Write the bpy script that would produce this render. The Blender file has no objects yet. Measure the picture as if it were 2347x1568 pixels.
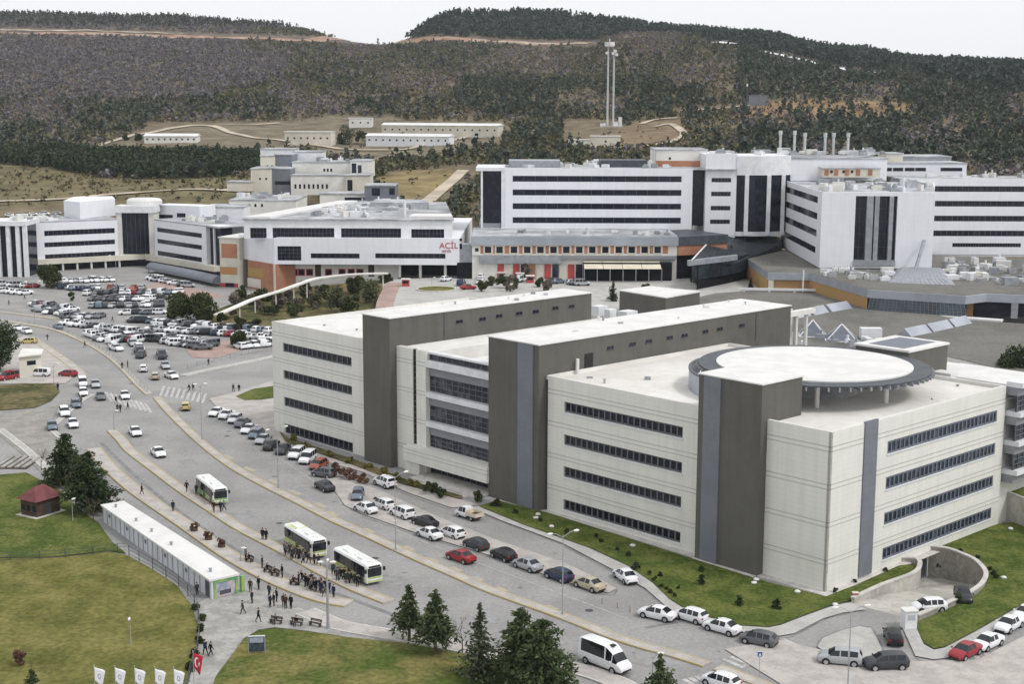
import bpy, bmesh, math, random
import numpy as np
from mathutils import Vector, Matrix
random.seed(7)
R = math.radians
SC = bpy.context.scene
COL = SC.collection
S = 1.28                     # survey units -> metres

# ------------------------------------------------------------------ camera model
FPX, PIT, ROLL, HC = 3268.06, .1664, .003, 50.0
CX, CY = 1173.5, 784.0
def ray(x, y):
    dx, dy = x-CX, y-CY
    c, s = math.cos(ROLL), math.sin(ROLL)
    px, py = dx*c+dy*s, -dx*s+dy*c
    r, up = px/FPX, -py/FPX
    c, s = math.cos(PIT), math.sin(PIT)
    return (r, c+up*s, -s+up*c)
def G(x, y, z=0.0):          # point of the horizontal plane z seen at (x, y)
    d = ray(x, y); t = (z-HC)/d[2]
    return (d[0]*t, d[1]*t)
def GD(x, y, Y):             # point at forward distance Y
    d = ray(x, y); t = Y/d[1]
    return (d[0]*t, Y, HC+d[2]*t)
def HD(x, Y):                # ground position for a column at distance Y
    p = GD(x, 560, Y); return (p[0], p[1])
def proj(x, y, z):
    z -= HC; c, s = math.cos(PIT), math.sin(PIT)
    fw, up = y*c-z*s, y*s+z*c
    px, py = FPX*x/fw, -FPX*up/fw
    c, s = math.cos(ROLL), math.sin(ROLL)
    return CX+px*c-py*s, CY+px*s+py*c

cam = bpy.data.cameras.new('camera'); co = bpy.data.objects.new('camera', cam); COL.objects.link(co)
co.location = (0, 0, HC*S)
co.rotation_euler = (Matrix.Rotation(math.pi/2-PIT, 3, 'X') @ Matrix.Rotation(ROLL, 3, 'Z')).to_euler()
cam.sensor_width = 36; cam.lens = 36*FPX/2347; cam.clip_start = 1; cam.clip_end = 12000
SC.camera = co

# ------------------------------------------------------------------ materials
def lin(c):
    return tuple(((v/255)/12.92 if v/255 <= .04045 else ((v/255+.055)/1.055)**2.4) for v in c)
MATS = {}
def mat(name, col, rough=.8, var=.12, scale=.6, spec=.3, metal=0, detail=4, col2=None, bump=0, mix=(.42, .58), fine=None):
    """base colour varied by two noises; col/col2 in linear albedo"""
    if name in MATS: return MATS[name]
    m = bpy.data.materials.new(name); m.use_nodes = True; N = m.node_tree.nodes; L = m.node_tree.links
    b = N['Principled BSDF']; b.inputs['Roughness'].default_value = rough; b.inputs['Metallic'].default_value = metal
    b.inputs['Specular IOR Level'].default_value = spec
    tc = N.new('ShaderNodeTexCoord')
    n = N.new('ShaderNodeTexNoise'); n.inputs['Scale'].default_value = scale; n.inputs['Detail'].default_value = detail
    n.inputs['Roughness'].default_value = .65
    L.new(tc.outputs['Object'], n.inputs['Vector'])
    r = N.new('ShaderNodeValToRGB'); e = r.color_ramp.elements
    e[0].position, e[1].position = mix
    c2 = col2 if col2 else tuple(v*(1+var) for v in col); c1 = col if col2 else tuple(v*(1-var) for v in col)
    e[0].color = (*c1, 1); e[1].color = (*c2, 1)
    L.new(n.outputs['Fac'], r.inputs['Fac'])
    out = r.outputs['Color']
    if fine:
        n2 = N.new('ShaderNodeTexNoise'); n2.inputs['Scale'].default_value = fine[0]; n2.inputs['Detail'].default_value = 3
        L.new(tc.outputs['Object'], n2.inputs['Vector'])
        mr = N.new('ShaderNodeMapRange'); mr.inputs['From Min'].default_value = .3; mr.inputs['From Max'].default_value = .7
        mr.inputs['To Min'].default_value = 1-fine[1]; mr.inputs['To Max'].default_value = 1+fine[1]
        L.new(n2.outputs['Fac'], mr.inputs['Value'])
        mx = N.new('ShaderNodeVectorMath'); mx.operation = 'SCALE'
        L.new(out, mx.inputs[0]); L.new(mr.outputs['Result'], mx.inputs['Scale']); out = mx.outputs['Vector']
    L.new(out, b.inputs['Base Color'])
    if bump:
        bp = N.new('ShaderNodeBump'); bp.inputs['Strength'].default_value = bump; bp.inputs['Distance'].default_value = .1
        L.new(n.outputs['Fac'], bp.inputs['Height']); L.new(bp.outputs['Normal'], b.inputs['Normal'])
    m['out'] = 0
    MATS[name] = m; return m
def panelled(name, col, period, line, dirs, joint=None, rough=.6, zoff=0, amt=.72, vert=None, var=.05, stain=.0):
    """cladding: horizontal joints every `period` metres (pairs if joint), vertical joints along dirs every vert metres"""
    if name in MATS: return MATS[name]
    m = mat(name, col, rough, var, .25, .25)
    N = m.node_tree.nodes; L = m.node_tree.links; b = N['Principled BSDF']
    src = b.inputs['Base Color'].links[0].from_socket
    tc = N.new('ShaderNodeTexCoord'); sp = N.new('ShaderNodeSeparateXYZ'); L.new(tc.outputs['Object'], sp.inputs[0])
    def math_(op, a, bb):
        k = N.new('ShaderNodeMath'); k.operation = op
        for i, v in enumerate((a, bb)):
            if v is None: continue
            if isinstance(v, (int, float)): k.inputs[i].default_value = v
            else: L.new(v, k.inputs[i])
        return k.outputs[0]
    def lines(val, per, w):
        f = math_('FRACT', math_('DIVIDE', val, per), None)
        return math_('LESS_THAN', f, w/per)
    z = math_('ADD', sp.outputs['Z'], zoff+100*period)
    msk = math_('MULTIPLY', lines(z, period, line), .45)
    if joint:
        j = lines(math_('ADD', sp.outputs['Z'], joint[1]+100*joint[0]), joint[0], joint[2])
        j2 = lines(math_('ADD', sp.outputs['Z'], joint[1]+100*joint[0]-joint[3]), joint[0], joint[2])
        msk = math_('MAXIMUM', msk, math_('MAXIMUM', j, j2))
    if vert:
        dp = N.new('ShaderNodeVectorMath'); dp.operation = 'DOT_PRODUCT'; dp.inputs[1].default_value = dirs
        L.new(tc.outputs['Object'], dp.inputs[0])
        v = lines(math_('ADD', dp.outputs['Value'], 1000*vert), vert, line)
        msk = math_('MAXIMUM', msk, math_('MULTIPLY', v, .4))
    mx = N.new('ShaderNodeMix'); mx.data_type = 'RGBA'
    if stain:        # rain streaks: noise drawn out downwards
        mp = N.new('ShaderNodeMapping'); mp.inputs['Scale'].default_value = (1.1, 1.1, .07); L.new(tc.outputs['Object'], mp.inputs['Vector'])
        ns = N.new('ShaderNodeTexNoise'); ns.inputs['Scale'].default_value = .9; ns.inputs['Detail'].default_value = 5; L.new(mp.outputs['Vector'], ns.inputs['Vector'])
        mr = N.new('ShaderNodeMapRange'); mr.inputs['From Min'].default_value = .42; mr.inputs['From Max'].default_value = .72; mr.inputs['To Min'].default_value = 1.02; mr.inputs['To Max'].default_value = 1-stain
        L.new(ns.outputs['Fac'], mr.inputs['Value']); vm = N.new('ShaderNodeVectorMath'); vm.operation = 'SCALE'; L.new(src, vm.inputs[0]); L.new(mr.outputs['Result'], vm.inputs['Scale']); src = vm.outputs['Vector']
    L.new(msk, mx.inputs['Factor']); L.new(src, mx.inputs[6]); mx.inputs[7].default_value = (*[c*(1-amt) for c in col], 1)
    L.new(mx.outputs[2], b.inputs['Base Color'])
    return m

M = {}
def mk():
    M['road'] = mat('asphalt_pale', (.272, .268, .264), .9, .09, .07, .2, detail=9, fine=(1.9, .12), bump=.1)
    M['paving'] = mat('paving_concrete', (.40, .392, .375), .9, .08, .3, .2, fine=(2.5, .08))
    M['pink'] = mat('paving_pink', (.40, .375, .352), .9, .10, .35, .2, fine=(3, .08))
    M['plaza'] = mat('plaza_stone', (.305, .30, .285), .9, .16, .35, .2, fine=(3, .12))
    M['lot'] = mat('lot_asphalt', (.268, .262, .257), .9, .10, .12, .2, fine=(1.2, .10))
    M['redpave'] = mat('paving_red', (.34, .25, .22), .9, .1, .3, .2)
    M['kerb'] = mat('kerb_stone', (.50, .48, .45), .85, .1, .8, .2)
    M['yellow'] = mat('kerb_yellow_paint', (.37, .345, .28), .85, .1, .5, .2, col2=(.42, .335, .17), mix=(.33, .58))
    M['yellowmark'] = mat('road_yellow_paint', (.33, .32, .30), .85, .1, .9, .2, col2=(.43, .37, .24), mix=(.42, .62))
    M['patch'] = mat('asphalt_patch', (.272, .27, .27), .9, .1, .5, .2, fine=(2.2, .12))
    M['white_mark'] = mat('road_white_paint', (.34, .34, .34), .8, .1, .9, .2, col2=(.50, .49, .48), mix=(.40, .60))
    M['dark_line'] = mat('road_track_and_kerb_shade', (.20, .20, .205), .85, .15, .5, .2)  # tyre tracks and oil, also the painted shade lines along kerbs
    M['grass_green'] = mat('grass_green', (.062, .088, .022), 1, .1, .18, .05, col2=(.125, .135, .042), detail=8, fine=(2.2, .35), bump=.3)
    M['grass_yellow'] = mat('grass_yellow', (.098, .104, .030), 1, .1, .12, .05, col2=(.172, .158, .056), detail=8, fine=(1.6, .28), bump=.3)
    M['grass_mid'] = mat('grass_mixed', (.070, .095, .024), 1, .1, .13, .05, col2=(.165, .150, .055), detail=8, fine=(1.8, .3), bump=.3)
    M['grass_lawn'] = mat('grass_lawn', (.060, .085, .020), 1, .1, .22, .05, col2=(.112, .128, .036), detail=8, fine=(2.5, .35), bump=.3)
    M['grass_rough'] = mat('grass_rough', (.065, .072, .032), 1, .1, .1, .05, col2=(.145, .122, .062), detail=8, fine=(.8, .3))
    M['earth'] = mat('earth_bare', (.23, .19, .145), 1, .12, .3, .05, fine=(1.5, .2))
    M['dirt_red'] = mat('earth_red', (.26, .155, .11), 1, .15, .03, .05, col2=(.36, .27, .21))
    M['dirt_pale'] = mat('earth_pale', (.44, .38, .30), 1, .15, .05, .05)
    M['gravel_grey'] = mat('gravel_grey', (.27, .26, .24), 1, .12, .3, .1, fine=(2.5, .15))
    d1 = (math.sin(.817)-math.cos(.817), math.cos(.817)+math.sin(.817), 0)
    M['beige'] = panelled('cladding_beige', (.67, .665, .62), .55*S, .035, d1, joint=(4.0*S, 1.05*S, .16, .62), amt=.34, vert=1.9, zoff=0, var=.02, stain=.06)
    M['brown'] = panelled('cladding_brown', (.110, .106, .095), 1.3, .03, d1, amt=.25, vert=1.25, rough=.7, var=.05, stain=.11)
    M['bluegrey'] = panelled('cladding_bluegrey', (.165, .178, .205), 1.0, .05, d1, amt=.25, vert=1.4, rough=.45)
    M['spandrel'] = panelled('cladding_grey', (.24, .245, .265), .35, .04, d1, amt=.3, rough=.5)
    M['roof_white'] = panelled('roof_membrane_white', (.64, .635, .625), 50, .0, d1, amt=.10, vert=2.6, rough=.75, var=.05)
    M['roof_cream'] = mat('roof_membrane_cream', (.55, .525, .49), .85, .1, .05, .2, col2=(.70, .685, .655), fine=(.6, .05), mix=(.3, .62))
    M['roof_grey'] = mat('roof_gravel_brown', (.150, .144, .132), .95, .12, .08, .1, fine=(1.2, .14))
    M['roof_mid'] = mat('roof_grey_mid', (.36, .37, .385), .8, .25, .08, .2, fine=(.5, .2))
    M['metal'] = mat('metal_fascia', (.36, .385, .43), .45, .10, .1, .5, metal=.35)
    M['chimney'] = mat('chimney_steel', (.46, .465, .47), .5, .1, .4, .4)
    M['metal_white'] = mat('metal_white', (.66, .67, .69), .5, .06, .4, .4)
    M['steel_dark'] = mat('steel_dark', (.055, .062, .075), .5, .2, .5, .4)
    M['net'] = mat('helipad_net_grey', (.072, .08, .092), .6, .15, .6, .3)
    M['steel_grey'] = mat('steel_grey', (.30, .315, .34), .45, .12, .6, .5, metal=.3)
    M['white'] = panelled('cladding_white', (.72, .73, .77), 1.6, .06, (1, .25, 0), amt=.12, rough=.45, vert=2.2, var=.015, stain=.035)
    M['white_plain'] = mat('paint_white', (.70, .71, .735), .6, .05, .4, .3)
    M['cream'] = mat('render_cream', (.58, .555, .48), .85, .07, .12, .15)
    M['cream2'] = mat('render_pale', (.66, .65, .615), .85, .08, .1, .15)
    M['orange'] = mat('render_terracotta', (.37, .18, .115), .85, .12, .12, .15)
    M['ochre'] = mat('render_ochre', (.36, .25, .095), .85, .1, .05, .15, col2=(.42, .24, .12))
    M['redpaint'] = mat('paint_red', (.38, .055, .055), .5, .12, .5, .4)
    M['glass'] = mat('glass_dark', (.010, .012, .022), .12, .5, .55, .35, detail=1, col2=(.020, .023, .034), mix=(.52, .66))
    M['glass2'] = mat('glass_window', (.016, .021, .036), .10, .6, .6, .5, detail=1, col2=(.075, .085, .105), mix=(.52, .68))
    M['glass_roof'] = mat('glass_roof_dark', (.022, .030, .036), .35, .4, .3, .12, detail=2)
    M['glass_green'] = mat('glass_green', (.028, .045, .055), .15, .4, .3, .5, detail=2)
    M['frame'] = mat('frame_grey', (.105, .108, .115), .5, .1, .5, .4)
    M['frame_blue'] = mat('frame_bluegrey', (.125, .142, .175), .5, .1, .5, .4)
    M['concrete'] = mat('concrete_wall', (.40, .385, .35), .9, .14, .15, .15, fine=(1.2, .1))
    M['stonewall'] = mat('wall_stone_cladding', (.30, .285, .25), .9, .12, .5, .15, fine=(3, .22), bump=.4)
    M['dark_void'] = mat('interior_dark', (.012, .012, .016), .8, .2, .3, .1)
    M['timber'] = mat('timber_brown', (.072, .048, .037), .8, .2, .7, .2)
    M['tile_red'] = mat('roof_red', (.155, .055, .058), .8, .15, .8, .2)
    M['container'] = panelled('container_panel', (.56, .575, .61), .9, .03, (1, -1.2, 0), amt=.28, vert=1.15, rough=.5, stain=.25)
    M['pole'] = mat('pole_steel', (.30, .31, .33), .5, .1, .5, .4)
    M['lamp'] = mat('lamp_head_white', (.75, .74, .70), .5, .05, .5, .4)
    M['awning'] = mat('awning_canvas', (.62, .57, .46), .9, .07, .2, .1)
    M['black'] = mat('black_plastic', (.018, .018, .020), .5, .2, .8, .3)
    M['tyre'] = mat('tyre_rubber', (.018, .018, .018), .85, .1, .8, .2)
    M['rim'] = mat('rim_alloy', (.40, .41, .43), .35, .1, .8, .5, metal=.5)
    M['carglass'] = mat('car_glass', (.012, .015, .020), .08, .3, .5, .5)
    M['headlight'] = mat('headlight_glass', (.62, .64, .67), .15, .05, .8, .6)
    M['taillight'] = mat('tail_light_red', (.30, .012, .012), .2, .1, .8, .5)
    M['trunk'] = mat('bark', (.105, .082, .065), .95, .2, 1.5, .1)
    M['skin'] = mat('skin', (.42, .26, .19), .6, .06, .6, .3)
    M['hair'] = mat('hair_dark', (.018, .013, .010), .7, .2, .6, .2)
mk()

# ------------------------------------------------------------------ objects
def tag(o, label=None, cat=None, group=None, kind=None):
    if label: o['label'] = label
    if cat: o['category'] = cat
    if group: o['group'] = group
    if kind: o['kind'] = kind
    return o
def empty(name, loc=(0, 0, 0), rz=0):
    o = bpy.data.objects.new(name, None); COL.objects.link(o)
    o.location = loc; o.rotation_euler = (0, 0, rz); o.empty_display_size = .5
    return o
class MB:
    def __init__(s): s.v = []; s.f = []; s.m = []; s.cur = 0
    def add(s, vs, fs):
        n = len(s.v); s.v += [tuple(map(float, p)) for p in vs]
        for f in fs: s.f.append([n+i for i in f]); s.m.append(s.cur)
        return s
    def box(s, x0, x1, y0, y1, z0, z1):
        return s.hexa([(x0, y0), (x1, y0), (x1, y1), (x0, y1)], z0, z1)
    def hexa(s, poly, z0, z1):
        n = len(poly)
        ar = sum(poly[i][0]*poly[(i+1) % n][1]-poly[(i+1) % n][0]*poly[i][1] for i in range(n))
        if ar < 0: poly = poly[::-1]
        z0f = z0 if callable(z0) else (lambda p: z0); z1f = z1 if callable(z1) else (lambda p: z1)
        vs = [(p[0], p[1], z0f(p)) for p in poly]+[(p[0], p[1], z1f(p)) for p in poly]
        fs = [list(range(n))[::-1], list(range(n, 2*n))]+[[i, (i+1) % n, n+(i+1) % n, n+i] for i in range(n)]
        return s.add(vs, fs)
    def tube(s, pts, r, k=8, cap=True):
        pts = [Vector(p) for p in pts]; rr = r if isinstance(r, (list, tuple)) else [r]*len(pts)
        rings = []
        for i, p in enumerate(pts):
            d = (pts[min(i+1, len(pts)-1)]-pts[max(i-1, 0)]).normalized()
            a = d.orthogonal().normalized() if i == 0 else (a-d*a.dot(d)).normalized()
            b = d.cross(a)
            rings.append([p+(a*math.cos(t)+b*math.sin(t))*rr[i] for t in [2*math.pi*j/k for j in range(k)]])
        vs = [tuple(q) for rg in rings for q in rg]; fs = []
        for i in range(len(pts)-1):
            for j in range(k): fs.append([i*k+j, i*k+(j+1) % k, (i+1)*k+(j+1) % k, (i+1)*k+j])
        if cap: fs.append(list(range(k))[::-1]); fs.append([(len(pts)-1)*k+j for j in range(k)])
        return s.add(vs, fs)
    def disc(s, c, r, z0, z1, k=48, a0=0, a1=2*math.pi, rin=None):
        if rin is None:
            return s.hexa([(c[0]+r*math.cos(2*math.pi*i/k), c[1]+r*math.sin(2*math.pi*i/k)) for i in range(k)], z0, z1)
        full = abs(a1-a0-2*math.pi) < 1e-6
        n = k; vs = []; fs = []
        for i in range(n+(0 if full else 1)):
            t = a0+(a1-a0)*i/n
            for rad, z in ((rin, z0), (r, z0), (r, z1), (rin, z1)): vs.append((c[0]+rad*math.cos(t), c[1]+rad*math.sin(t), z))
        m = n if full else n
        for i in range(m):
            j = (i+1) % n if full else i+1
            for q in range(4): fs.append([i*4+q, j*4+q, j*4+(q+1) % 4, i*4+(q+1) % 4])
        if not full: fs.append([0, 1, 2, 3]); e = n*4; fs.append([e+3, e+2, e+1, e])
        return s.add(vs, fs)
    def build(s, name, mats, parent=None, org=None, sc=S, smooth=False):
        me = bpy.data.meshes.new(name)
        if org is None:
            o0 = parent.get('org') if parent else None
            org = tuple(o0) if o0 is not None else (0, 0, 0)
        vs = [((p[0]*sc-org[0]), (p[1]*sc-org[1]), (p[2]*sc-org[2])) for p in s.v]
        me.from_pydata(vs, [], s.f)
        for m in (mats if isinstance(mats, (list, tuple)) else [mats]): me.materials.append(m)
        me.polygons.foreach_set('material_index', s.m)
        if smooth: me.polygons.foreach_set('use_smooth', [True]*len(s.f))
        me.update()
        bm = bmesh.new(); bm.from_mesh(me); bmesh.ops.recalc_face_normals(bm, faces=bm.faces[:]); bm.to_mesh(me); bm.free()
        o = bpy.data.objects.new(name, me); COL.objects.link(o)
        if parent:
            o.parent = parent; o['org'] = list(org)
        else:
            o.location = org
        return o
def thing(name, label, cat, base, group=None, sc=S):
    """Empty at the base point (survey units); its parts are built in world survey units"""
    p = tuple(v*sc for v in base)
    o = empty(name, p); o['org'] = list(p); tag(o, label, cat, group); return o
def sub(parent, mb, name, mats, **k):      # a sub-part under a part mesh
    return mb.build(name, mats, parent, **k)
def solo(mb, name, mats, label, cat, group=None, **k):
    xs = [p[0] for p in mb.v]; ys = [p[1] for p in mb.v]; zs = [p[2] for p in mb.v]; sc = k.get('sc', S)
    org = ((min(xs)+max(xs))/2*sc, (min(ys)+max(ys))/2*sc, min(zs)*sc)
    return tag(mb.build(name, mats, None, org=org, **k), label, cat, group)
def struct(mb, name, mats, **k):
    return tag(mb.build(name, mats, None, **k), None, None, None, 'structure')
def sheet(poly, z, holes=(), z_of=None):
    """flat polygon with holes as an MB (survey units)"""
    bm = bmesh.new(); es = []
    for loop in [poly]+list(holes):
        vs = [bm.verts.new((p[0], p[1], 0)) for p in loop]
        es += [bm.edges.new((vs[i], vs[(i+1) % len(vs)])) for i in range(len(vs))]
    bmesh.ops.triangle_fill(bm, use_beauty=True, use_dissolve=False, edges=es)
    bm.verts.index_update()
    mb = MB(); vs = [(v.co.x, v.co.y, z if z_of is None else z_of(v.co)) for v in bm.verts]
    fs = []
    for f in bm.faces:
        f.normal_update(); ids = [v.index for v in f.verts]
        fs.append(ids if f.normal.z > 0 else ids[::-1])
    mb.add(vs, fs); bm.free(); return mb
def gp(pts, z=0): return [G(x, y, z) for x, y in pts]
def smooth_line(pts, n=6):
    out = []
    for i in range(len(pts)-1):
        p0, p1, p2, p3 = pts[max(i-1, 0)], pts[i], pts[i+1], pts[min(i+2, len(pts)-1)]
        for k in range(n):
            t = k/n
            out.append(tuple(.5*((2*p1[j])+(-p0[j]+p2[j])*t+(2*p0[j]-5*p1[j]+4*p2[j]-p3[j])*t*t+(-p0[j]+3*p1[j]-3*p2[j]+p3[j])*t**3) for j in range(len(p1))))
    out.append(tuple(pts[-1])); return out
def ribbon(mb, pts, w, z0, z1, off=0):
    """strip of width w (survey units) along ground points, shifted sideways by off"""
    L, Rr = [], []
    for i, p in enumerate(pts):
        a, b = pts[max(i-1, 0)], pts[min(i+1, len(pts)-1)]
        dx, dy = b[0]-a[0], b[1]-a[1]; l = math.hypot(dx, dy) or 1
        nx, ny = -dy/l, dx/l
        L.append((p[0]+nx*(off+w/2), p[1]+ny*(off+w/2))); Rr.append((p[0]+nx*(off-w/2), p[1]+ny*(off-w/2)))
    n = len(pts); vs = []
    for i in range(n): vs += [(*L[i], z0), (*L[i], z1), (*Rr[i], z1), (*Rr[i], z0)]
    fs = []
    for i in range(n-1):
        a, b = i*4, i*4+4
        for q in range(4): fs.append([a+q, a+(q+1) % 4, b+(q+1) % 4, b+q])
    fs += [[3, 2, 1, 0], [4*n-4, 4*n-3, 4*n-2, 4*n-1]]
    return mb.add(vs, fs)

class Frame:
    def __init__(s, x, y, yaw): s.x, s.y, s.yaw = x, y, yaw
    def P(s, a, b): return (s.x+a*math.sin(s.yaw)-b*math.cos(s.yaw), s.y+a*math.cos(s.yaw)+b*math.sin(s.yaw))
    def box(s, mb, a0, a1, b0, b1, z0, z1): return mb.hexa([s.P(a0, b0), s.P(a1, b0), s.P(a1, b1), s.P(a0, b1)], z0, z1)
    def ab(s, p):
        qx, qy = p[0]-s.x, p[1]-s.y
        return (qx*math.sin(s.yaw)+qy*math.cos(s.yaw), -qx*math.cos(s.yaw)+qy*math.sin(s.yaw))
class Wall:
    """vertical plane from A (left as seen) to B; s along it, n towards the viewer"""
    def __init__(s, A, B):
        s.A = A; L = math.hypot(B[0]-A[0], B[1]-A[1]); s.L = L
        s.d = ((B[0]-A[0])/L, (B[1]-A[1])/L); s.n = (s.d[1], -s.d[0])
    def p(s, t, off=0): return (s.A[0]+s.d[0]*t+s.n[0]*off, s.A[1]+s.d[1]*t+s.n[1]*off)
    def hit(s, x, y):
        r = ray(x, y); den = r[0]*s.n[0]+r[1]*s.n[1]
        t = (s.A[0]*s.n[0]+s.A[1]*s.n[1])/den
        return ((r[0]*t-s.A[0])*s.d[0]+(r[1]*t-s.A[1])*s.d[1], HC+r[2]*t)
    def rect(s, x0, yt, yb, x1, y1=None):
        s0, z1 = s.hit(x0, yt); _, z0 = s.hit(x0, yb); s1, _ = s.hit(x1, y1 if y1 else yt)
        return (s0, s1, z0, z1)
    def box(s, mb, s0, s1, z0, z1, o0, o1):
        return mb.hexa([s.p(s0, o0), s.p(s1, o0), s.p(s1, o1), s.p(s0, o1)], z0, z1)
def facade(w, parent, s0, s1, z0, z1, openings, m, t=.3, name='wall'):
    """shell wall of thickness t with true openings; windows go in with window()"""
    ss = sorted({round(v, 4) for v in [s0, s1]+[q for o in openings for q in o[:2]]})
    zz = sorted({round(v, 4) for v in [z0, z1]+[q for o in openings for q in o[2:4]]})
    mb = MB(); vid = {}
    def V(a, z, off):
        k = (a, z, off)
        if k not in vid: p = w.p(a, off); vid[k] = len(mb.v); mb.v.append((p[0], p[1], z))
        return vid[k]
    def inside(a, z): return any(o[0]-1e-3 < a < o[1]+1e-3 and o[2]-1e-3 < z < o[3]+1e-3 for o in openings)
    solid = {}
    for i in range(len(ss)-1):
        for j in range(len(zz)-1): solid[i, j] = not inside((ss[i]+ss[i+1])/2, (zz[j]+zz[j+1])/2)
    for (i, j), sol in solid.items():
        if not sol: continue
        a0, a1, b0, b1 = ss[i], ss[i+1], zz[j], zz[j+1]
        mb.f.append([V(a0, b0, 0), V(a1, b0, 0), V(a1, b1, 0), V(a0, b1, 0)])
        if not solid.get((i-1, j), False): mb.f.append([V(a0, b0, 0), V(a0, b1, 0), V(a0, b1, -t), V(a0, b0, -t)])
        if not solid.get((i+1, j), False): mb.f.append([V(a1, b0, 0), V(a1, b0, -t), V(a1, b1, -t), V(a1, b1, 0)])
        if not solid.get((i, j-1), False): mb.f.append([V(a0, b0, 0), V(a0, b0, -t), V(a1, b0, -t), V(a1, b0, 0)])
        if not solid.get((i, j+1), False): mb.f.append([V(a0, b1, 0), V(a1, b1, 0), V(a1, b1, -t), V(a0, b1, -t)])
    mb.m = [0]*len(mb.f)
    return mb.build(name, m, parent)
def window(w, parent, s0, s1, z0, z1, n=0, rows=1, glass=None, frame=None, depth=.22, bar=.07, name='window', sill=None, gaps=None):
    g = MB(); w.box(g, s0, s1, z0, z1, -depth-.12, -depth)
    wi = g.build(name, glass or M['glass'], parent)
    if n or rows > 1:
        f = MB()
        for i in range(n+1):
            a = s0+(s1-s0)*i/max(n, 1); a = min(max(a, s0+bar/2), s1-bar/2)
            w.box(f, a-bar/2, a+bar/2, z0, z1, -depth+.003, -depth+.075)
        for j in range(rows+1):
            z = z0+(z1-z0)*j/rows; z = min(max(z, z0+bar/2), z1-bar/2)
            w.box(f, s0, s1, z-bar/2, z+bar/2, -depth+.005, -depth+.06)
        f.build('frame', frame or M['frame'], wi)
    if sill:
        f = MB(); w.box(f, s0-.1, s1+.1, z0-sill, z0-.002, -depth+.01, .1); f.build('sill', M['metal_white'], wi)
    return wi
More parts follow.
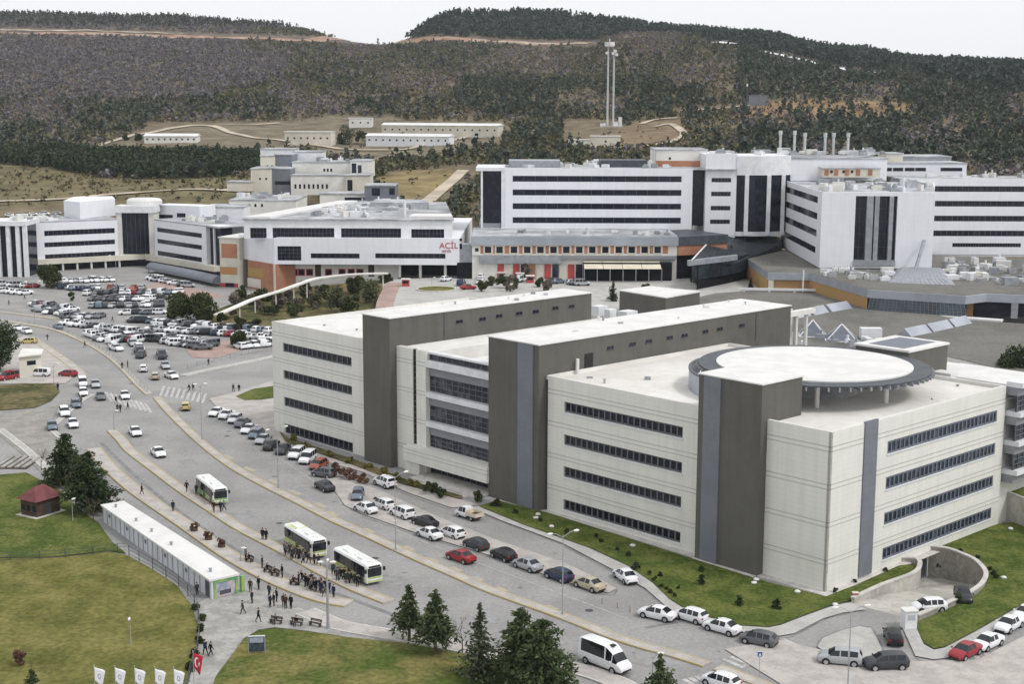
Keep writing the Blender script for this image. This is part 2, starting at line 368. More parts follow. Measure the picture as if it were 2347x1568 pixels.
# ------------------------------------------------------------------ the clinic block in front (own plan frame: a to the right rear, b to the left rear)
F = Frame(32.48, 141.218, .817)
def main_building():
    T = thing('hospital_building', 'long beige clinic block with dark brown towers and a round white helipad on its roof', 'building', (*F.P(12, 40), 0))
    WL = Wall(F.P(0, 101), F.P(0, 0)); WR = Wall(F.P(0, 0), F.P(35.8, 0))
    ZT, ZR = 17.0, 16.65
    # cores
    mb = MB()
    F.box(mb, .4, 35.4, .4, 41.2, 0, ZR-.02)
    F.box(mb, .4, 40, 78.4, 100.6, 0, ZR-.02)
    F.box(mb, 1.3, 41, 50.4, 70.8, 0, ZR-1.55)
    mb.build('core', M['beige'], T)
    # --- block C, left face
    st = [WL.rect(1294, 923, 945, 1567), WL.rect(1293, 998, 1020, 1565.5), WL.rect(1291.5, 1071, 1093, 1563), WL.rect(1290, 1146, 1168, 1560)]
    s0 = sum(r[0] for r in st)/4; s1 = sum(r[1] for r in st)/4
    ops = [(s0, s1, r[2], r[3]+.12) for r in st]
    facade(WL, T, 60, 101, 0, ZT, ops, M['beige'])
    for o in ops: window(WL, T, *o, n=20, rows=1, glass=M['glass'], frame=M['frame'], bar=.20, depth=.26, sill=.16)
    # --- block C, right face
    t1 = WR.rect(2035.5, 1012, 1041, 2286, 944); t4 = WR.rect(2022.3, 1258, 1285, 2272, 1170)
    a0, a1 = (t1[0]+t4[0])/2, (t1[1]+t4[1])/2
    ops = []
    for k in range(4):
        q = k/3; ops.append((a0, a1, t1[2]+(t4[2]-t1[2])*q, t1[3]+(t4[3]-t1[3])*q))
    facade(WR, T, 0, 35.8, 0, ZT, ops, M['beige'])
    for o in ops: window(WR, T, *o, n=27, rows=1, glass=M['glass2'], frame=M['frame_blue'], bar=.22, depth=.12, sill=.12)
    p0, _ = WR.hit(1980, 1010); p1, _ = WR.hit(2009, 1010)
    mb = MB(); WR.box(mb, p0, p1, .3, ZT+.25, -.1, .16); mb.build('pilaster', M['bluegrey'], T)
    # --- left block face
    st = [WL.rect(650, 786, 806, 806), WL.rect(650, 848, 868, 806), WL.rect(650, 909, 930, 806.5), WL.rect(650, 970, 992, 807)]
    s0 = sum(r[0] for r in st)/4; s1 = sum(r[1] for r in st)/4
    ops = [(s0, s1, r[2], r[3]) for r in st]
    facade(WL, T, 0, 22.9, 0, ZT, ops, M['beige'])
    for o in ops: window(WL, T, *o, n=14, rows=1, glass=M['glass'], frame=M['frame'], bar=.19, depth=.26, sill=.16)
    # --- middle block: solid part with a slot of windows, then the recessed glazed bays
    slot_a = WL.rect(945.5, 800, 1022, 953.5); slot_b = WL.rect(945, 1049, 1084, 953)
    sb = 101-64.4
    ops = [(slot_a[0], slot_a[1], slot_a[2], slot_a[3]), (slot_a[0], slot_a[1], slot_b[2], slot_b[3])]
    facade(WL, T, 30.3, sb, 0, ZT-.15, ops, M['beige'], t=.9)
    for o in ops: window(WL, T, *o, n=1, rows=max(2, int((o[3]-o[2])*1.3)), glass=M['glass'], frame=M['frame'], depth=.2)
    WM = Wall(F.P(.7, 101), F.P(.7, 0))           # recessed plane
    def zpx(y): return WM.hit(1000, y)[1]
    lv = [(813, 828, 'c'), (828, 843, 'w'), (843, 863, 'g'), (863, 900, 'x'), (900, 912, 'w'), (912, 931, 'g'), (931, 967, 'x'), (967, 979, 'w'), (979, 999, 'g'), (999, 1030, 'x')]
    e = 101-50.4
    band, spn = MB(), MB()
    for y0, y1, k in lv:
        z1, z0 = zpx(y0), zpx(y1)
        if k == 'w': WM.box(band, sb, e, z0, z1, -.5, .75)
        elif k == 'g': WM.box(spn, sb, e, z0, z1, -.5, .12)
        else:
            window(WM, T, sb, e, z0, z1, n=12, rows=1 if k == 'c' else 3, glass=M['glass2'], frame=M['frame'], depth=.1, bar=.11, name='curtain_window')
    band.build('balcony_band', M['metal_white'], T); spn.build('spandrel', M['spandrel'], T)
    ztop = zpx(813)
    mb = MB(); WM.box(mb, sb, e, ztop, ztop+.25, -.8, .3); mb.build('coping', M['metal_white'], T)
    # entrance: glazed porch under a beige beam
    zc0, zc1 = zpx(1057), zpx(1029)
    mb = MB(); WL.box(mb, slot_a[0]-.2, e, zc0-.2, zc1+.1, -1.2, 1.6)
    WL.box(mb, sb-3.2, sb-.2, 0, zc0-.2, -.05, 1.1); mb.build('entrance_canopy', M['beige'], T)
    window(WM, T, sb, e, .35, zc0-.25, n=12, rows=2, glass=M['glass'], frame=M['frame'], depth=.15, bar=.12, name='entrance_window')
    mb = MB(); F.box(mb, -3.2, .6, 50.6, 64.2, 0, .3); F.box(mb, -4.0, -3.2, 52, 62, 0, .15); mb.build('entrance_step', M['kerb'], T)
    # --- towers
    HT = 20.9
    def tower(a0, a1, b0, b1, name, h=HT):
        mb = MB(); F.box(mb, a0, a1, b0, b1, 0, h); o = mb.build(name, M['brown'], T)
        r = MB(); F.box(r, a0-.12, a1+.12, b0-.12, b1+.12, h, h+.14); r.build('roof', M['roof_white'], o)
        r = MB(); F.box(r, a0+.3, a1-.3, b0+.3, b1-.3, h+.14, h+.16)
        return o
    TB = tower(-1.2, 50, 41.4, 50.5, 'tower_slab')
    TA = tower(-1.2, 38.6, 70.6, 76.6, 'tower_slab')
    TD = tower(-1.1, 6.0, 8.0, 16.5, 'tower')
    mb = MB(); F.box(mb, -1.36, -1.0, 42.3, 45.0, .2, HT-.05); mb.build('stair_glazing', M['bluegrey'], TB)
    mb = MB(); F.box(mb, -1.26, -1.0, 13.4, 15.7, .2, HT-.05); mb.build('stair_glazing', M['bluegrey'], TD)
    mb = MB(); F.box(mb, .2, 30, 76.6, 78.2, 0, 18.5); mb.build('recess_panel', M['steel_dark'], T)
    # slots in the flanks of the towers
    WB = Wall(F.P(-1.2, 41.4), F.P(50, 41.4)); WA = Wall(F.P(-1.2, 70.6), F.P(41, 70.6))
    def slots(w, par, pts):
        for x, y in pts:
            s, z = w.hit(x, y); g = MB(); w.box(g, s-.62, s+.62, z-.21, z+.21, -.05, .02); o = g.build('window', M['glass'], par)
            g = MB(); w.box(g, s-.03, s+.03, z-.21, z+.21, .02, .05); w.box(g, s-.72, s+.72, z-.32, z-.21, -.02, .07); g.build('frame', M['steel_dark'], o)
    slots(WB, TB, [(1399, 797), (1450, 789), (1487, 782), (1535, 774), (1569, 769), (1617, 760), (1650, 754), (1700, 746)])
    slots(WA, TA, [(1053, 737), (1106, 731), (1144, 724), (1190, 718), (1228, 714), (1273, 706), (1310, 702)])
    for w, par, x in ((WA, TA, 1018), (WB, TB, 1733)):
        s, _ = w.hit(x, 720); g = MB(); w.box(g, s-.08, s+.08, ZR, HT-.05, -.05, .05); g.build('joint', M['steel_dark'], par)
    d = WB.rect(1340, 806, 856, 1359); g = MB(); WB.box(g, d[0], d[1], ZR, ZR+2.3, -.05, .06); g.build('roof_door', M['black'], TB)
    s, _ = WB.hit(1317, 840); g = MB(); p = WB.p(s, .5); g.tube([(*p, ZR), (*p, ZR+1.95)], .22, 10); g.build('vent_pipe', M['roof_white'], T)
    # --- roofs and copings
    def roof(a0, a1, b0, b1, z, m, coping=True):
        r = MB(); F.box(r, a0, a1, b0, b1, z-.05, z); o = r.build('roof', M[m], T)
        if coping:
            c = MB()
            F.box(c, a0-.40, a0, b0-.40, b1, z-.04, ZT+.08); F.box(c, a0, a1+.35, b0-.40, b0, z-.04, ZT+.08)
            F.box(c, a1, a1+.35, b0, b1, z-.04, ZT+.08); F.box(c, a0, a1, b1, b1+.05, z-.04, ZT+.08)
            c.build('parapet', M['cream2'], o)
        return o
    roof(.42, 35.4, .42, 41.3, ZR, 'roof_cream')
    roof(.42, 40, 78.3, 100.6, ZR, 'roof_white')
    roof(1.4, 41, 50.5, 70.5, ZR-1.5, 'roof_white', False)
    mb = MB(); F.box(mb, .85, 41, 64.4, 70.55, ZR-1.5, ZT-.15); mb.build('roof_kerb', M['cream2'], T)
    mb = MB(); F.box(mb, 9.5, 14, 51.2, 55.2, ZR-1.48, ZR-.2); mb.build('plant_box', M['steel_grey'], T)
    # --- helipad
    c = F.P(18.5, 15.3)
    hp = MB(); hp.disc(c, 11.35, 19.75, 19.92, 72); hp = hp.build('helipad', M['roof_white'], T)
    rg = MB(); rg.disc(c, 13.45, 19.60, 19.74, 72, rin=11.2); rg.build('safety_net', M['net'], hp)
    rb = MB()
    for i in range(72):
        t = 2*math.pi*i/72; d = (math.cos(t), math.sin(t)); n = (-d[1], d[0])
        q = lambda r, o: (c[0]+d[0]*r+n[0]*o, c[1]+d[1]*r+n[1]*o)
        rb.hexa([q(10.6, -.08), q(13.75, -.08), q(13.75, .08), q(10.6, .08)], 19.2, 19.59)
    rb.build('net_bracket', M['steel_grey'], hp)
    cl = MB()
    for i in range(7):
        t = 2*math.pi*(i+.35)/7-.25; cl.tube([(c[0]+10*math.cos(t), c[1]+10*math.sin(t), ZR), (c[0]+10*math.cos(t), c[1]+10*math.sin(t), 19.7)], .28, 10)
    cl.build('helipad_support', M['cream2'], hp)
    cl = MB(); cl.disc(c, 5.2, ZR, 19.5, 32); cl.build('helipad_core', M['roof_mid'], hp)
    rm = MB(); rm.disc(c, 14.55, ZR, 19.0, 40, a0=R(150), a1=R(232), rin=14.3); rm.build('ramp_wall', M['metal'], hp)
    rm = MB(); rm.disc(c, 14.62, 18.95, 19.1, 40, a0=R(150), a1=R(232), rin=14.22); rm.build('handrail', M['steel_dark'], hp)
    # rear stair house with a white rim
    q1 = F.ab(G(2090, 806, 20.4)); q2 = F.ab(G(2166, 785, 20.4))
    a0 = q1[0]; b0 = (q1[1]+q2[1])/2; a1 = q2[0]
    mb = MB(); F.box(mb, a0, a1, b0, b0+7.5, ZR-.5, 20.2); st = mb.build('stair_house', M['brown'], T)
    mb = MB(); F.box(mb, a0-.15, a1+.15, b0-.15, b0+7.65, 20.2, 20.45); mb.build('rim', M['roof_white'], st)
    mb = MB(); F.box(mb, a0+.9, a1-.9, b0+1.2, b0+6.3, 20.45, 20.47); mb.build('skylight', M['frame_blue'], st)
    # vents, drains and pipes on the roofs
    rv = random.Random(2)
    for (a0_, a1_, b0_, b1_, z, n) in ((2, 48, 42, 50, HT+.14, 9), (2, 37, 71.5, 76, HT+.14, 7), (4, 30, 80, 99, ZR, 9), (3, 12, 18, 39, ZR, 4), (24, 34, 2, 6, ZR, 2), (3, 30, 52, 69, ZR-1.5, 6)):
        for i in range(n):
            p = F.P(rv.uniform(a0_, a1_), rv.uniform(b0_, b1_)); g = MB(); h = rv.uniform(.15, .5)
            if rv.random() < .6: g.tube([(*p, z), (*p, z+h)], rv.uniform(.08, .16), 8); g.tube([(*p, z+h), (*p, z+h+.08)], .22, 8)
            else: g.box(p[0]-.35, p[0]+.35, p[1]-.3, p[1]+.3, z, z+h*.7)
            g.build('roof_vent', M[rv.choice(['steel_grey', 'roof_mid', 'cream2'])], T)
    # roof plant between the towers
    mb = MB()
    for (x, y, w, h) in ((1372, 700, 2.2, 1.6), (1398, 703, 1.6, 1.3), (1437, 708, 2.6, 1.3), (1470, 712, 1.5, .9)):
        q = F.ab(G(x, y, 17)); F.box(mb, q[0], q[0]+w, q[1], q[1]+w*.8, ZR-1.5, ZR-1.5+h)
    mb.build('roof_unit', M['metal_white'], T)
    mb = MB()
    for a, b in ((52.5, 45), (55, 45), (52.5, 42.2), (55, 42.2)): p = F.P(a, b); mb.tube([(*p, 8), (*p, 19.6)], .3, 8)
    F.box(mb, 50.3, 56.5, 41.6, 42.6, 19.2, 19.9); mb.build('duct_frame', M['cream2'], T)
    # --- rear bays beyond the right corner
    W2 = Wall(F.P(36.2, -1.3), F.P(44, -1.3))
    mb = MB(); F.box(mb, 35.85, 46, .3, 24, 0, 15.2); mb.build('rear_wing', M['cream2'], T)
    bd, sp = MB(), MB()
    for k in range(4):
        z = 3.4+k*3.55
        W2.box(bd, 0, 8, z+2.9, z+3.5, -1.5, .5); W2.box(sp, 0, 8, z+1.9, z+2.9, -1.6, 0)
        if k: window(W2, T, 0, 8, z+.0, z+1.9, n=7, rows=3, glass=M['glass2'], frame=M['frame'], depth=.1, bar=.1, name='curtain_window')
    bd.build('balcony_band', M['metal_white'], T); sp.build('spandrel', M['spandrel'], T)
    mb = MB()
    for a0, a1, b0, b1, z0, z1 in ((36.2, 47, .5, 16, 15.2, 15.9), (38.5, 47, 1.5, 14, 15.9, 16.7), (40, 52, 3, 15, 12, 15.8), (37, 39, 8, 12, 15.9, 17.2)): F.box(mb, a0, a1, b0, b1, z0, z1)
    mb.build('roof', M['roof_white'], T)
    # white plinth round the foot
    mb = MB()
    F.box(mb, -1.0, .0, -.9, 8, 0, .12); F.box(mb, -2.2, -1.1, 8, 16.6, 0, .12); F.box(mb, -1.0, 0, 16.6, 41.4, 0, .12)
    F.box(mb, -2.2, -1.2, 41.4, 50.5, 0, .12); F.box(mb, 0, 36.6, -.9, 0, 0, .12)
    mb.build('plinth', M['kerb'], T)
    return T
MAINB = main_building()
# ------------------------------------------------------------------ terrain: hill profiles seen at a row of distances (survey units)
CN = [-500, 0, 300, 600, 900, 1050, 1200, 1400, 1550, 1700, 1900, 2100, 2347, 2900]
ROWS = [
 (455, [598]*14),
 (520, [520, 512, 508, 500, 495, 500, 505, 505, 500, 500, 500, 500, 500, 500]),
 (600, [462, 455, 441, 434, 432, 436, 425, 410, 405, 400, 400, 405, 415, 420]),
 (700, [400, 395, 407, 404, 392, 380, 372, 360, 352, 350, 350, 358, 372, 380]),
 (800, [350, 345, 338, 338, 343, 336, 332, 322, 315, 312, 305, 318, 335, 345]),
 (900, [300, 296, 302, 303, 302, 302, 300, 290, 276, 262, 262, 275, 288, 300]),
 (1000, [282, 280, 280, 276, 268, 265, 262, 258, 245, 235, 228, 236, 243, 255]),
 (1200, [226, 226, 226, 222, 215, 212, 206, 200, 192, 182, 176, 186, 194, 205]),
 (1500, [150, 150, 150, 153, 154, 150, 145, 135, 122, 112, 152, 163, 165, 180]),
 (1800, [92, 88, 93, 101, 112, 103, 92, 88, 84, 86, 126, 150, 158, 180]),
 (2050, [36, 33, 40, 52, 99, 36, 34, 50, 70, 84, 121, 148, 158, 185]),
 (2300, [70, 66, 70, 90, 150, 80, 75, 90, 100, 120, 155, 180, 190, 220]),
 (3000, [200]*14)]
RD = np.array([r[0] for r in ROWS], float)
RZ = np.array([[HC-(y-HC*0-236)*r[0]/FPX/ math.cos(PIT)**0 for y in r[1]] for r in ROWS])
CNA = np.array(CN, float)
def zprof(col, Y):
    col = np.clip(col, CNA[0], CNA[-1]); Y = np.clip(Y, RD[0], RD[-1])
    j = np.clip(np.searchsorted(CNA, col)-1, 0, len(CN)-2); tc = (col-CNA[j])/(CNA[j+1]-CNA[j]); tc = tc*tc*(3-2*tc)
    i = np.clip(np.searchsorted(RD, Y)-1, 0, len(RD)-2); tr = (Y-RD[i])/(RD[i+1]-RD[i])
    a = RZ[i, j]*(1-tc)+RZ[i, j+1]*tc; b = RZ[i+1, j]*(1-tc)+RZ[i+1, j+1]*tc
    return a*(1-tr)+b*tr
# exact pixel -> height mapping: refine the simple formula by the tilt of the camera
def colx(col, Y):            # x position for a column at distance Y (near the height of the hills)
    d = ray(col, 400); return d[0]*Y/d[1]
for i, r in enumerate(ROWS):
    for j, y in enumerate(r[1]): RZ[i, j] = GD(CN[j], y, r[0])[2]
RZ[0, :] = -.3
_rng = np.random.default_rng(3)
_ph = _rng.uniform(0, 6.28, (14, 2)); _kx = _rng.normal(0, 1, (14, 2))
def bumps(x, y):
    s = 0
    for k in range(14):
        f = .012*(1.45**(k % 7)); s = s+np.sin(x*f*_kx[k, 0]+y*f*_kx[k, 1]+_ph[k, 0])/(1.35**(k % 7))
    return s
def terrain_z(x, Y):
    x = np.asarray(x, float); Y = np.asarray(Y, float)
    d0 = ray(CX, 400); col = CX+x/Y*FPX*.985
    z = zprof(col, Y)
    amp = np.clip((Y-470)/700, 0, 1)
    return z+bumps(x, Y)*1.3*amp
def inpoly(px, py, poly):
    px = np.asarray(px); py = np.asarray(py); r = np.zeros(px.shape, bool); n = len(poly); j = n-1
    for i in range(n):
        xi, yi = poly[i]; xj, yj = poly[j]
        r ^= ((yi > py) != (yj > py)) & (px < (xj-xi)*(py-yi)/((yj-yi) or 1e-9)+xi); j = i
    return r
def projn(x, y, z):
    zz = z-HC; c, s = math.cos(PIT), math.sin(PIT)
    fw, up = y*c-zz*s, y*s+zz*c
    return CX+FPX*x/fw, CY-FPX*up/fw
CLEARING = [(215, 345), (300, 308), (400, 288), (520, 283), (660, 279), (800, 264), (960, 278), (1150, 280), (1180, 305), (1090, 322), (960, 345), (860, 352), (700, 345), (500, 356), (400, 358), (330, 354), (240, 350)]
PLANTATION = [(-60, 358), (150, 352), (230, 358), (330, 361), (470, 360), (600, 366), (604, 402), (450, 410), (330, 414), (200, 408), (110, 388), (-60, 376)]
DRYGRASS = [(-60, 375), (110, 390), (200, 410), (340, 416), (600, 405), (640, 470), (300, 470), (-60, 480)]
TERRACE = [(690, 347), (860, 353), (980, 338), (1110, 320), (1140, 330), (1000, 360), (880, 374), (740, 362)]
SLOPE_BARE = [(850, 410), (930, 392), (1040, 385), (1060, 400), (1000, 440), (960, 480), (870, 440)]
TANKHILL = [(1290, 340), (1400, 300), (1480, 275), (1560, 270), (1570, 310), (1510, 338), (1400, 345)]
CUT_RIGHT = [(1700, 262), (1740, 232), (1900, 222), (2080, 235), (2090, 255), (1990, 275), (1850, 268)]
NOTREE = [CLEARING, TERRACE, DRYGRASS, SLOPE_BARE, TANKHILL]
def build_terrain():
    Ys = np.concatenate([np.linspace(455, 700, 36), np.linspace(710, 1100, 34), np.linspace(1120, 2300, 60), np.linspace(2350, 3000, 8)])
    cols = np.linspace(-480, 2880, 150)
    X = np.array([[colx(c, Y) for c in cols] for Y in Ys]); YY = np.repeat(Ys[:, None], len(cols), 1)
    Z = terrain_z(X, YY); n, m = X.shape
    mb = MB(); mb.v = [(X[i, j], YY[i, j], Z[i, j]) for i in range(n) for j in range(m)]
    mb.f = [[i*m+j, i*m+j+1, (i+1)*m+j+1, (i+1)*m+j] for i in range(n-1) for j in range(m-1)]; mb.m = [0]*len(mb.f)
    mt = bpy.data.materials.new('hill_ground'); mt.use_nodes = True; N = mt.node_tree.nodes; L = mt.node_tree.links
    b = N['Principled BSDF']; b.inputs['Roughness'].default_value = 1; b.inputs['Specular IOR Level'].default_value = .05
    at = N.new('ShaderNodeAttribute'); at.attribute_name = 'soil'
    nz = N.new('ShaderNodeTexNoise'); nz.inputs['Scale'].default_value = .06; nz.inputs['Detail'].default_value = 9; nz.inputs['Roughness'].default_value = .72
    tc = N.new('ShaderNodeTexCoord'); L.new(tc.outputs['Object'], nz.inputs['Vector'])
    mr = N.new('ShaderNodeMapRange'); mr.inputs['From Min'].default_value = .34; mr.inputs['From Max'].default_value = .66
    mr.inputs['To Min'].default_value = .55; mr.inputs['To Max'].default_value = 1.4; L.new(nz.outputs['Fac'], mr.inputs['Value'])
    sc = N.new('ShaderNodeVectorMath'); sc.operation = 'SCALE'; L.new(at.outputs['Color'], sc.inputs[0]); L.new(mr.outputs['Result'], sc.inputs['Scale'])
    L.new(sc.outputs['Vector'], b.inputs['Base Color'])
    o = struct(mb, 'hills', mt, smooth=True)
    px, py = projn(X.ravel(), YY.ravel(), Z.ravel())
    c = np.tile(np.array([.160, .132, .088]), (n*m, 1))
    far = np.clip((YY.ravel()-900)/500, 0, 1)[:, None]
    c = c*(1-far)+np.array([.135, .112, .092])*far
    for poly, colr in ((CLEARING, (.165, .142, .102)), (DRYGRASS, (.150, .130, .074)), (TERRACE, (.185, .16, .115)), (SLOPE_BARE, (.21, .165, .085)), (TANKHILL, (.19, .145, .095)), (CUT_RIGHT, (.24, .165, .095))):
        k = inpoly(px, py, poly); c[k] = colr
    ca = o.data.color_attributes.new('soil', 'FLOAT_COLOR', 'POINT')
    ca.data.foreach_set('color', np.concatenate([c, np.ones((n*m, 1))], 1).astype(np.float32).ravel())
    return o
build_terrain()
def hill_at(x, y):
    """ground point of the hillside seen at pixel (x, y)"""
    d = ray(x, y); prev = None
    for Y in np.arange(455, 2300, 2.0):
        t = Y/d[1]; z = HC+d[2]*t; tz = float(terrain_z(d[0]*t, Y))
        if z <= tz: return (d[0]*t, Y, tz)
    return (d[0]*Y/d[1], Y, tz)
def hill_road(name, pts, w, m, lift=.5):
    P = [hill_at(*p) for p in pts]; P = smooth_line(P, 8); mb = MB(); vs = []; fs = []
    for i, p in enumerate(P):
        a, b = P[max(i-1, 0)], P[min(i+1, len(P)-1)]; dx, dy = b[0]-a[0], b[1]-a[1]; l = math.hypot(dx, dy) or 1
        for sgn in (-1, -.4, .4, 1):
            q = (p[0]-dy/l*w/2*sgn, p[1]+dx/l*w/2*sgn)
            vs.append((*q, float(terrain_z(q[0], q[1]))+lift))
    for i in range(len(P)-1):
        for k in range(3): a = i*4+k; fs.append([a, a+1, a+5, a+4])
    mb.add(vs, fs); return struct(mb, name, m)
ROADPX = [[(0, 74), (140, 77), (300, 80), (420, 84), (560, 88), (720, 93), (850, 98)], [(905, 98), (980, 92), (1080, 93), (1200, 98), (1345, 100)],
          [(1640, 97), (1690, 103)], [(1752, 121), (1790, 128), (1835, 137), (1880, 150), (1940, 160), (2010, 168)]]
hill_road('dirt_road', ROADPX[0], 26, M['dirt_red'])
hill_road('dirt_road', [(0, 68), (140, 71), (300, 74), (420, 77)], 8, M['dirt_pale'], .8)
hill_road('dirt_road', ROADPX[1], 22, M['dirt_red'])
hill_road('dirt_road', [(1080, 95), (1200, 99), (1345, 101)], 7, M['dirt_pale'], .9)
hill_road('dirt_road', ROADPX[2], 13, M['white_plain'], .8)
hill_road('dirt_road', ROADPX[3], 13, M['white_plain'], .8)
hill_road('dirt_road', [(1830, 147), (1880, 160), (1940, 172), (2005, 180)], 22, M['dirt_red'], .6)
hill_road('dirt_road', [(1935, 203), (1980, 210)], 7, M['dirt_pale'])
hill_road('access_road', [(-120, 480), (0, 464), (150, 458), (280, 446), (400, 437), (500, 437), (560, 440)], 5.5, M['dirt_pale'])
hill_road('access_road', [(225, 336), (300, 312), (400, 294), (480, 289), (560, 312), (640, 322), (760, 340), (900, 345), (980, 332), (1080, 312)], 5, M['dirt_pale'])
hill_road('access_road', [(480, 290), (640, 283)], 4, M['dirt_pale'])
hill_road('access_road', [(1500, 292), (1540, 286), (1568, 306), (1545, 325), (1480, 336)], 5, M['dirt_pale'])
hill_road('access_road', [(1470, 285), (1500, 276), (1552, 272)], 6, M['dirt_pale'])
hill_road('access_road', [(1062, 392), (1046, 408), (1028, 424), (1006, 442), (985, 460), (965, 480)], 5.5, M['dirt_pale'])
hill_road('access_road', [(1560, 255), (1640, 250), (1720, 243)], 4, M['dirt_pale'])

# ------------------------------------------------------------------ the paved valley floor
PIT_WALL = smooth_line([(2128, 1263), (2168, 1268), (2203, 1280), (2237, 1297), (2258, 1322), (2255, 1342), (2235, 1362), (2185, 1388), (2102, 1424)], 4)
PIT_FRONT = smooth_line([(1954, 1384), (2020, 1353), (2092, 1326), (2108, 1305), (2098, 1292), (2062, 1290)], 4)
PITG = gp(PIT_WALL); PITF = gp(PIT_FRONT)
HOLE = gp([(2062, 1290), (2128, 1263)])
hole = [p for p in PITG]+[G(2102, 1424), G(2040, 1400)]+[p for p in PITF]
def ground():
    out = [(-420, 30), (420, 30), (420, 470), (-420, 470)]
    ol = [PITG[0]]+PITG[1:]+PITF
    struct(sheet(out, 0, [ol]), 'road', M['road'])
    # lot
    lot = gp([(-200, 720), (60, 690), (120, 640), (520, 640), (660, 700), (660, 800), (560, 812), (470, 812), (400, 800), (330, 800), (250, 770), (160, 745), (60, 720)])
    struct(sheet(lot, .03), 'parking_lot', M['lot'])
    struct(sheet(gp([(330, 660), (360, 648), (450, 662), (520, 680), (430, 690), (380, 668)]), .06), 'red_paving', M['redpave'])
    struct(sheet(gp([(425, 800), (480, 790), (540, 780), (560, 800), (500, 822), (440, 820)]), .06), 'red_paving', M['redpave'])
ground()
SETS = [
 ('lawn', 'grass_yellow', .14, [(-300, 1300), (0, 1283), (120, 1281), (250, 1268), (292, 1276), (345, 1305), (405, 1345), (440, 1392), (452, 1430), (450, 1490), (432, 1560), (400, 1640), (380, 1720), (-300, 1720)]),
 ('lawn', 'grass_green', .12, [(-300, 1100), (0, 1090), (60, 1085), (130, 1122), (180, 1168), (225, 1200), (258, 1245), (290, 1272), (250, 1265), (120, 1279), (0, 1281), (-300, 1298)]),
 ('lawn', 'grass_mid', .14, [(470, 1640), (494, 1556), (525, 1514), (559, 1468), (593, 1448), (631, 1443), (703, 1451), (795, 1464), (929, 1478), (1030, 1496), (1148, 1522), (1290, 1560), (1400, 1620), (1430, 1700), (450, 1720)]),
 ('lawn', 'grass_rough', .12, [(-200, 885), (0, 884), (90, 880), (126, 882), (137, 900), (118, 920), (80, 936), (0, 942), (-200, 945)]),
 ('lawn', 'grass_green', .12, [(540, 910), (580, 893), (640, 884), (640, 912), (600, 918), (560, 919)]),
 ('path', 'gravel_grey', .06, [(-200, 945), (0, 945), (90, 940), (135, 925), (115, 975), (140, 1005), (200, 1080), (262, 1150), (235, 1165), (180, 1165), (120, 1110), (60, 1050), (0, 1000), (-200, 900)]),
 ('pavement', 'pink', .10, [(-200, 830), (0, 800), (55, 770), (75, 775), (150, 830), (175, 860), (150, 880), (0, 880), (-200, 885)]),
 ('plaza', 'plaza', .10, [(455, 1385), (545, 1332), (575, 1326), (640, 1367), (700, 1402), (765, 1432), (790, 1462), (703, 1449), (631, 1441), (593, 1446), (559, 1466), (525, 1512), (494, 1554), (468, 1640), (395, 1640), (432, 1568), (452, 1490)]),
 ('pavement', 'pink', .10, [(480, 915), (520, 905), (640, 870), (640, 985), (655, 1012), (830, 1070), (945, 1118), (1060, 1148), (1110, 1158), (1035, 1166), (935, 1131), (830, 1083), (720, 1053), (640, 1026), (560, 985), (505, 945)]),
 ('pavement', 'pink', .11, [(742, 1090), (800, 1100), (880, 1130), (1000, 1185), (1130, 1237), (1290, 1291), (1390, 1338), (1412, 1352), (1395, 1362), (1300, 1337), (1200, 1303), (1100, 1268), (960, 1226), (830, 1180), (790, 1160)]),
 ('lawn', 'grass_lawn', .16, [(1098, 1163), (1140, 1150), (1262, 1180), (1450, 1240), (1600, 1288), (1760, 1338), (1893, 1371), (1960, 1345), (2060, 1300), (2094, 1296), (2103, 1306), (2090, 1321), (2018, 1349), (1952, 1379), (1909, 1390), (1837, 1416), (1791, 1434), (1761, 1441), (1685, 1436), (1609, 1413), (1564, 1395), (1534, 1376), (1495, 1338), (1440, 1300), (1350, 1258), (1200, 1205)]),
 ('lawn', 'grass_lawn', .16, [(2132, 1257), (2291, 1203), (2420, 1190), (2460, 1330), (2347, 1385), (2240, 1447), (2166, 1486), (2140, 1491), (2117, 1478), (2098, 1434), (2104, 1428), (2190, 1392), (2240, 1366), (2262, 1343), (2264, 1320), (2242, 1293), (2207, 1275), (2170, 1263)]),
 ('pavement', 'paving', .13, [(1080, 1166), (1098, 1164), (1200, 1206), (1350, 1259), (1440, 1301), (1495, 1339), (1534, 1377), (1564, 1396), (1609, 1414), (1685, 1437), (1761, 1442), (1791, 1436), (1837, 1418), (1909, 1392), (1952, 1384), (1985, 1400), (1931, 1408), (1886, 1421), (1821, 1455), (1787, 1461), (1700, 1452), (1600, 1432), (1540, 1405), (1480, 1352), (1400, 1306), (1290, 1248), (1150, 1196)]),
 ('pavement', 'paving', .12, [(2104, 1430), (2098, 1437), (2117, 1480), (2140, 1493), (2166, 1488), (2240, 1449), (2347, 1388), (2480, 1320), (2490, 1345), (2347, 1412), (2240, 1470), (2178, 1510), (2140, 1515), (2098, 1507), (2070, 1445)]),
 ('traffic_island', 'paving', .13, [(1873, 1485), (1886, 1466), (1930, 1448), (1969, 1439), (1996, 1443), (2011, 1469), (2026, 1503), (1985, 1512), (1900, 1506)]),
 ('pavement', 'pink', .09, [(1660, 1490), (1790, 1470), (1870, 1490), (2040, 1520), (2240, 1515), (2347, 1460), (2500, 1400), (2500, 1640), (1900, 1640)]),
]
for nm, m, z, poly in SETS:
    g = gp(poly); struct(sheet(g, z), nm, M[m])
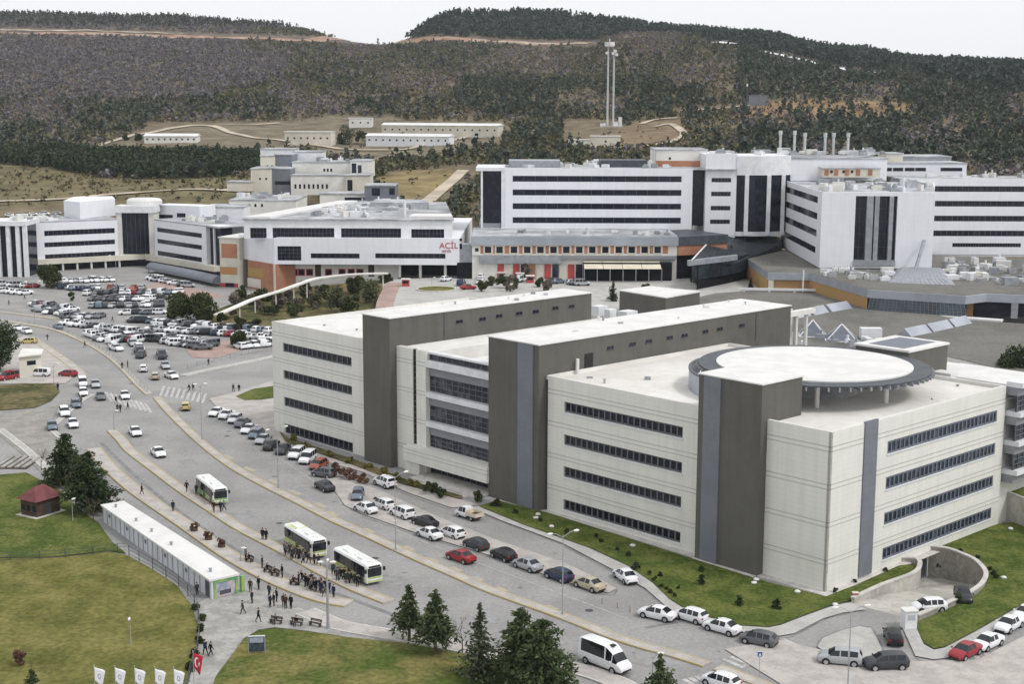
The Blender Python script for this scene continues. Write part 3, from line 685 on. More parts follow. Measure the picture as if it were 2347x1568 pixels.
# medians and platforms with painted kerbs
def band(name, pts, w, m='pink', z=.16, yellow=True):
    P = smooth_line(gp(pts), 5); mb = MB(); ribbon(mb, P, w, 0, z); struct(mb, name, M[m])
    mb = MB()
    for sg in (-1, 1): ribbon(mb, P, .20, 0, z+.012, sg*(w/2+.10))
    struct(mb, 'kerb', M['yellow'] if yellow else M['kerb'])
band('median', [(-60, 728), (0, 735), (67, 745), (134, 759), (200, 787), (251, 818), (284, 847), (317, 882), (342, 905)], 1.0, 'paving')
band('median', [(360, 912), (384, 940), (418, 975), (475, 1027), (532, 1070), (608, 1113), (684, 1151), (761, 1191), (829, 1222), (906, 1258), (980, 1292), (1047, 1321), (1114, 1351), (1181, 1376), (1265, 1406), (1333, 1432), (1400, 1459), (1479, 1485), (1533, 1499), (1620, 1526)], 1.05)
band('median', [(1645, 1533), (1700, 1553), (1790, 1590)], 1.05)
band('platform', [(256, 988), (280, 1012), (300, 1036), (358, 1080), (415, 1123), (484, 1169), (548, 1211), (605, 1241), (662, 1271), (738, 1313), (781, 1335), (826, 1356), (892, 1382)], 1.15)
band('platform', [(215, 1030), (250, 1072), (300, 1117), (345, 1150), (430, 1208), (520, 1271), (600, 1317), (680, 1353), (745, 1376), (800, 1386)], 1.7)
band('kerb_strip', [(700, 1404), (760, 1430), (800, 1441), (930, 1463), (1030, 1481), (1150, 1507), (1309, 1533), (1420, 1570), (1500, 1620)], 2.0, 'pink', .14, False)
band('kerb_strip', [(75, 778), (110, 800), (160, 835), (190, 862)], 1.4, 'pink', .14)
band('kerb_strip', [(0, 985), (60, 1032), (110, 1078), (160, 1122), (200, 1150)], .8, 'paving', .14, False)
band('kerb_strip', [(212, 905), (180, 925), (128, 972), (118, 985), (170, 1030)], .5, 'paving', .14, False)
band('kerb_strip', [(420, 862), (470, 850), (530, 838), (640, 815)], 1.2, 'paving', .14, False)
band('kerb_strip', [(0, 715), (60, 723), (150, 735), (190, 748)], .8, 'paving', .14)
# markings
def stripes(A, B, n, length_px, w, m='white_mark', z=.022):
    mb = MB()
    for i in range(n):
        q = (i+.5)/n; p = G(A[0]+(B[0]-A[0])*q, A[1]+(B[1]-A[1])*q); e = G(A[0]+(B[0]-A[0])*q+length_px[0], A[1]+(B[1]-A[1])*q+length_px[1])
        ribbon(mb, [p, e], w, z-.01, z)
    struct(mb, 'crossing_stripes', M[m])
stripes((236, 897), (338, 926), 9, (14, 22), .45)
stripes((362, 906), (470, 925), 9, (8, -22), .45)
stripes((1650, 1515), (1800, 1462), 9, (46, 20), .5)
stripes((1560, 1560), (1660, 1535), 7, (70, 40), .5)
stripes((2000, 1545), (2347, 1480), 14, (20, 45), .5)
def line(pts, w, m, z=.018, name='lane_marking'):
    mb = MB(); ribbon(mb, smooth_line(gp(pts), 5), w, z-.01, z); struct(mb, name, M[m])
line([(232, 1015), (300, 1082), (380, 1150), (470, 1215), (560, 1270), (680, 1328), (800, 1372), (900, 1410)], .55, 'dark_line', name='tyre_track')
line([(1480, 1440), (1560, 1425), (1600, 1418)], .5, 'dark_line', name='tyre_track')
line([(1290, 1250), (1400, 1310), (1450, 1345)], .4, 'dark_line', name='tyre_track')
for gl in ([(1080, 1168), (1150, 1198), (1290, 1250), (1400, 1308), (1480, 1354), (1540, 1407), (1600, 1434), (1700, 1454), (1787, 1463), (1821, 1457), (1886, 1423), (1931, 1410), (1985, 1402)],
           [(2073, 1447), (2100, 1509), (2140, 1517), (2178, 1512), (2240, 1472), (2347, 1414)], [(1873, 1487), (1884, 1464), (1930, 1446), (1969, 1437), (1998, 1441), (2014, 1469), (2028, 1504)],
           [(830, 1184), (960, 1229), (1100, 1271), (1200, 1306), (1300, 1340), (1395, 1365), (1414, 1353)], [(505, 948), (560, 989), (640, 1030), (720, 1057), (830, 1087), (935, 1135), (1035, 1170)]):
    line(gl, .22, 'dark_line', .02, 'kerb_shade')  # dark strip painting in the shade at the foot of the kerbs
line([(640, 1050), (760, 1130), (900, 1210), (1040, 1270), (1200, 1330), (1440, 1420)], .10, 'white_mark')
line([(1700, 1530), (1800, 1480)], .25, 'white_mark')
mb = MB()
for k, (x, y) in enumerate([(520, 1052), (570, 1080), (625, 1108), (675, 1134), (733, 1163), (762, 1182), (842, 1221), (935, 1262), (990, 1290), (1042, 1310), (1093, 1332), (1145, 1356), (1260, 1398), (1320, 1425), (1385, 1448)]):
    a, b = G(x-9, y-9), G(x+13, y+1); ribbon(mb, [a, b], .85, .012, .022)
struct(mb, 'road_marking', M['yellowmark'])
mb = MB()
for (x, y) in [(700, 1300), (745, 1320), (790, 1342), (860, 1372), (640, 1265), (545, 1218), (480, 1175)]:
    a, b = G(x-10, y-4), G(x+14, y+6); ribbon(mb, [a, b], .7, .012, .022)
struct(mb, 'road_marking', M['yellowmark'])
# wear: asphalt repairs, oil spots and manhole covers
_rw = random.Random(9)
for (x, y, w_, h_) in [(430, 1060, 26, 9), (560, 1180, 34, 10), (905, 1330, 40, 12), (1120, 1420, 44, 12), (330, 950, 22, 8), (690, 1120, 26, 9), (1250, 1470, 50, 12), (240, 840, 20, 7), (1500, 1520, 60, 12), (380, 1190, 22, 12), (960, 1270, 30, 8), (1840, 1540, 40, 12)]:
    struct(sheet(gp([(x-w_+_rw.uniform(-4, 4), y-h_*.4), (x+w_*.3, y-h_), (x+w_+_rw.uniform(-4, 4), y+h_*.5), (x-w_*.2, y+h_)]), .012), 'asphalt_patch', M['patch'])
mb = MB()
for i in range(60):
    x = _rw.uniform(150, 1700); y = 820+(x-150)*.42+_rw.uniform(-40, 200); p = G(x, y); r = _rw.uniform(.15, .5); k = 9
    if y > 1560: continue
    pts = [(p[0]+r*math.cos(6.283*j/k)*_rw.uniform(.6, 1.2), p[1]+r*math.sin(6.283*j/k)*_rw.uniform(.6, 1.2), .008) for j in range(k)]; mb.add(pts, [list(range(k))])
struct(mb, 'oil_stain', M['dark_line'])
for x, y in [(520, 1000), (640, 1200), (860, 1280), (1010, 1380), (1350, 1400), (420, 1120), (300, 880), (1420, 1500)]:
    p = G(x, y); mb = MB(); mb.disc(p, .34, -.01, .016, 18); mb.disc(p, .42, -.012, .010, 18); o = mb.build('manhole_cover', M['steel_dark'], None); tag(o, None, None, None, 'structure')
# planting strip at the foot of the clinic
mb = sheet(gp([(640, 992), (660, 1006), (830, 1062), (930, 1102), (1060, 1140), (1055, 1147), (920, 1112), (820, 1072), (655, 1016)]), .2); struct(mb, 'flower_bed', M['grass_rough'])

# ------------------------------------------------------------------ garage ramp: sunken floor with curved walls
def garage():
    T = thing('garage_ramp_walls', 'curved stone faced wall around the sunken garage ramp under the clinic corner', 'retaining wall', (*G(2200, 1350), 0))
    PG = PITG; n = len(PG)
    def depth_at(i): q = i/(n-1); return -3.0*max(0, 1-(q/.85)**1.5)
    def curve(P, dep, top, w, name, m):
        mb = MB(); vs = []; fs = []
        for i, p in enumerate(P):
            a, b = P[max(i-1, 0)], P[min(i+1, len(P)-1)]; dx, dy = b[0]-a[0], b[1]-a[1]; l = math.hypot(dx, dy)
            nx, ny = -dy/l*w/2, dx/l*w/2
            z0 = dep(i)-.3
            vs += [(p[0]+nx, p[1]+ny, z0), (p[0]+nx, p[1]+ny, top), (p[0]-nx, p[1]-ny, top), (p[0]-nx, p[1]-ny, z0)]
        for i in range(len(P)-1):
            a, b = i*4, i*4+4
            for q in range(4): fs.append([a+q, a+(q+1) % 4, b+(q+1) % 4, b+q])
        fs += [[3, 2, 1, 0], [4*len(P)-4+k for k in range(4)]]
        mb.add(vs, fs); return mb.build(name, m, T)
    curve(PG, depth_at, .55, .3, 'wall', M['stonewall'])
    mb = MB(); ribbon(mb, PG, .5, .55, .68); mb.build('coping', M['kerb'], T)
    nf = len(PITF)
    curve(PITF, lambda i: -3.0*max(0, (i/(nf-1)-.1)/.9)**.8, .55, .3, 'wall', M['concrete'])
    mb = MB(); ribbon(mb, PITF, .5, .55, .68); mb.build('coping', M['kerb'], T)
    # floor: strips between the two walls
    mb = MB(); k = 14; A = [PG[int(round((n-1)*(1-i/(k-1))))] for i in range(k)]; B = [PITF[int(round((nf-1)*i/(k-1)))] for i in range(k)]
    vs = []; fs = []
    for i in range(k):
        z = 0 if i == 0 else -3.0*min(1, (i/(k-1)*1.25))**1.2
        vs += [(*A[i], z-.012), (*B[i], z-.012)]
    for i in range(k-1): fs.append([2*i, 2*i+1, 2*i+3, 2*i+2])
    mb.add(vs, fs); struct(mb, 'ramp_floor', M['concrete'])
    a, b = PITF[-1], PG[0]; w = Wall(a, b); mb = MB(); w.box(mb, -.3, w.L+.3, -3.2, .3, -.6, -.2)
    mb.build('garage_door', M['steel_dark'], T)
garage()
def far_wall():
    A, B = G(2293, 1118), G(2420, 1215)
    w = Wall(G(2288, 1185), G(2480, 1268)); mb = MB(); w.box(mb, 0, w.L, 0, 3.6, -.3, 0)
    solo(mb, 'retaining_wall', M['concrete'], 'bare concrete retaining wall at the rear right corner of the clinic', 'retaining wall')
    q = [G(2288, 1182), G(2480, 1262), (130, 260), (80, 235)]
    struct(sheet([w.p(0, -.3), w.p(w.L, -.3), (130, 230), (88, 215)], 3.45), 'bank', M['grass_lawn'])
far_wall()
# ------------------------------------------------------------------ buildings behind (survey units, world plan)
def ZY(y, d, x=CX): return GD(x, y, d)[2]
def prism(T, name, m, pts, z0, z1, **k):
    mb = MB(); mb.hexa([HD(*p) for p in pts], z0, z1); return mb.build(name, m, T, **k)
def wall_between(x0, d0, x1, d1): return Wall(HD(x0, d0), HD(x1, d1))
def strips(w, T, rows, n=14, glass='glass', sill=None, depth=.14, bar=.12, m='white', span=None, zr=None, frame='steel_dark', t=.3):
    """rows of ribbon windows given by pixels of the left end and the right x"""
    rs = [w.rect(*r) for r in rows]
    facade(w, T, span[0], span[1], zr[0], zr[1], rs, M[m], t=t)
    for r in rs: window(w, T, *r, n=n, glass=M[glass], frame=M[frame], depth=depth, bar=bar)
    return rs
def slab(T, w, x0, x1, y0, y1, m, o0, o1, name, ref=None):
    s0, z1 = w.hit(x0, y0); s1, _ = w.hit(x1, y0); _, z0 = w.hit(x0, y1); mb = MB(); w.box(mb, s0, s1, z0, z1, o0, o1); return mb.build(name, M[m], T)
_ru = random.Random(11)
def roof_units(T, pts, z, n, mats=('steel_grey', 'metal_white', 'roof_mid', 'cream2'), smax=3.2, hmax=1.6):
    """scattered plant on a flat roof; pts = quad of plan points"""
    for i in range(n):
        u, v = _ru.random(), _ru.random()
        p = [(pts[0][k]*(1-u)+pts[1][k]*u)*(1-v)+(pts[3][k]*(1-u)+pts[2][k]*u)*v for k in (0, 1)]
        w, d, h = _ru.uniform(.8, smax), _ru.uniform(.7, smax*.7), _ru.uniform(.5, hmax); a = _ru.choice([0, .15, -.3, .8])
        c, s = math.cos(a), math.sin(a); mb = MB()
        q = lambda x, y: (p[0]+x*c-y*s, p[1]+x*s+y*c)
        mb.hexa([q(-w/2, -d/2), q(w/2, -d/2), q(w/2, d/2), q(-w/2, d/2)], z, z+h)
        kind = _ru.random()
        if kind < .35: mb.hexa([q(-w*.6, -.2), q(w*.9, -.2), q(w*.9, .2), q(-w*.6, .2)], z+h*.3, z+h*.6)
        elif kind < .55: mb.tube([(*q(0, 0), z+h), (*q(0, 0), z+h+.8)], .25, 8)
        elif kind < .75: mb.hexa([q(-w*.3, -d*.3), q(w*.3, -d*.3), q(w*.3, d*.3), q(-w*.3, d*.3)], z+h, z+h+.35)
        mb.build('roof_unit', M[_ru.choice(mats)], T)

def left_wing_building():
    T = thing('hospital_building', 'low white hospital wing with curved centre and dark glass tower behind the packed car park', 'building', (*HD(250, 425), 0))
    zt = ZY(512, 420); zb = ZY(599, 420)
    # left wing
    w = wall_between(57, 420, 271, 434)
    mb = MB(); mb.hexa([w.p(0, -.35), w.p(w.L, -.35), w.p(w.L, -16), w.p(0, -16)], zb, zt-.35); mb.build('core', M['white'], T)
    strips(w, T, [(101, 529, 541, 263), (101.5, 556, 567, 263.5), (103, 583.5, 593.5, 264)], span=(0, w.L), zr=(zb, zt), n=16)
    mb = MB(); mb.hexa([w.p(-.2, .1), w.p(w.L, .1), w.p(w.L, -16), w.p(-.2, -16)], zt-.34, zt-.05); mb.build('roof', M['roof_mid'], T)
    mb = MB(); w.box(mb, -1, w.L+8, zb-1.5, zb-.02, -3, 1.6); mb.build('canopy', M['cream'], T)
    for i in range(7):
        s = 2+i*(w.L)/6.5; mb = MB(); p = w.p(s, .9); mb.tube([(*p, 0), (*p, zb-1.4)], .32, 10); mb.build('column', M['cream2'], T)
    mb = MB(); w.box(mb, -1, w.L+6, 0, zb-1.4, -6, -2.2); mb.build('ground_floor_glazing', M['glass'], T)
    # right wing
    w2 = wall_between(355, 433, 473, 410)
    mb = MB(); mb.hexa([w2.p(0, -.35), w2.p(w2.L, -.35), w2.p(w2.L, -16), w2.p(0, -16)], zb, zt-.35); mb.build('core', M['white'], T)
    strips(w2, T, [(360, 521, 531, 462), (360.5, 547, 557, 462), (361, 574, 584.5, 462)], span=(0, w2.L), zr=(zb, zt), n=10)
    mb = MB(); mb.hexa([w2.p(0, .1), w2.p(w2.L+7, .1), w2.p(w2.L+7, -16), w2.p(0, -16)], zt-.34, zt-.05); mb.build('roof', M['roof_mid'], T)
    mb = MB(); w2.box(mb, -4, w2.L+6, zb-1.6, zb-.02, -3, 1.2); mb.build('canopy', M['cream'], T)
    mb = MB(); w2.box(mb, -4, w2.L+6, 0, zb-1.5, -6, -1.6); mb.build('ground_floor_glazing', M['glass'], T)
    mb = MB(); w2.box(mb, w2.L+.2, w2.L+6.2, zb, zt-.5, -5, -1.2); g = mb.build('end_glazing', M['glass'], T)
    mb = MB(); w2.box(mb, w2.L+2.7, w2.L+3.3, zb, zt-.5, -1.18, -.7); w2.box(mb, w2.L+.2, w2.L+6.2, zt-.5, zt+.1, -5, -.5); mb.build('frame', M['metal_white'], g)
    # centre: concave glazed tower between white piers
    w3 = wall_between(270, 437, 356, 437); z1 = ZY(490, 437); z2 = ZY(474, 437)
    mb = MB(); w3.box(mb, 1.6, w3.L-1.7, ZY(584, 437), z1, -4, .0); g = mb.build('atrium_glazing', M['glass'], T)
    mb = MB()
    for i in range(7): s = 1.6+(w3.L-3.3)*i/6; w3.box(mb, s-.07, s+.07, ZY(584, 437), z1, .003, .12)
    mb.build('frame', M['steel_dark'], g)
    mb = MB(); w3.box(mb, 0, 1.6, zb, z2-.3, -6, .4); mb.build('pier', M['cream2'], T); mb = MB(); w3.box(mb, w3.L-1.7, w3.L, zb, z2-.3, -6, .4); mb.build('pier', M['cream2'], T)
    mb = MB(); w3.box(mb, -.4, w3.L+.4, z1, z2, -6, .9); mb.build('head_beam', M['metal_white'], T)
    cc = w3.p(w3.L*.62, -6); rx = w3.L*.47
    prof = [(0, 1), (1.2, 1), (1.75, .9), (1.95, .72)]
    mb = MB(); k = 28; vs = []; fs = []
    for z, q in prof:
        for i in range(k): t = 2*math.pi*i/k; vs.append((cc[0]+rx*q*math.cos(t), cc[1]+4.2*q*math.sin(t), z2+.02+z))
    for j in range(3):
        for i in range(k): fs.append([j*k+i, j*k+(i+1) % k, (j+1)*k+(i+1) % k, (j+1)*k+i])
    fs.append([3*k+i for i in range(k)]); mb.add(vs, fs); mb.build('dome', M['roof_white'], T)
    prism(T, 'ground_floor_glazing', M['glass'], [(268, 438), (357, 438), (357, 445), (268, 445)], 0, zb-1.4)
    # rear roof houses
    mb = MB(); mb.hexa([HD(150.5, 440), HD(187, 433), HD(268, 449), HD(262, 462), HD(175, 458)], zt-.3, ZY(460, 445)); mb.build('roof_house', M['white'], T)
    w4 = wall_between(352, 446, 460, 440)
    zz = ZY(474, 443)
    mb = MB(); mb.hexa([w4.p(0, -.35), w4.p(w4.L, -.35), w4.p(w4.L, -9), w4.p(0, -9)], zt-.3, zz); mb.build('roof_house', M['white'], T)
    rs = strips(w4, T, [(359, 491, 501, 396), (405, 488, 498, 425)], span=(0, w4.L), zr=(zt-.3, zz+.15), n=4)
    # left glazed tower
    w5 = wall_between(-60, 408, 58, 408); zl = ZY(513, 408)
    mb = MB(); w5.box(mb, 0, w5.L, 0, zl-1, -10, -1.2); g = mb.build('tower_glazing', M['glass'], T)
    mb = MB(); w5.box(mb, 0, w5.L+.5, zl-1, zl+.3, -12, .4)
    for x in (-30, -5, 19, 41, 57): s, _ = w5.hit(x, 560); w5.box(mb, s-.55, s+.55, 0, zl-1, -1.1, .1)
    mb.build('frame', M['metal_white'], g)
    roof_units(T, [w.p(2, -2), w.p(w.L*.45, -2), w.p(w.L*.45, -13), w.p(2, -13)], zt-.05, 16)
    roof_units(T, [w2.p(1, -3), w2.p(w2.L+5, -3), w2.p(w2.L+5, -14), w2.p(1, -14)], zt-.05, 12)
    roof_units(T, [w5.p(1, -2), w5.p(w5.L, -2), w5.p(w5.L, -9), w5.p(1, -9)], zl+.3, 6)
left_wing_building()

def tube_canopy():
    A, B = G(349, 624), G(503, 657); P = [A, (A[0]*.5+B[0]*.5+.5, A[1]*.5+B[1]*.5), B]; P = smooth_line(P, 8); k = 10
    mb = MB(); vs = []; fs = []
    for i, p in enumerate(P):
        a, b = P[max(i-1, 0)], P[min(i+1, len(P)-1)]; dx, dy = b[0]-a[0], b[1]-a[1]; l = math.hypot(dx, dy); n = (-dy/l, dx/l)
        for j in range(k+1):
            t = math.pi*j/k; vs.append((p[0]+n[0]*2.1*math.cos(t), p[1]+n[1]*2.1*math.cos(t), 1.1+1.9*math.sin(t)))
    for i in range(len(P)-1):
        for j in range(k): a = i*(k+1)+j; fs.append([a, a+1, a+k+2, a+k+1])
    fs.append(list(range(k+1))); fs.append([(len(P)-1)*(k+1)+j for j in range(k+1)][::-1]); mb.add(vs, fs)
    T = thing('covered_walkway', 'grey blue barrel vaulted canopy curving beside a row of white cars', 'canopy', (*A, 0))
    mb.build('vault', M['bluegrey'], T)
    mb = MB()
    for i in range(0, len(P), 4):
        p = P[i]
        for sg in (-1.9, 1.9): mb.tube([(p[0]+.3*sg, p[1]+sg*.9, 0), (p[0]+.3*sg, p[1]+sg*.9, 1.2)], .12, 6)
    mb.build('post', M['steel_dark'], T)
tube_canopy()

ZP = 4.0                                    # level of the upper forecourt
def plateau():
    pts = [(880, 652), (905, 640), (1100, 632), (1500, 630), (1790, 625), (1800, 700), (1500, 716), (1250, 720), (1000, 722), (893, 712)]
    pl = [G(x, y, ZP) for x, y in pts]
    mb = MB(); mb.hexa(pl, -.2, ZP); struct(mb, 'forecourt', M['paving'])
    lo = [(470, 740, 0), (548, 762, 0), (640, 765, 0), (760, 758, 0), (880, 745, 0)]
    up = [(500, 708, .2), (560, 688, .9), (640, 666, 1.6), (760, 652, 3), (893, 640, ZP+.02)]
    lo = smooth_line(lo, 6); up = smooth_line(up, 6); mb = MB(); vs = []; fs = []; K = 5
    for a, b in zip(lo, up):
        p, q = (*G(*a), a[2]), (*G(*b), b[2])
        for k in range(K+1): t = k/K; vs.append(tuple(p[i]*(1-t)+q[i]*t+(.05 if i == 2 else 0) for i in range(3)))
    for i in range(len(lo)-1):
        for k in range(K): c = i*(K+1)+k; fs.append([c, c+1, c+K+2, c+K+1])
    mb.add(vs, fs); struct(mb, 'grass_bank', M['grass_rough'], smooth=True)
    mb = MB(); ribbon(mb, smooth_line([G(905, 648, ZP), G(893, 668, ZP), G(884, 690, ZP), G(880, 712, ZP)], 4), 4, ZP, ZP+.06); struct(mb, 'red_paving', M['redpave'])
    c = G(1000, 664, ZP); T = thing('flower_bed', 'round planted bed with yellow green grass on the emergency forecourt', 'flower bed', (*c, ZP))
    mb = MB(); mb.disc(c, 5.0, ZP, ZP+.3, 36, rin=4.6); mb.build('kerb', M['kerb'], T)
    mb = MB(); mb.disc(c, 4.6, ZP, ZP+.28, 36); mb.build('planting', M['grass_yellow'], T)
plateau()

def letters(T, w, x, y0, txt, size, m, name, off=.06):
    cu = bpy.data.curves.new(name, 'FONT'); cu.body = txt; cu.size = size; cu.extrude = .03; cu.align_x = 'LEFT'; cu.offset = .012
    o = bpy.data.objects.new(name, cu); COL.objects.link(o)
    dg = bpy.context.evaluated_depsgraph_get(); me = bpy.data.meshes.new_from_object(o.evaluated_get(dg)); bpy.data.objects.remove(o)
    s, z = w.hit(x, y0); p = w.p(s, off); org = T['org']
    a = math.atan2(w.d[1], w.d[0])
    me.transform(Matrix.Translation((p[0]*S-org[0], p[1]*S-org[1], z*S-org[2])) @ Matrix.Rotation(a, 4, 'Z') @ Matrix.Rotation(math.pi/2, 4, 'X'))
    me.materials.clear(); me.materials.append(m)
    q = bpy.data.objects.new(name, me); COL.objects.link(q); q.parent = T; return q

def emergency_building():
    T = thing('emergency_building', 'white emergency building with dark ribbon windows, terracotta left end and red sign letters', 'building', (*HD(800, 385), 0))
    d = 376
    w = wall_between(628, d, 1053, d-1)
    zb, zt = ZY(607, d), ZY(546.5, d)
    R_ = [w.rect(635.5, 564, 597, 690), w.rect(712, 580.5, 592, 824), w.rect(860, 580.5, 592, 1021)]
    facade(w, T, 0, w.L, zb, zt, R_, M['white'])
    for r, n, k in zip(R_, (6, 8, 12), (4, 1, 1)): window(w, T, *r, n=n, rows=k, frame=M['steel_dark'], depth=.2, bar=.1)
    mb = MB(); mb.hexa([w.p(0, -.32), w.p(w.L-.02, -.32), w.p(w.L-.02, -70), w.p(14, -70)], zb, zt-.1); mb.build('core', M['white'], T)
    # angled left flank
    wl = wall_between(547, d+14, 628, d)
    mb = MB(); wl.box(mb, 0, wl.L-.02, zb, zt-.25, -.5, 0); mb.build('wall', M['white'], T)
    mb = MB(); mb.hexa([wl.p(0, -.5), wl.p(wl.L, -.5), wl.p(wl.L+14, -40), wl.p(4, -40)], zb, zt-.4); mb.build('core', M['white'], T)
    # terracotta lower flank and tower
    wl2 = wall_between(566, d+9, 629, d-.6)
    mb = MB(); wl2.box(mb, 0, wl2.L, 0, zb, -8, -.1); o = mb.build('lower_wall', M['orange'], T)
    slab(T, wl2, 568, 604, 612, 632, 'ochre', -.08, -.02, 'wall_panel'); slab(T, wl2, 567, 597, 636, 656, 'cream', -.08, 0, 'wall_panel')
    mb = MB(); wl2.box(mb, wl2.L-.7, wl2.L, 0, zb, -.1, .12); mb.build('wall_panel', M['cream'], T)
    wt = wall_between(503, d+12, 548, d+10); zt2 = ZY(548, d+11)
    mb = MB(); wt.box(mb, 0, wt.L, 0, zt2, -12, 0); o = mb.build('end_tower', M['cream'], T)
    for x0, x1, y0, y1, m in ((507, 544, 558, 592, 'orange'), (504, 544, 611, 630, 'ochre'), (504, 546, 648, 668, 'redpaint')):
        s0, z1 = wt.hit(x0, y0); s1, z0 = wt.hit(x1, y1); b = MB(); wt.box(b, s0, s1, z0, z1, -.05, .05); b.build('wall_panel', M[m], o)
    s0, z1 = wt.hit(517, 648); s1, z0 = wt.hit(537, 664); b = MB(); wt.box(b, s0, s1, z0, z1, 0, .1); b.build('door', M['glass'], o)
    mb = MB(); wt.box(mb, -.3, wt.L+.3, zt2, zt2+.3, -12, .3); mb.build('coping', M['cream2'], o)
    mb = MB(); p = wl2.p(-3, .4); mb.tube([(*p, 0), (*p, zb)], .9, 12); mb.build('column', M['cream'], T)
    # upper storey with wide glazing, set back
    wu = wall_between(560, d+3, 1037, d+2); za, zc = ZY(546.5, d+2.5), ZY(505, d+2.5)
    U = [wu.rect(573, 522, 546, 610.5), wu.rect(624.5, 522, 546, 766), wu.rect(781.5, 523, 546, 919), wu.rect(942.5, 525, 546, 1018)]
    facade(wu, T, 0, wu.L, za-.3, zc, U, M['white_plain'], t=.4)
    for u, n in zip(U, (5, 16, 16, 9)): window(wu, T, *u, n=n, rows=2, frame=M['steel_dark'], depth=.3, bar=.09)
    mb = MB(); mb.hexa([wu.p(.1, -.42), wu.p(wu.L-.1, -.42), wu.p(wu.L-6, -66), wu.p(18, -66)], za-.3, zc-.1); mb.build('core', M['white_plain'], T)
    mb = MB(); mb.hexa([wu.p(-.5, .5), wu.p(wu.L+.5, .5), wu.p(wu.L-6, -67), wu.p(17.5, -67)], zc-.09, zc+.25); mb.build('roof', M['roof_mid'], T)
    mb = MB(); mb.hexa([wu.p(0, -.3), wu.p(7, -.3), wu.p(22, -66), wu.p(16.5, -66)], zc+.26, zc+.7); mb.build('roof_edge', M['roof_white'], T)
    mb = MB(); mb.hexa([wu.p(wu.L-11.5, .1), wu.p(wu.L+.1, .1), wu.p(wu.L-1, -9), wu.p(wu.L-11, -9)], zc+.26, zc+1.1); mb.build('roof_house', M['roof_white'], T)
    mb = MB(); p = wu.p(wu.L-13.3, -7); mb.tube([(*p, zc), (*p, zc+4.6)], .45, 10); mb.build('flue', M['roof_white'], T)
    mb = MB(); mb.hexa([wu.p(wu.L-26, -36), wu.p(wu.L-9, -36), wu.p(wu.L-11, -50), wu.p(wu.L-26, -50)], zc+.26, zc+2.2); mb.build('plant_room', M['roof_mid'], T)
    mb = MB(); mb.hexa([wu.p(24, -30), wu.p(38, -30), wu.p(38, -58), wu.p(24, -58)], zc+.26, zc+1.0); mb.build('plant_room', M['roof_mid'], T)
    roof_units(T, [wu.p(14, -5), wu.p(wu.L-14, -5), wu.p(wu.L-16, -60), wu.p(24, -60)], zc+.25, 44)
    # ground floor
    wg = wall_between(632, d+4, 1045, d+3); g0 = ZY(668, d+4)
    slab(T, wg, 633, 661, 607, 668, 'glass', -2, .3, 'entrance_glazing')
    s0, _ = wg.hit(661, 620); s1, _ = wg.hit(912, 620); mb = MB(); wg.box(mb, s0, s1, 0, zb, -3, 0); gw = mb.build('lower_wall', M['cream2'], T)
    for x in (675, 691, 709.5, 753, 784, 805, 825): 
        s, z = wg.hit(x, 624); b = MB(); wg.box(b, s-.72, s+.72, z-.72, z+.72, -.02, .04); o = b.build('window', M['glass'], gw)
        b = MB(); wg.box(b, s-.95, s-.72, z-.95, z+.95, -.02, .08); wg.box(b, s+.72, s+.95, z-.95, z+.95, -.02, .08); wg.box(b, s-.72, s+.72, z+.72, z+.95, -.02, .08); wg.box(b, s-.72, s+.72, z-.95, z-.72, -.02, .08); b.build('frame', M['redpaint'], o)
    for x in (729, 851):
        s, z = wg.hit(x, 620); b = MB(); wg.box(b, s-.8, s+.8, z-1.6, z+1.6, 0, .06); b.build('niche', M['timber'], gw)
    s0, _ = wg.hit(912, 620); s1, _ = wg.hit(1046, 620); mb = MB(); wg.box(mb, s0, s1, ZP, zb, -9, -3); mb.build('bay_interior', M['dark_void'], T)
    for x in (918, 965, 1022): s, _ = wg.hit(x, 620); p = wg.p(s, 2.2); b = MB(); b.tube([(*p, ZP), (*p, zb)], .38, 10); b.build('column', M['cream2'], T)
    letters(T, w, 1007, 569, 'ACİL', 2.15*S, M['redpaint'], 'sign_letters'); letters(T, w, 1012, 578, 'SERVİS', .82*S, M['redpaint'], 'sign_letters')
emergency_building()

def walkway():
    pts = [(495, 721, 2.2), (540, 702, 3.2), (584, 683, 4.2), (643, 665, 5.4), (690, 648, 6.4), (725, 637, 7.0), (800, 628, 7.4), (890, 625, 7.6)]
    P = smooth_line([(*G(x, y, z), z) for x, y, z in pts], 5); mb = MB(); vs = []; fs = []
    T = thing('covered_walkway', 'thin white roofed walkway climbing the bushy bank to the emergency building', 'walkway', (*P[0][:2], 0))
    for i, p in enumerate(P):
        a, b = P[max(i-1, 0)], P[min(i+1, len(P)-1)]; dx, dy = b[0]-a[0], b[1]-a[1]; l = math.hypot(dx, dy); n = (-dy/l*.75, dx/l*.75)
        vs += [(p[0]+n[0], p[1]+n[1], p[2]-.32), (p[0]+n[0], p[1]+n[1], p[2]), (p[0]-n[0], p[1]-n[1], p[2]), (p[0]-n[0], p[1]-n[1], p[2]-.32)]
    for i in range(len(P)-1):
        a, b = i*4, i*4+4
        for q in range(4): fs.append([a+q, a+(q+1) % 4, b+(q+1) % 4, b+q])
    fs += [[3, 2, 1, 0], [4*len(P)-4+k for k in range(4)]]; mb.add(vs, fs); mb.build('roof', M['cream2'], T)
    for i in range(2, len(P), 4):
        p = P[i]; b = MB(); b.tube([(p[0], p[1], max(-.1, p[2]-4.2)), (p[0], p[1], p[2]-.3)], .16, 8); b.build('post', M['cream2'], T)
walkway()

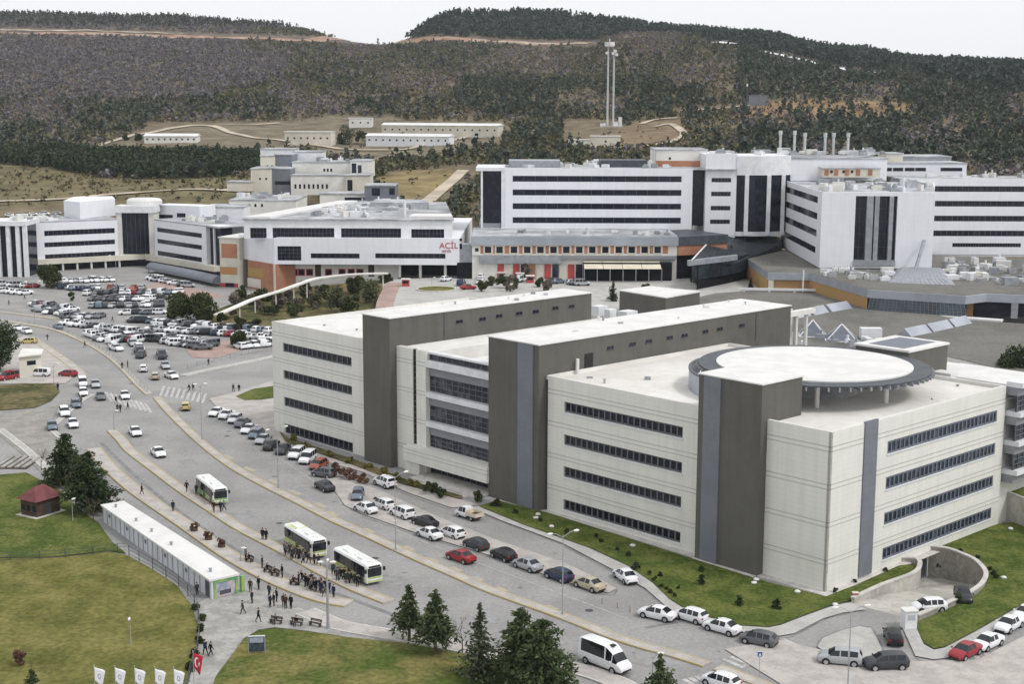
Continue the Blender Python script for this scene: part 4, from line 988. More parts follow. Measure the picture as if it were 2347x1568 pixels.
def cream_building():
    T = thing('clinic_building', 'cream and grey stepped clinic building below the pine plantation', 'building', (*HD(700, 525), 6))
    def blk(x0, x1, y0, y1, dd, m, depth=16, name='wall', zb=None):
        z1 = ZY(y0, dd); z0 = ZY(y1, dd) if zb is None else zb; w = wall_between(x0, dd, x1, dd)
        mb = MB(); w.box(mb, 0, w.L, z0, z1, -depth, 0); o = mb.build(name, M[m], T)
        mb = MB(); w.box(mb, -.2, w.L+.2, z1, z1+.35, -depth, .2); mb.build('roof', M['roof_mid'], o); return w, o
    def win(w, o, x0, x1, y0, y1, m='glass'):
        s0, z1 = w.hit(x0, y0); s1, z0 = w.hit(x1, y1); b = MB(); w.box(b, s0, s1, z0, z1, -.3, .05); b.build('window', M[m], o)
    for a in ((579, 624, 389, 445, 520, 'cream'), ):
        w, o = blk(*a)
        for x in (594, 608): win(w, o, x, x+4, 407, 412)
    w, o = blk(624.2, 669.5, 389, 448, 523, 'bluegrey', 18); win(w, o, 630, 666, 415, 423)
    w, o = blk(669.7, 794.5, 404, 448, 519, 'cream2', 14)
    for i in range(8): x = 675+i*10.3; win(w, o, x, x+4.6, 422, 432)
    w, o = blk(794.7, 849, 404, 446, 517, 'cream', 14); win(w, o, 796, 808, 412, 437)
    blk(524, 578.8, 420, 440, 516, 'cream', 10)
    w, o = blk(601.6, 633.5, 360, 392, 536, 'cream', 14)
    for x in (611, 622): win(w, o, x, x+3, 378, 381)
    blk(633.8, 673.3, 357, 392, 538, 'bluegrey', 14)
    w, o = blk(673.6, 806, 374, 407, 534, 'cream2', 16)
    for x in (741, 749, 757): win(w, o, x, x+4.5, 386, 393)
    w, o = blk(806.2, 853, 370, 407, 532, 'cream2', 14); win(w, o, 806, 817, 374, 398); win(w, o, 820, 829, 378, 396, 'glass2')
    blk(676, 742, 350, 374, 552, 'white_plain', 12); blk(602, 680, 344, 358, 566, 'white_plain', 12)
    w, o = blk(837, 906, 428, 470, 470, 'bluegrey', 14); win(w, o, 852, 871, 431, 448); win(w, o, 892, 905, 431, 446)
    w, o = blk(528, 680, 462, 560, 462, 'cream2', 26)
    for x in (568, 583, 598): win(w, o, x, x+5, 467, 474)
    w, o = blk(470, 560, 478, 560, 450, 'white_plain', 14)
    roof_units(T, [HD(535, 464), HD(670, 464), HD(690, 485), HD(560, 485)], ZY(462, 462)+.35, 12)
    roof_units(T, [HD(690, 536), HD(800, 536), HD(800, 548), HD(690, 548)], ZY(374, 534)+.35, 10)
    w, o = blk(735, 850, 447, 520, 480, 'cream2', 14); win(w, o, 790, 850, 452, 459)
cream_building()

def ward_block():
    T = thing('hospital_building', 'large white hospital ward block with long dark ribbon windows and roof chimneys', 'building', (*HD(1700, 400), ZP))
    d = 398; w = wall_between(1157, d, 1584, d); zt, zb = ZY(385, d), ZY(542, d)-1.0
    rows = [(1175, 402.5, 416, 1562.5), (1175, 434, 447.5, 1562), (1175, 465.5, 479, 1561), (1175, 497.5, 511, 1560.5), (1175, 527.5, 538, 1404)]
    strips(w, T, rows, span=(0, w.L), zr=(zb, zt), n=15)
    mb = MB(); w.box(mb, .02, w.L-.02, zb, zt-.4, -24, -.32); mb.build('core', M['white'], T)
    mb = MB(); w.box(mb, -8, w.L+12, zt-.38, zt-.1, -24, -.02); mb.build('roof', M['roof_mid'], T)
    # left glazed end in a white frame
    wl = wall_between(1096, d, 1157, d)
    mb = MB(); wl.box(mb, .8, wl.L-.1, ZY(512, d), zt-.8, -20, -1.2); g = mb.build('end_glazing', M['glass'], T)
    mb = MB(); wl.box(mb, -.6, wl.L-.01, zt-.8, zt+.15, -20, .3)
    for x0, x1 in ((1102, 1106.5), (1149, 1157)): s0, _ = wl.hit(x0, 450); s1, _ = wl.hit(x1, 450); wl.box(mb, s0, min(s1, wl.L-.01), zb, zt-.8, -1.2, .1)
    mb.build('frame', M['metal_white'], g)
    slab(T, wl, 1098, 1157, 512, 540, 'steel_grey', -18, -.8, 'lower_wall')
    # dark slot then the centre
    w2 = wall_between(1584, d+4, 1614, d+4); mb = MB(); w2.box(mb, 0, w2.L, ZY(518, d), ZY(392, d), -14, 0); mb.build('slot_glazing', M['glass'], T)
    w3 = wall_between(1613.5, d+1, 1684, d+1); z3 = ZY(350, d+1)
    rows = [(1631, 407.5, 417.5, 1676), (1630, 439, 449.5, 1675), (1629, 471.5, 482, 1674), (1627.5, 503, 513, 1673)]
    strips(w3, T, rows, span=(0, w3.L), zr=(zb, z3), n=6)
    mb = MB(); w3.box(mb, .02, w3.L-.02, zb, z3-.3, -26, -.32); mb.build('core', M['white'], T)
    # rounded glazed bay
    a, b = HD(1684, d+1), HD(1806, d+4); k = 12; bulge = 1.6
    arc = [(a[0]+(b[0]-a[0])*i/k, a[1]+(b[1]-a[1])*i/k-bulge*math.sin(math.pi*i/k)) for i in range(k+1)]
    back = [(b[0], b[1]+20), (a[0], a[1]+20)]
    zg1, zg0, zf = ZY(400, d), ZY(530, d), ZY(356, d)
    mb = MB(); mb.hexa(arc+back, zg0, zg1); g = mb.build('bay_glazing', M['glass'], T)
    mb = MB(); arc2 = [(p[0], p[1]-.3) for p in arc]; mb.hexa(arc2+back, zg1, zf); mb.build('bay_head', M['metal_white'], T)
    mb = MB()
    for x in (1706, 1755, 1789):
        t = (x-1684)/(1806-1684); p = (a[0]+(b[0]-a[0])*t, a[1]+(b[1]-a[1])*t-bulge*math.sin(math.pi*t)-.15); mb.box(p[0]-.55, p[0]+.55, p[1]-.5, p[1]+.3, zg0-1, zg1)
    mb.build('frame', M['metal_white'], g)
    mb = MB(); mb.hexa([(p[0], p[1]-.4) for p in arc]+back, zg0-1.2, zg0); mb.build('bay_sill', M['metal_white'], T)
    # upper floors behind
    def up(x0, x1, y0, y1, dd, m, depth=18, name='upper_wall'):
        wq = wall_between(x0, dd, x1, dd); z1, z0 = ZY(y0, dd), ZY(y1, dd); b = MB(); wq.box(b, 0, wq.L, z0, z1, -depth, 0); o = b.build(name, M[m], T)
        b = MB(); wq.box(b, -.2, wq.L+.2, z1, z1+.3, -depth, .2); b.build('roof', M['roof_mid'], o); return wq, o
    wq, o = up(1500, 1616, 343, 392, 412, 'cream2'); 
    s0, z1 = wq.hit(1503, 368); s1, z0 = wq.hit(1611, 385); b = MB(); wq.box(b, s0, s1, z0, z1, -.1, .08); b.build('wall_panel', M['orange'], o)
    s0, z1 = wq.hit(1533, 360); b = MB(); wq.box(b, s0, s0+.6, z1-.7, z1, -.1, .06); b.build('vent', M['black'], o)
    up(1804, 2025, 362, 412, 403, 'white', 24)
    wq, o = up(1880, 2010, 384, 404, 396, 'cream', 6, 'roof_house')
    for x in (1890, 1912, 1937, 1962, 1990):
        s0, z1 = wq.hit(x, 388); s1, z0 = wq.hit(x+9, 402); b = MB(); wq.box(b, s0, s1, z0, z1, 0, .1); b.build('wall_panel', M['orange'], o)
    for x in (1903, 1931, 1950): s0, z1 = wq.hit(x, 390); b = MB(); wq.box(b, s0, s0+.7, z1-.7, z1, .02, .14); b.build('vent', M['black'], o)
    wq, o = up(2022, 2206, 372, 400, 425, 'white', 20)
    for x0, x1 in ((2026, 2044), (2047, 2070), (2074, 2096), (2098, 2122), (2156, 2230)): s0, z1 = wq.hit(x0, 384); s1, z0 = wq.hit(min(x1, 2205), 392); b = MB(); wq.box(b, s0, s1, z0, z1, -.1, .05); b.build('window', M['glass'], o)
    up(2055, 2170, 357, 372, 440, 'steel_grey', 16); up(2022, 2060, 350, 380, 428, 'cream', 10)
    # right wing
    w4 = wall_between(2078, d, 2480, d); z4 = ZY(406.5, d)
    rows = [(2094, 426, 439, 2460), (2134, 460, 473, 2460), (2133, 494, 507, 2460), (2132, 528, 541, 2460), (2183, 557, 566, 2340)]
    strips(w4, T, rows, span=(0, w4.L), zr=(ZY(580, d), z4), n=26)
    mb = MB(); w4.box(mb, .02, w4.L-.02, ZY(585, d), z4-.4, -20, -.32); mb.build('core', M['white'], T)
    mb = MB(); w4.box(mb, -2, w4.L, z4-.38, z4-.1, -20, -.02); mb.build('roof', M['roof_mid'], T)
    # projecting wing towards the camera
    zs, zsb = ZY(437.5, 352), ZY(612, 352)
    wa = wall_between(1789, 408, 1880, 352); wb = wall_between(1880, 352, 2138, 351)
    rows = [(1796, 425, 438.5, 1875.5), (1795, 458, 472, 1874.5), (1793.5, 492, 506, 1873), (1792, 526.5, 540, 1870.5)]
    rs = [wa.rect(*r) for r in rows]
    facade(wa, T, 0, wa.L, zsb, zs, rs, M['white'])
    for r in rs: window(wa, T, *r, n=9, frame=M['steel_dark'], depth=.14, bar=.12)
    gl = wb.rect(1962, 449, 596, 2058)
    facade(wb, T, 0, wb.L, zsb, zs, [gl], M['white'], t=1.2)
    window(wb, T, *gl, n=8, rows=5, frame=M['steel_dark'], depth=1.0, bar=.08, name='stair_window')
    mb = MB()
    for x, ww in ((1993, .8), (2009, .55), (2042, .5)): s, _ = wb.hit(x, 500); wb.box(mb, s-ww, s+ww, gl[2], gl[3], -.9, .25)
    wb.box(mb, gl[0], gl[1], gl[2]-1.3, gl[2], -1.1, .6); mb.build('pilaster', M['steel_grey'], T)
    mb = MB(); mb.hexa([wa.p(0, -.34), wa.p(wa.L-.3, -.34), wb.p(.3, -1.24), wb.p(wb.L-.02, -1.24), HD(2136, 398), HD(1800, 410)], zsb-.5, zs-.4); mb.build('core', M['white'], T)
    mb = MB(); mb.hexa([wa.p(0, -.02), wa.p(wa.L-.03, -.02), wb.p(wb.L-.02, -.02), HD(2130, 397), HD(1795, 409)], zs-.39, zs-.12); mb.build('roof', M['roof_mid'], T)
    q = [HD(1890, 356), HD(2125, 356), HD(2100, 390), HD(1830, 390)]
    roof_units(T, q, zs-.12, 34, smax=3.6, hmax=2.0)
    roof_units(T, [w.p(4, -3), w.p(w.L-4, -3), w.p(w.L-4, -22), w.p(4, -22)], zt-.1, 26)
    roof_units(T, [HD(1630, 404), HD(2015, 407), HD(2015, 425), HD(1640, 425)], ZY(355, 401), 34, smax=4)
    roof_units(T, [w4.p(10, -3), w4.p(w4.L-4, -3), w4.p(w4.L-4, -18), w4.p(6, -18)], z4-.1, 12)
    mb = MB(); w.box(mb, w.L*.52, w.L*.77, zt, zt+1.9, -18, -9); mb.build('plant_screen', M['steel_dark'], T)
    mb = MB(); w.box(mb, w.L*.02, w.L*.30, zt, zt+1.7, -20, -8); mb.build('plant_screen', M['steel_grey'], T)
    for x in (1780.5, 1812.6, 1836, 1882, 1901, 1934):
        p = HD(x, 424); z0, z1 = ZY(352, 424), ZY(297 if x < 1830 else 302, 424); c = MB(); c.tube([(*p, z0), (*p, z1)], .40, 10); c.tube([(*p, z1-1.2), (*p, z1)], .56, 10); c.build('chimney', M['chimney'], T)
ward_block()

def podium_front():
    T = thing('podium_building', 'low podium with grey metal fascia, terracotta window band and cafe awning', 'building', (*HD(1300, 380), ZP))
    d = 374; w = wall_between(1082, d, 1552, d)
    zt, z1, z2, z3 = ZY(542, d), ZY(562, d), ZY(585, d), ZY(603, d)
    mb = MB(); w.box(mb, -.3, w.L+.3, z1, zt, -28, .4); mb.build('fascia', M['metal'], T)
    mb = MB(); w.box(mb, 0, w.L+.2, zt, zt+.1, -28, -1); mb.build('roof', M['roof_mid'], T)
    mb = MB(); w.box(mb, 0, w.L, z2, z1, -20, 0); bw = mb.build('window_band', M['cream2'], T)
    xs = [1093, 1118.6, 1145, 1178, 1208.4, 1238.6, 1268.5, 1298, 1327.6, 1357.5, 1387.5, 1418, 1447.8, 1477.5, 1507.3]
    for i, x in enumerate(xs):
        s, z = w.hit(x, 572.5); r = .85 if i else .45; b = MB(); w.box(b, s-r, s+r, z-r, z+r, -.1, .05); o = b.build('window', M['glass'], bw)
        if i:
            b = MB(); e = r+.38; w.box(b, s-e, s-r, z-e, z+e, -.02, .10); w.box(b, s+r, s+e, z-e, z+e, -.02, .10); w.box(b, s-r, s+r, z+r, z+e, -.02, .10); w.box(b, s-r, s+r, z-e, z-r, -.02, .10); b.build('frame', M['cream'], o)
        b = MB(); w.box(b, s+r+.5, s+r+1.9, z-1.0, z+1.05, -.02, .04); b.build('wall_panel', M['orange'], bw)
    mb = MB(); w.box(mb, 0, w.L, ZP, z2, -16, -.4); gw = mb.build('ground_wall', M['cream2'], T)
    s0, _ = w.hit(1098, 590); s1, _ = w.hit(1288, 590); mb = MB(); w.box(mb, s0, s1, z3, z2, -.4, .5); mb.build('shop_fascia', M['steel_grey'], T)
    s2, _ = w.hit(1550, 590); mb = MB(); w.box(mb, s1, s2, z2-.9, z2, -.4, .7); mb.build('shop_fascia', M['spandrel'], T)
    cols = ['redpaint', 'cream', 'redpaint', 'glass', 'orange', 'cream', 'redpaint', 'glass2', 'cream', 'redpaint', 'glass']
    for i, x in enumerate(range(1140, 1330, 18)):
        a, _ = w.hit(x, 600); e, _ = w.hit(x+15, 600); b = MB(); w.box(b, a, e, ZP, z3-.3, -.5, -.2); b.build('shop_front', M[cols[i % len(cols)]], T)
    # open passage at the left
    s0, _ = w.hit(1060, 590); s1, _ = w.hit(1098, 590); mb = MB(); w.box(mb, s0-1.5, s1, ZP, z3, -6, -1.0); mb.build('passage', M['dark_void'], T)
    mb = MB(); w.box(mb, s0-1.5, s1, z3, z1, -6, -1.2); mb.build('link_wall', M['steel_grey'], T)
    for y0, y1 in ((548, 554), (560, 572)):
        b = MB(); w.box(b, s0-.8, s1-4.5, ZY(y1, d), ZY(y0, d), -1.3, -1.1); b.build('window', M['glass'], T)
    # awning
    a, _ = w.hit(1337, 600); e, _ = w.hit(1512, 600); za, zb = ZY(597, d), ZY(615, d-6)
    mb = MB(); n = 4
    for i in range(n):
        q0, q1 = a+(e-a)*i/n, a+(e-a)*(i+1)/n-.12; vs = [(*w.p(q0, 0), za), (*w.p(q1, 0), za), (*w.p(q1, 6), zb), (*w.p(q0, 6), zb)]
        mb.add(vs+[(x, y, z-.12) for x, y, z in vs], [[0, 1, 2, 3], [7, 6, 5, 4], [0, 4, 5, 1], [1, 5, 6, 2], [2, 6, 7, 3], [3, 7, 4, 0]])
    mb.build('awning', M['awning'], T)
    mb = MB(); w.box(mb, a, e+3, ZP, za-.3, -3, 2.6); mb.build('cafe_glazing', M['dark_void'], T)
    mb = MB()
    for i in range(7): s = a+(e-a)*i/6; p = w.p(s, 5.8); mb = MB(); mb.tube([(*p, ZP), (*p, zb)], .12, 6); mb.build('awning_post', M['steel_grey'], T)
    
    # terracotta corner turning back
    wc = wall_between(1552, d, 1640, d+6); mb = MB(); wc.box(mb, .3, wc.L+4, z2, z1, -18, -.1); mb.build('corner_wall', M['orange'], T)
    mb = MB(); wc.box(mb, .3, wc.L+4, z1, zt, -18, .2); mb.build('corner_fascia', M['steel_dark'], T)
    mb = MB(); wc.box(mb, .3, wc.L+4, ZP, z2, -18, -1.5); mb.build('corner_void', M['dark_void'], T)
    roof_units(T, [w.p(6, -3), w.p(w.L-2, -3), w.p(w.L-2, -14), w.p(6, -14)], zt+.1, 12, smax=1.6, hmax=1.2)
podium_front()

def atrium():
    T = thing('glass_atrium', 'dark sloping glass atrium roof between the white wings', 'building', (*HD(1680, 370), ZP))
    e0, e1 = GD(1586, 597, 352), GD(1680, 606, 366); t0, t1 = GD(1633, 546, 392), GD(1680, 556, 394); u0, u1 = GD(1676, 527, 406), GD(1795, 545, 409); t2 = GD(1790, 560, 396)
    mb = MB(); lo = lambda p: (p[0], p[1], ZP+2.5)
    vs = [e0, e1, t1, t0, u0, u1, t2, lo(e0), lo(e1), lo(t2), lo(u1), lo(t0)]
    mb.add(vs, [[0, 1, 2, 3], [3, 2, 4], [2, 6, 5, 4], [1, 6, 2], [0, 7, 8, 1], [1, 8, 9, 6], [6, 9, 10, 5], [0, 3, 11, 7], [3, 4, 5, 10, 11]]); g = mb.build('glass_roof', M['glass_roof'], T)
    up = Vector((0, 0, .12)); A, B, C, D = [Vector(p)+up for p in (e0, t0, e1, t1)]; U0, U1, T2 = [Vector(p)+up for p in (u0, u1, t2)]
    mb = MB(); mb.tube([A, B], .22, 6); mb.build('ridge_beam', M['metal_white'], g)
    gb = MB()
    for i in range(1, 7): t = i/7; gb.tube([A.lerp(C, t), B.lerp(D, t)], .07, 5)
    for i in range(1, 8): t = i/8; gb.tube([U0.lerp(U1, t), D.lerp(T2, t)], .07, 5)
    for i in range(1, 5): t = i/5; gb.tube([A.lerp(B, t), C.lerp(D, t)], .06, 5)
    gb.build('glazing_bar', M['steel_dark'], g)
    mb = MB(); mb.hexa([(e0[0]-1, e0[1]-1), (e1[0]+1, e1[1]-1), (e1[0]+1, e1[1]+1.5), (e0[0]-1, e0[1]+1.5)], e0[2]-1.3, e0[2]-.05); mb.build('eaves', M['steel_grey'], T)
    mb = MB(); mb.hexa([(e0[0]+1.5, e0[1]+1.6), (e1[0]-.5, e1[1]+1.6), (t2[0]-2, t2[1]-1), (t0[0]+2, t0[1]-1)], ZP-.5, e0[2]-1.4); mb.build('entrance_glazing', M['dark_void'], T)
atrium()

def podium_side():
    T = thing('podium_building', 'flat roofed podium with grey metal fascia, ochre walls and sloped green glass', 'building', (*HD(1950, 330), 4))
    zt, zf, zb = 9.5, 7.75, 5.2
    line = [HD(1677, 404), HD(1762, 344), HD(1857, 343), HD(1995, 312), HD(2220, 302), HD(2268, 306), HD(2480, 300)]
    back = [HD(2480, 372), HD(1800, 398)]
    def inset(pts, o):
        return [(p[0], p[1]+o) for p in pts]
    mb = MB(); mb.hexa(line+back, zf, zt); mb.build('fascia', M['metal'], T)
    mb = MB(); mb.hexa(inset(line, .7)+back, zt+.02, zt+.06); mb.build('roof', M['roof_grey'], T)
    mb = MB(); mb.hexa(inset(line[:4], .5)+[HD(1995, 340), HD(1800, 398)], zb-2, zf); mb.build('wall', M['ochre'], T)
    wl = Wall(line[0], line[1])
    mb = MB(); wl.box(mb, 0, wl.L, 4, zf-.02, -1.5, -.25); lw = mb.build('side_wall', M['cream'], T)
    for i in range(7): b = MB(); s = wl.L*(.30+.08*i); wl.box(b, s, s+wl.L*.045, 5.6, 6.9, -.3, -.2); b.build('window', M['glass'], lw)
    for i in range(3): b = MB(); s = wl.L*(.06+.07*i); wl.box(b, s, s+wl.L*.05, 5.5, 7, -.3, -.2); b.build('wall_panel', M['orange'], lw)
    wg = Wall(HD(1995, 312), HD(2220, 302)); mb = MB()
    vs = [(*wg.p(.5, .1), zf), (*wg.p(wg.L-.2, .1), zf), (*wg.p(wg.L+.6, 1.0), zb-.3), (*wg.p(.2, 1.0), zb-.3), (*wg.p(.5, -3), zf), (*wg.p(wg.L-.2, -3), zf), (*wg.p(wg.L-.2, -3), zb-.3), (*wg.p(.2, -3), zb-.3)]
    mb.add(vs, [[0, 3, 2, 1], [0, 4, 7, 3], [1, 2, 6, 5], [4, 5, 6, 7], [3, 7, 6, 2], [0, 1, 5, 4]]); g = mb.build('sloped_glazing', M['glass_green'], T)
    mb = MB()
    for i in range(25): t = i/24; a = Vector(vs[0]).lerp(Vector(vs[1]), t); b = Vector(vs[3]).lerp(Vector(vs[2]), t); mb.tube([a+Vector((0, -.05, 0)), b+Vector((0, -.05, 0))], .05, 4)
    for i in range(1, 5): t = i/5; mb.tube([Vector(vs[0]).lerp(Vector(vs[3]), t)+Vector((0, -.05, 0)), Vector(vs[1]).lerp(Vector(vs[2]), t)+Vector((0, -.05, 0))], .05, 4)
    mb.build('glazing_bar', M['frame_blue'], g)
    wr = Wall(HD(2268, 306), HD(2480, 300)); mb = MB(); wr.box(mb, -5, wr.L, zb-.6, zf, -4, -1); mb.build('window_wall', M['glass'], T)
    mb = MB(); wr.box(mb, -4.6, -2.6, zb-.8, zf, -3, -.3); mb.build('pillar', M['ochre'], T)
    mb = MB(); wr.box(mb, 5.2, 6.6, zb-.8, zf+1, -.9, -.1); mb.build('pillar', M['steel_grey'], T)
    mb = MB(); wg.box(mb, -3, wg.L+8, zb-.45, zb-.05, 0, 2.4); mb.build('roof_edge', M['roof_white'], T)
    # glazed lantern roofs and plant on top
    q0, q1, q2, q3 = HD(2040, 324), HD(2195, 320), HD(2165, 352), HD(2060, 354)
    mb = MB(); z = zt+.1; cxm, cym = [sum(v)/4 for v in zip(q0, q1, q2, q3)]
    top = [((p[0]-cxm)*.8+cxm, (p[1]-cym)*.72+cym, z+.75) for p in (q0, q1, q2, q3)]; low = [(*p, z) for p in (q0, q1, q2, q3)]
    mb.add(low+top, [[0, 1, 5, 4], [1, 2, 6, 5], [2, 3, 7, 6], [3, 0, 4, 7], [4, 5, 6, 7], [3, 2, 1, 0]]); g = mb.build('lantern_roof', M['steel_grey'], T)
    mb = MB()
    for i in range(1, 14): t = i/14; mb.tube([Vector(low[0]).lerp(Vector(low[1]), t)+Vector((0, 0, .04)), Vector(top[0]).lerp(Vector(top[1]), t)+Vector((0, 0, .04)), Vector(top[3]).lerp(Vector(top[2]), t)+Vector((0, 0, .04))], .08, 4)
    mb.build('glazing_bar', M['metal'], g)
    roof_units(T, [HD(1890, 334), HD(2040, 326), HD(2040, 346), HD(1900, 350)], zt+.06, 22, mats=('roof_white', 'metal_white', 'steel_grey', 'roof_mid'), smax=3, hmax=1.3)
    roof_units(T, [HD(2170, 330), HD(2400, 316), HD(2400, 366), HD(2150, 366)], zt+.06, 50, mats=('roof_white', 'metal_white', 'steel_grey', 'roof_mid', 'cream'), smax=3.6, hmax=1.8)
    mb = MB(); mb.tube([(*HD(2100, 346), zt), (*HD(2118, 350), ZY(548, 350))], .45, 8); mb.build('duct', M['steel_grey'], T)
    p = HD(1844, 341); mb = MB(); mb.tube([(*p, 4), (*p, zt+1)], .18, 8); mb.build('downpipe', M['metal_white'], T)
    wf = Wall(line[1], line[2]); mb = MB(); wf.box(mb, -7, wf.L+6, 5.6, 6.1, 3.0, 3.6)
    for s in (-6, 0, 6): wf.box(mb, s, s+.5, 3, 5.6, 3.1, 3.5)
    mb.build('terrace_beam', M['metal_white'], T)
podium_side()

def low_roof():
    T = thing('link_building', 'single storey link building with flat grey brown gravel roof and skylights', 'building', (*HD(2050, 270), 0))
    z = 5.2
    P = [G(1640, 672, z), G(1740, 664, z), G(1860, 668, z), G(1990, 690, z), G(2200, 732, z), G(2347, 742, z), G(2560, 760, z), G(2560, 900, z), G(2347, 858, z), G(2262, 838, z), G(2100, 800, z), G(1900, 770, z), G(1700, 745, z), G(1520, 715, z), G(1560, 690, z)]
    mb = MB(); mb.hexa(P, 0, z-.1); mb.build('wall', M['cream2'], T)
    mb = sheet(P, z); mb.build('roof', M['roof_grey'], T)
    def ridge(x0, y0, x1, y1, w, h, mm='metal'):
        a, b = Vector((*G(x0, y0, z), z)), Vector((*G(x1, y1, z), z)); d = (b-a).normalized(); n = Vector((-d.y, d.x, 0))*w/2; up = Vector((0, 0, h))
        mb = MB(); mb.add([a-n, a+n, b+n, b-n, a+up, b+up], [[0, 3, 5, 4], [1, 4, 5, 2], [0, 4, 1], [3, 2, 5], [0, 1, 2, 3]]); mb.build('skylight', M[mm], T)
    for q in ((1812, 728, 1846, 722), (1853, 721, 1886, 714), (1893, 713, 1940, 705), (2072, 770, 2120, 760), (2124, 759, 2170, 749), (2174, 748, 2212, 739)): ridge(*q, 3.2, 1.5)
    for x, y, s, h in ((1862, 768, 3.6, 3.0), (1928, 778, 4.2, 3.0)):
        c = G(x, y, z); mb = MB(); vs = [(c[0]+s*math.cos(t+.6), c[1]+s*math.sin(t+.6), z) for t in (0, 1.571, 3.142, 4.712)]+[(c[0], c[1], z+h)]
        mb.add(vs, [[0, 1, 4], [1, 2, 4], [2, 3, 4], [3, 0, 4], [3, 2, 1, 0]]); o = mb.build('skylight', M['frame_blue'], T)
        mb = MB()
        for k in range(4): mb.tube([vs[k], vs[4]], .12, 5); mb.tube([vs[k], vs[(k+1) % 4]], .12, 5)
        mb.build('frame', M['metal_white'], o)
    c = G(1995, 775, z); mb = MB(); mb.box(c[0]-2, c[0]+2, c[1]-1, c[1]+1, z, z+2); mb.build('roof_unit', M['metal_white'], T)
    roof_units(T, [G(1830, 790, z), G(2020, 798, z), G(2030, 780, z), G(1830, 772, z)], z, 14, mats=('metal_white', 'steel_grey'), smax=2.5, hmax=1)
    # brown stair house with a white roof
    q = [G(1526, 684, 8.8), G(1604, 670, 8.8), G(1490, 658, 8.8), G(1420, 667, 8.8)]
    mb = MB(); mb.hexa(q, 0, 8.8); st = mb.build('stair_house', M['brown'], T)
    cx_, cy_ = sum(p[0] for p in q)/4, sum(p[1] for p in q)/4
    mb = MB(); mb.hexa([((p[0]-cx_)*1.02+cx_, (p[1]-cy_)*1.02+cy_) for p in q], 8.8, 9.05); mb.build('roof', M['roof_white'], st)
low_roof()

# ------------------------------------------------------------------ on the hillside
def hill_box(name, label, x0, x1, yb, yt, dep, m, cat='building', roof='roof_white', group=None, wins=0, pitched=False, skew=0):
    a = hill_at(x0, yb); b = hill_at(x1, yb); dd = (a[1]+b[1])/2; zt = ZY(yt, dd); z0 = min(a[2], b[2])-1.5
    w = wall_between(x0, dd, x1, dd+skew); T = thing(name, label, cat, (*w.p(w.L/2), z0+1.5), group)
    mb = MB(); w.box(mb, 0, w.L, z0, zt, -dep, 0); o = mb.build('wall', M[m], T)
    mb = MB()
    if pitched:
        h = dep*.16; vs = [(*w.p(-.4, .5), zt), (*w.p(w.L+.4, .5), zt), (*w.p(w.L+.4, -dep-.5), zt), (*w.p(-.4, -dep-.5), zt), (*w.p(-.4, -dep/2), zt+h), (*w.p(w.L+.4, -dep/2), zt+h)]
        mb.add(vs, [[0, 1, 5, 4], [2, 3, 4, 5], [0, 4, 3], [1, 2, 5], [3, 2, 1, 0]])
    else: w.box(mb, -.3, w.L+.3, zt, zt+.4, -dep-.3, .3)
    mb.build('roof', M[roof], T)
    for i in range(wins):
        s = w.L*(i+.5)/wins; b = MB(); zz = z0+1.5+(zt-z0-1.5)*.55; w.box(b, s-.5, s+.5, zz-.5, zz+.5, -.2, .05); b.build('window', M['glass'], T)
    return T
hill_box('hillside_hall', 'long low white shed alone on the left of the bare clearing', 340, 459, 328, 314, 9, 'cream2', pitched=True, wins=9)
hill_box('hillside_house', 'pale cream block house beside dark round trees on the clearing', 658, 762, 333, 304, 10, 'cream', wins=7, skew=-4)
hill_box('hillside_house', 'small cream house at the upper edge of the clearing', 804, 856, 293, 272, 9, 'cream2', wins=3)
hill_box('hillside_hall', 'white single storey hall in front of the long cream hall', 842, 1030, 331, 312, 9, 'white_plain', pitched=True, wins=12, skew=-14)
hill_box('hillside_hall', 'longest cream hall with a row of small windows below the wooded hill', 878, 1142, 308, 287, 9, 'cream', pitched=True, wins=16, skew=-24)
hill_box('hillside_house', 'small cream utility house below the twin telecom masts', 1352, 1418, 338, 312, 7, 'cream', wins=1)
hill_box('hillside_shed', 'low cream annex beside the utility house under the masts', 1300, 1350, 334, 320, 6, 'cream2')
hill_box('hillside_shed', 'flat white roofed shelter among the trees above the cream halls', 890, 928, 247, 243, 6, 'steel_dark')
hill_box('hillside_wall', 'grey blue retaining wall on the cut slope right of the masts', 1707, 1748, 243, 217, 2, 'bluegrey', 'wall', 'bluegrey')
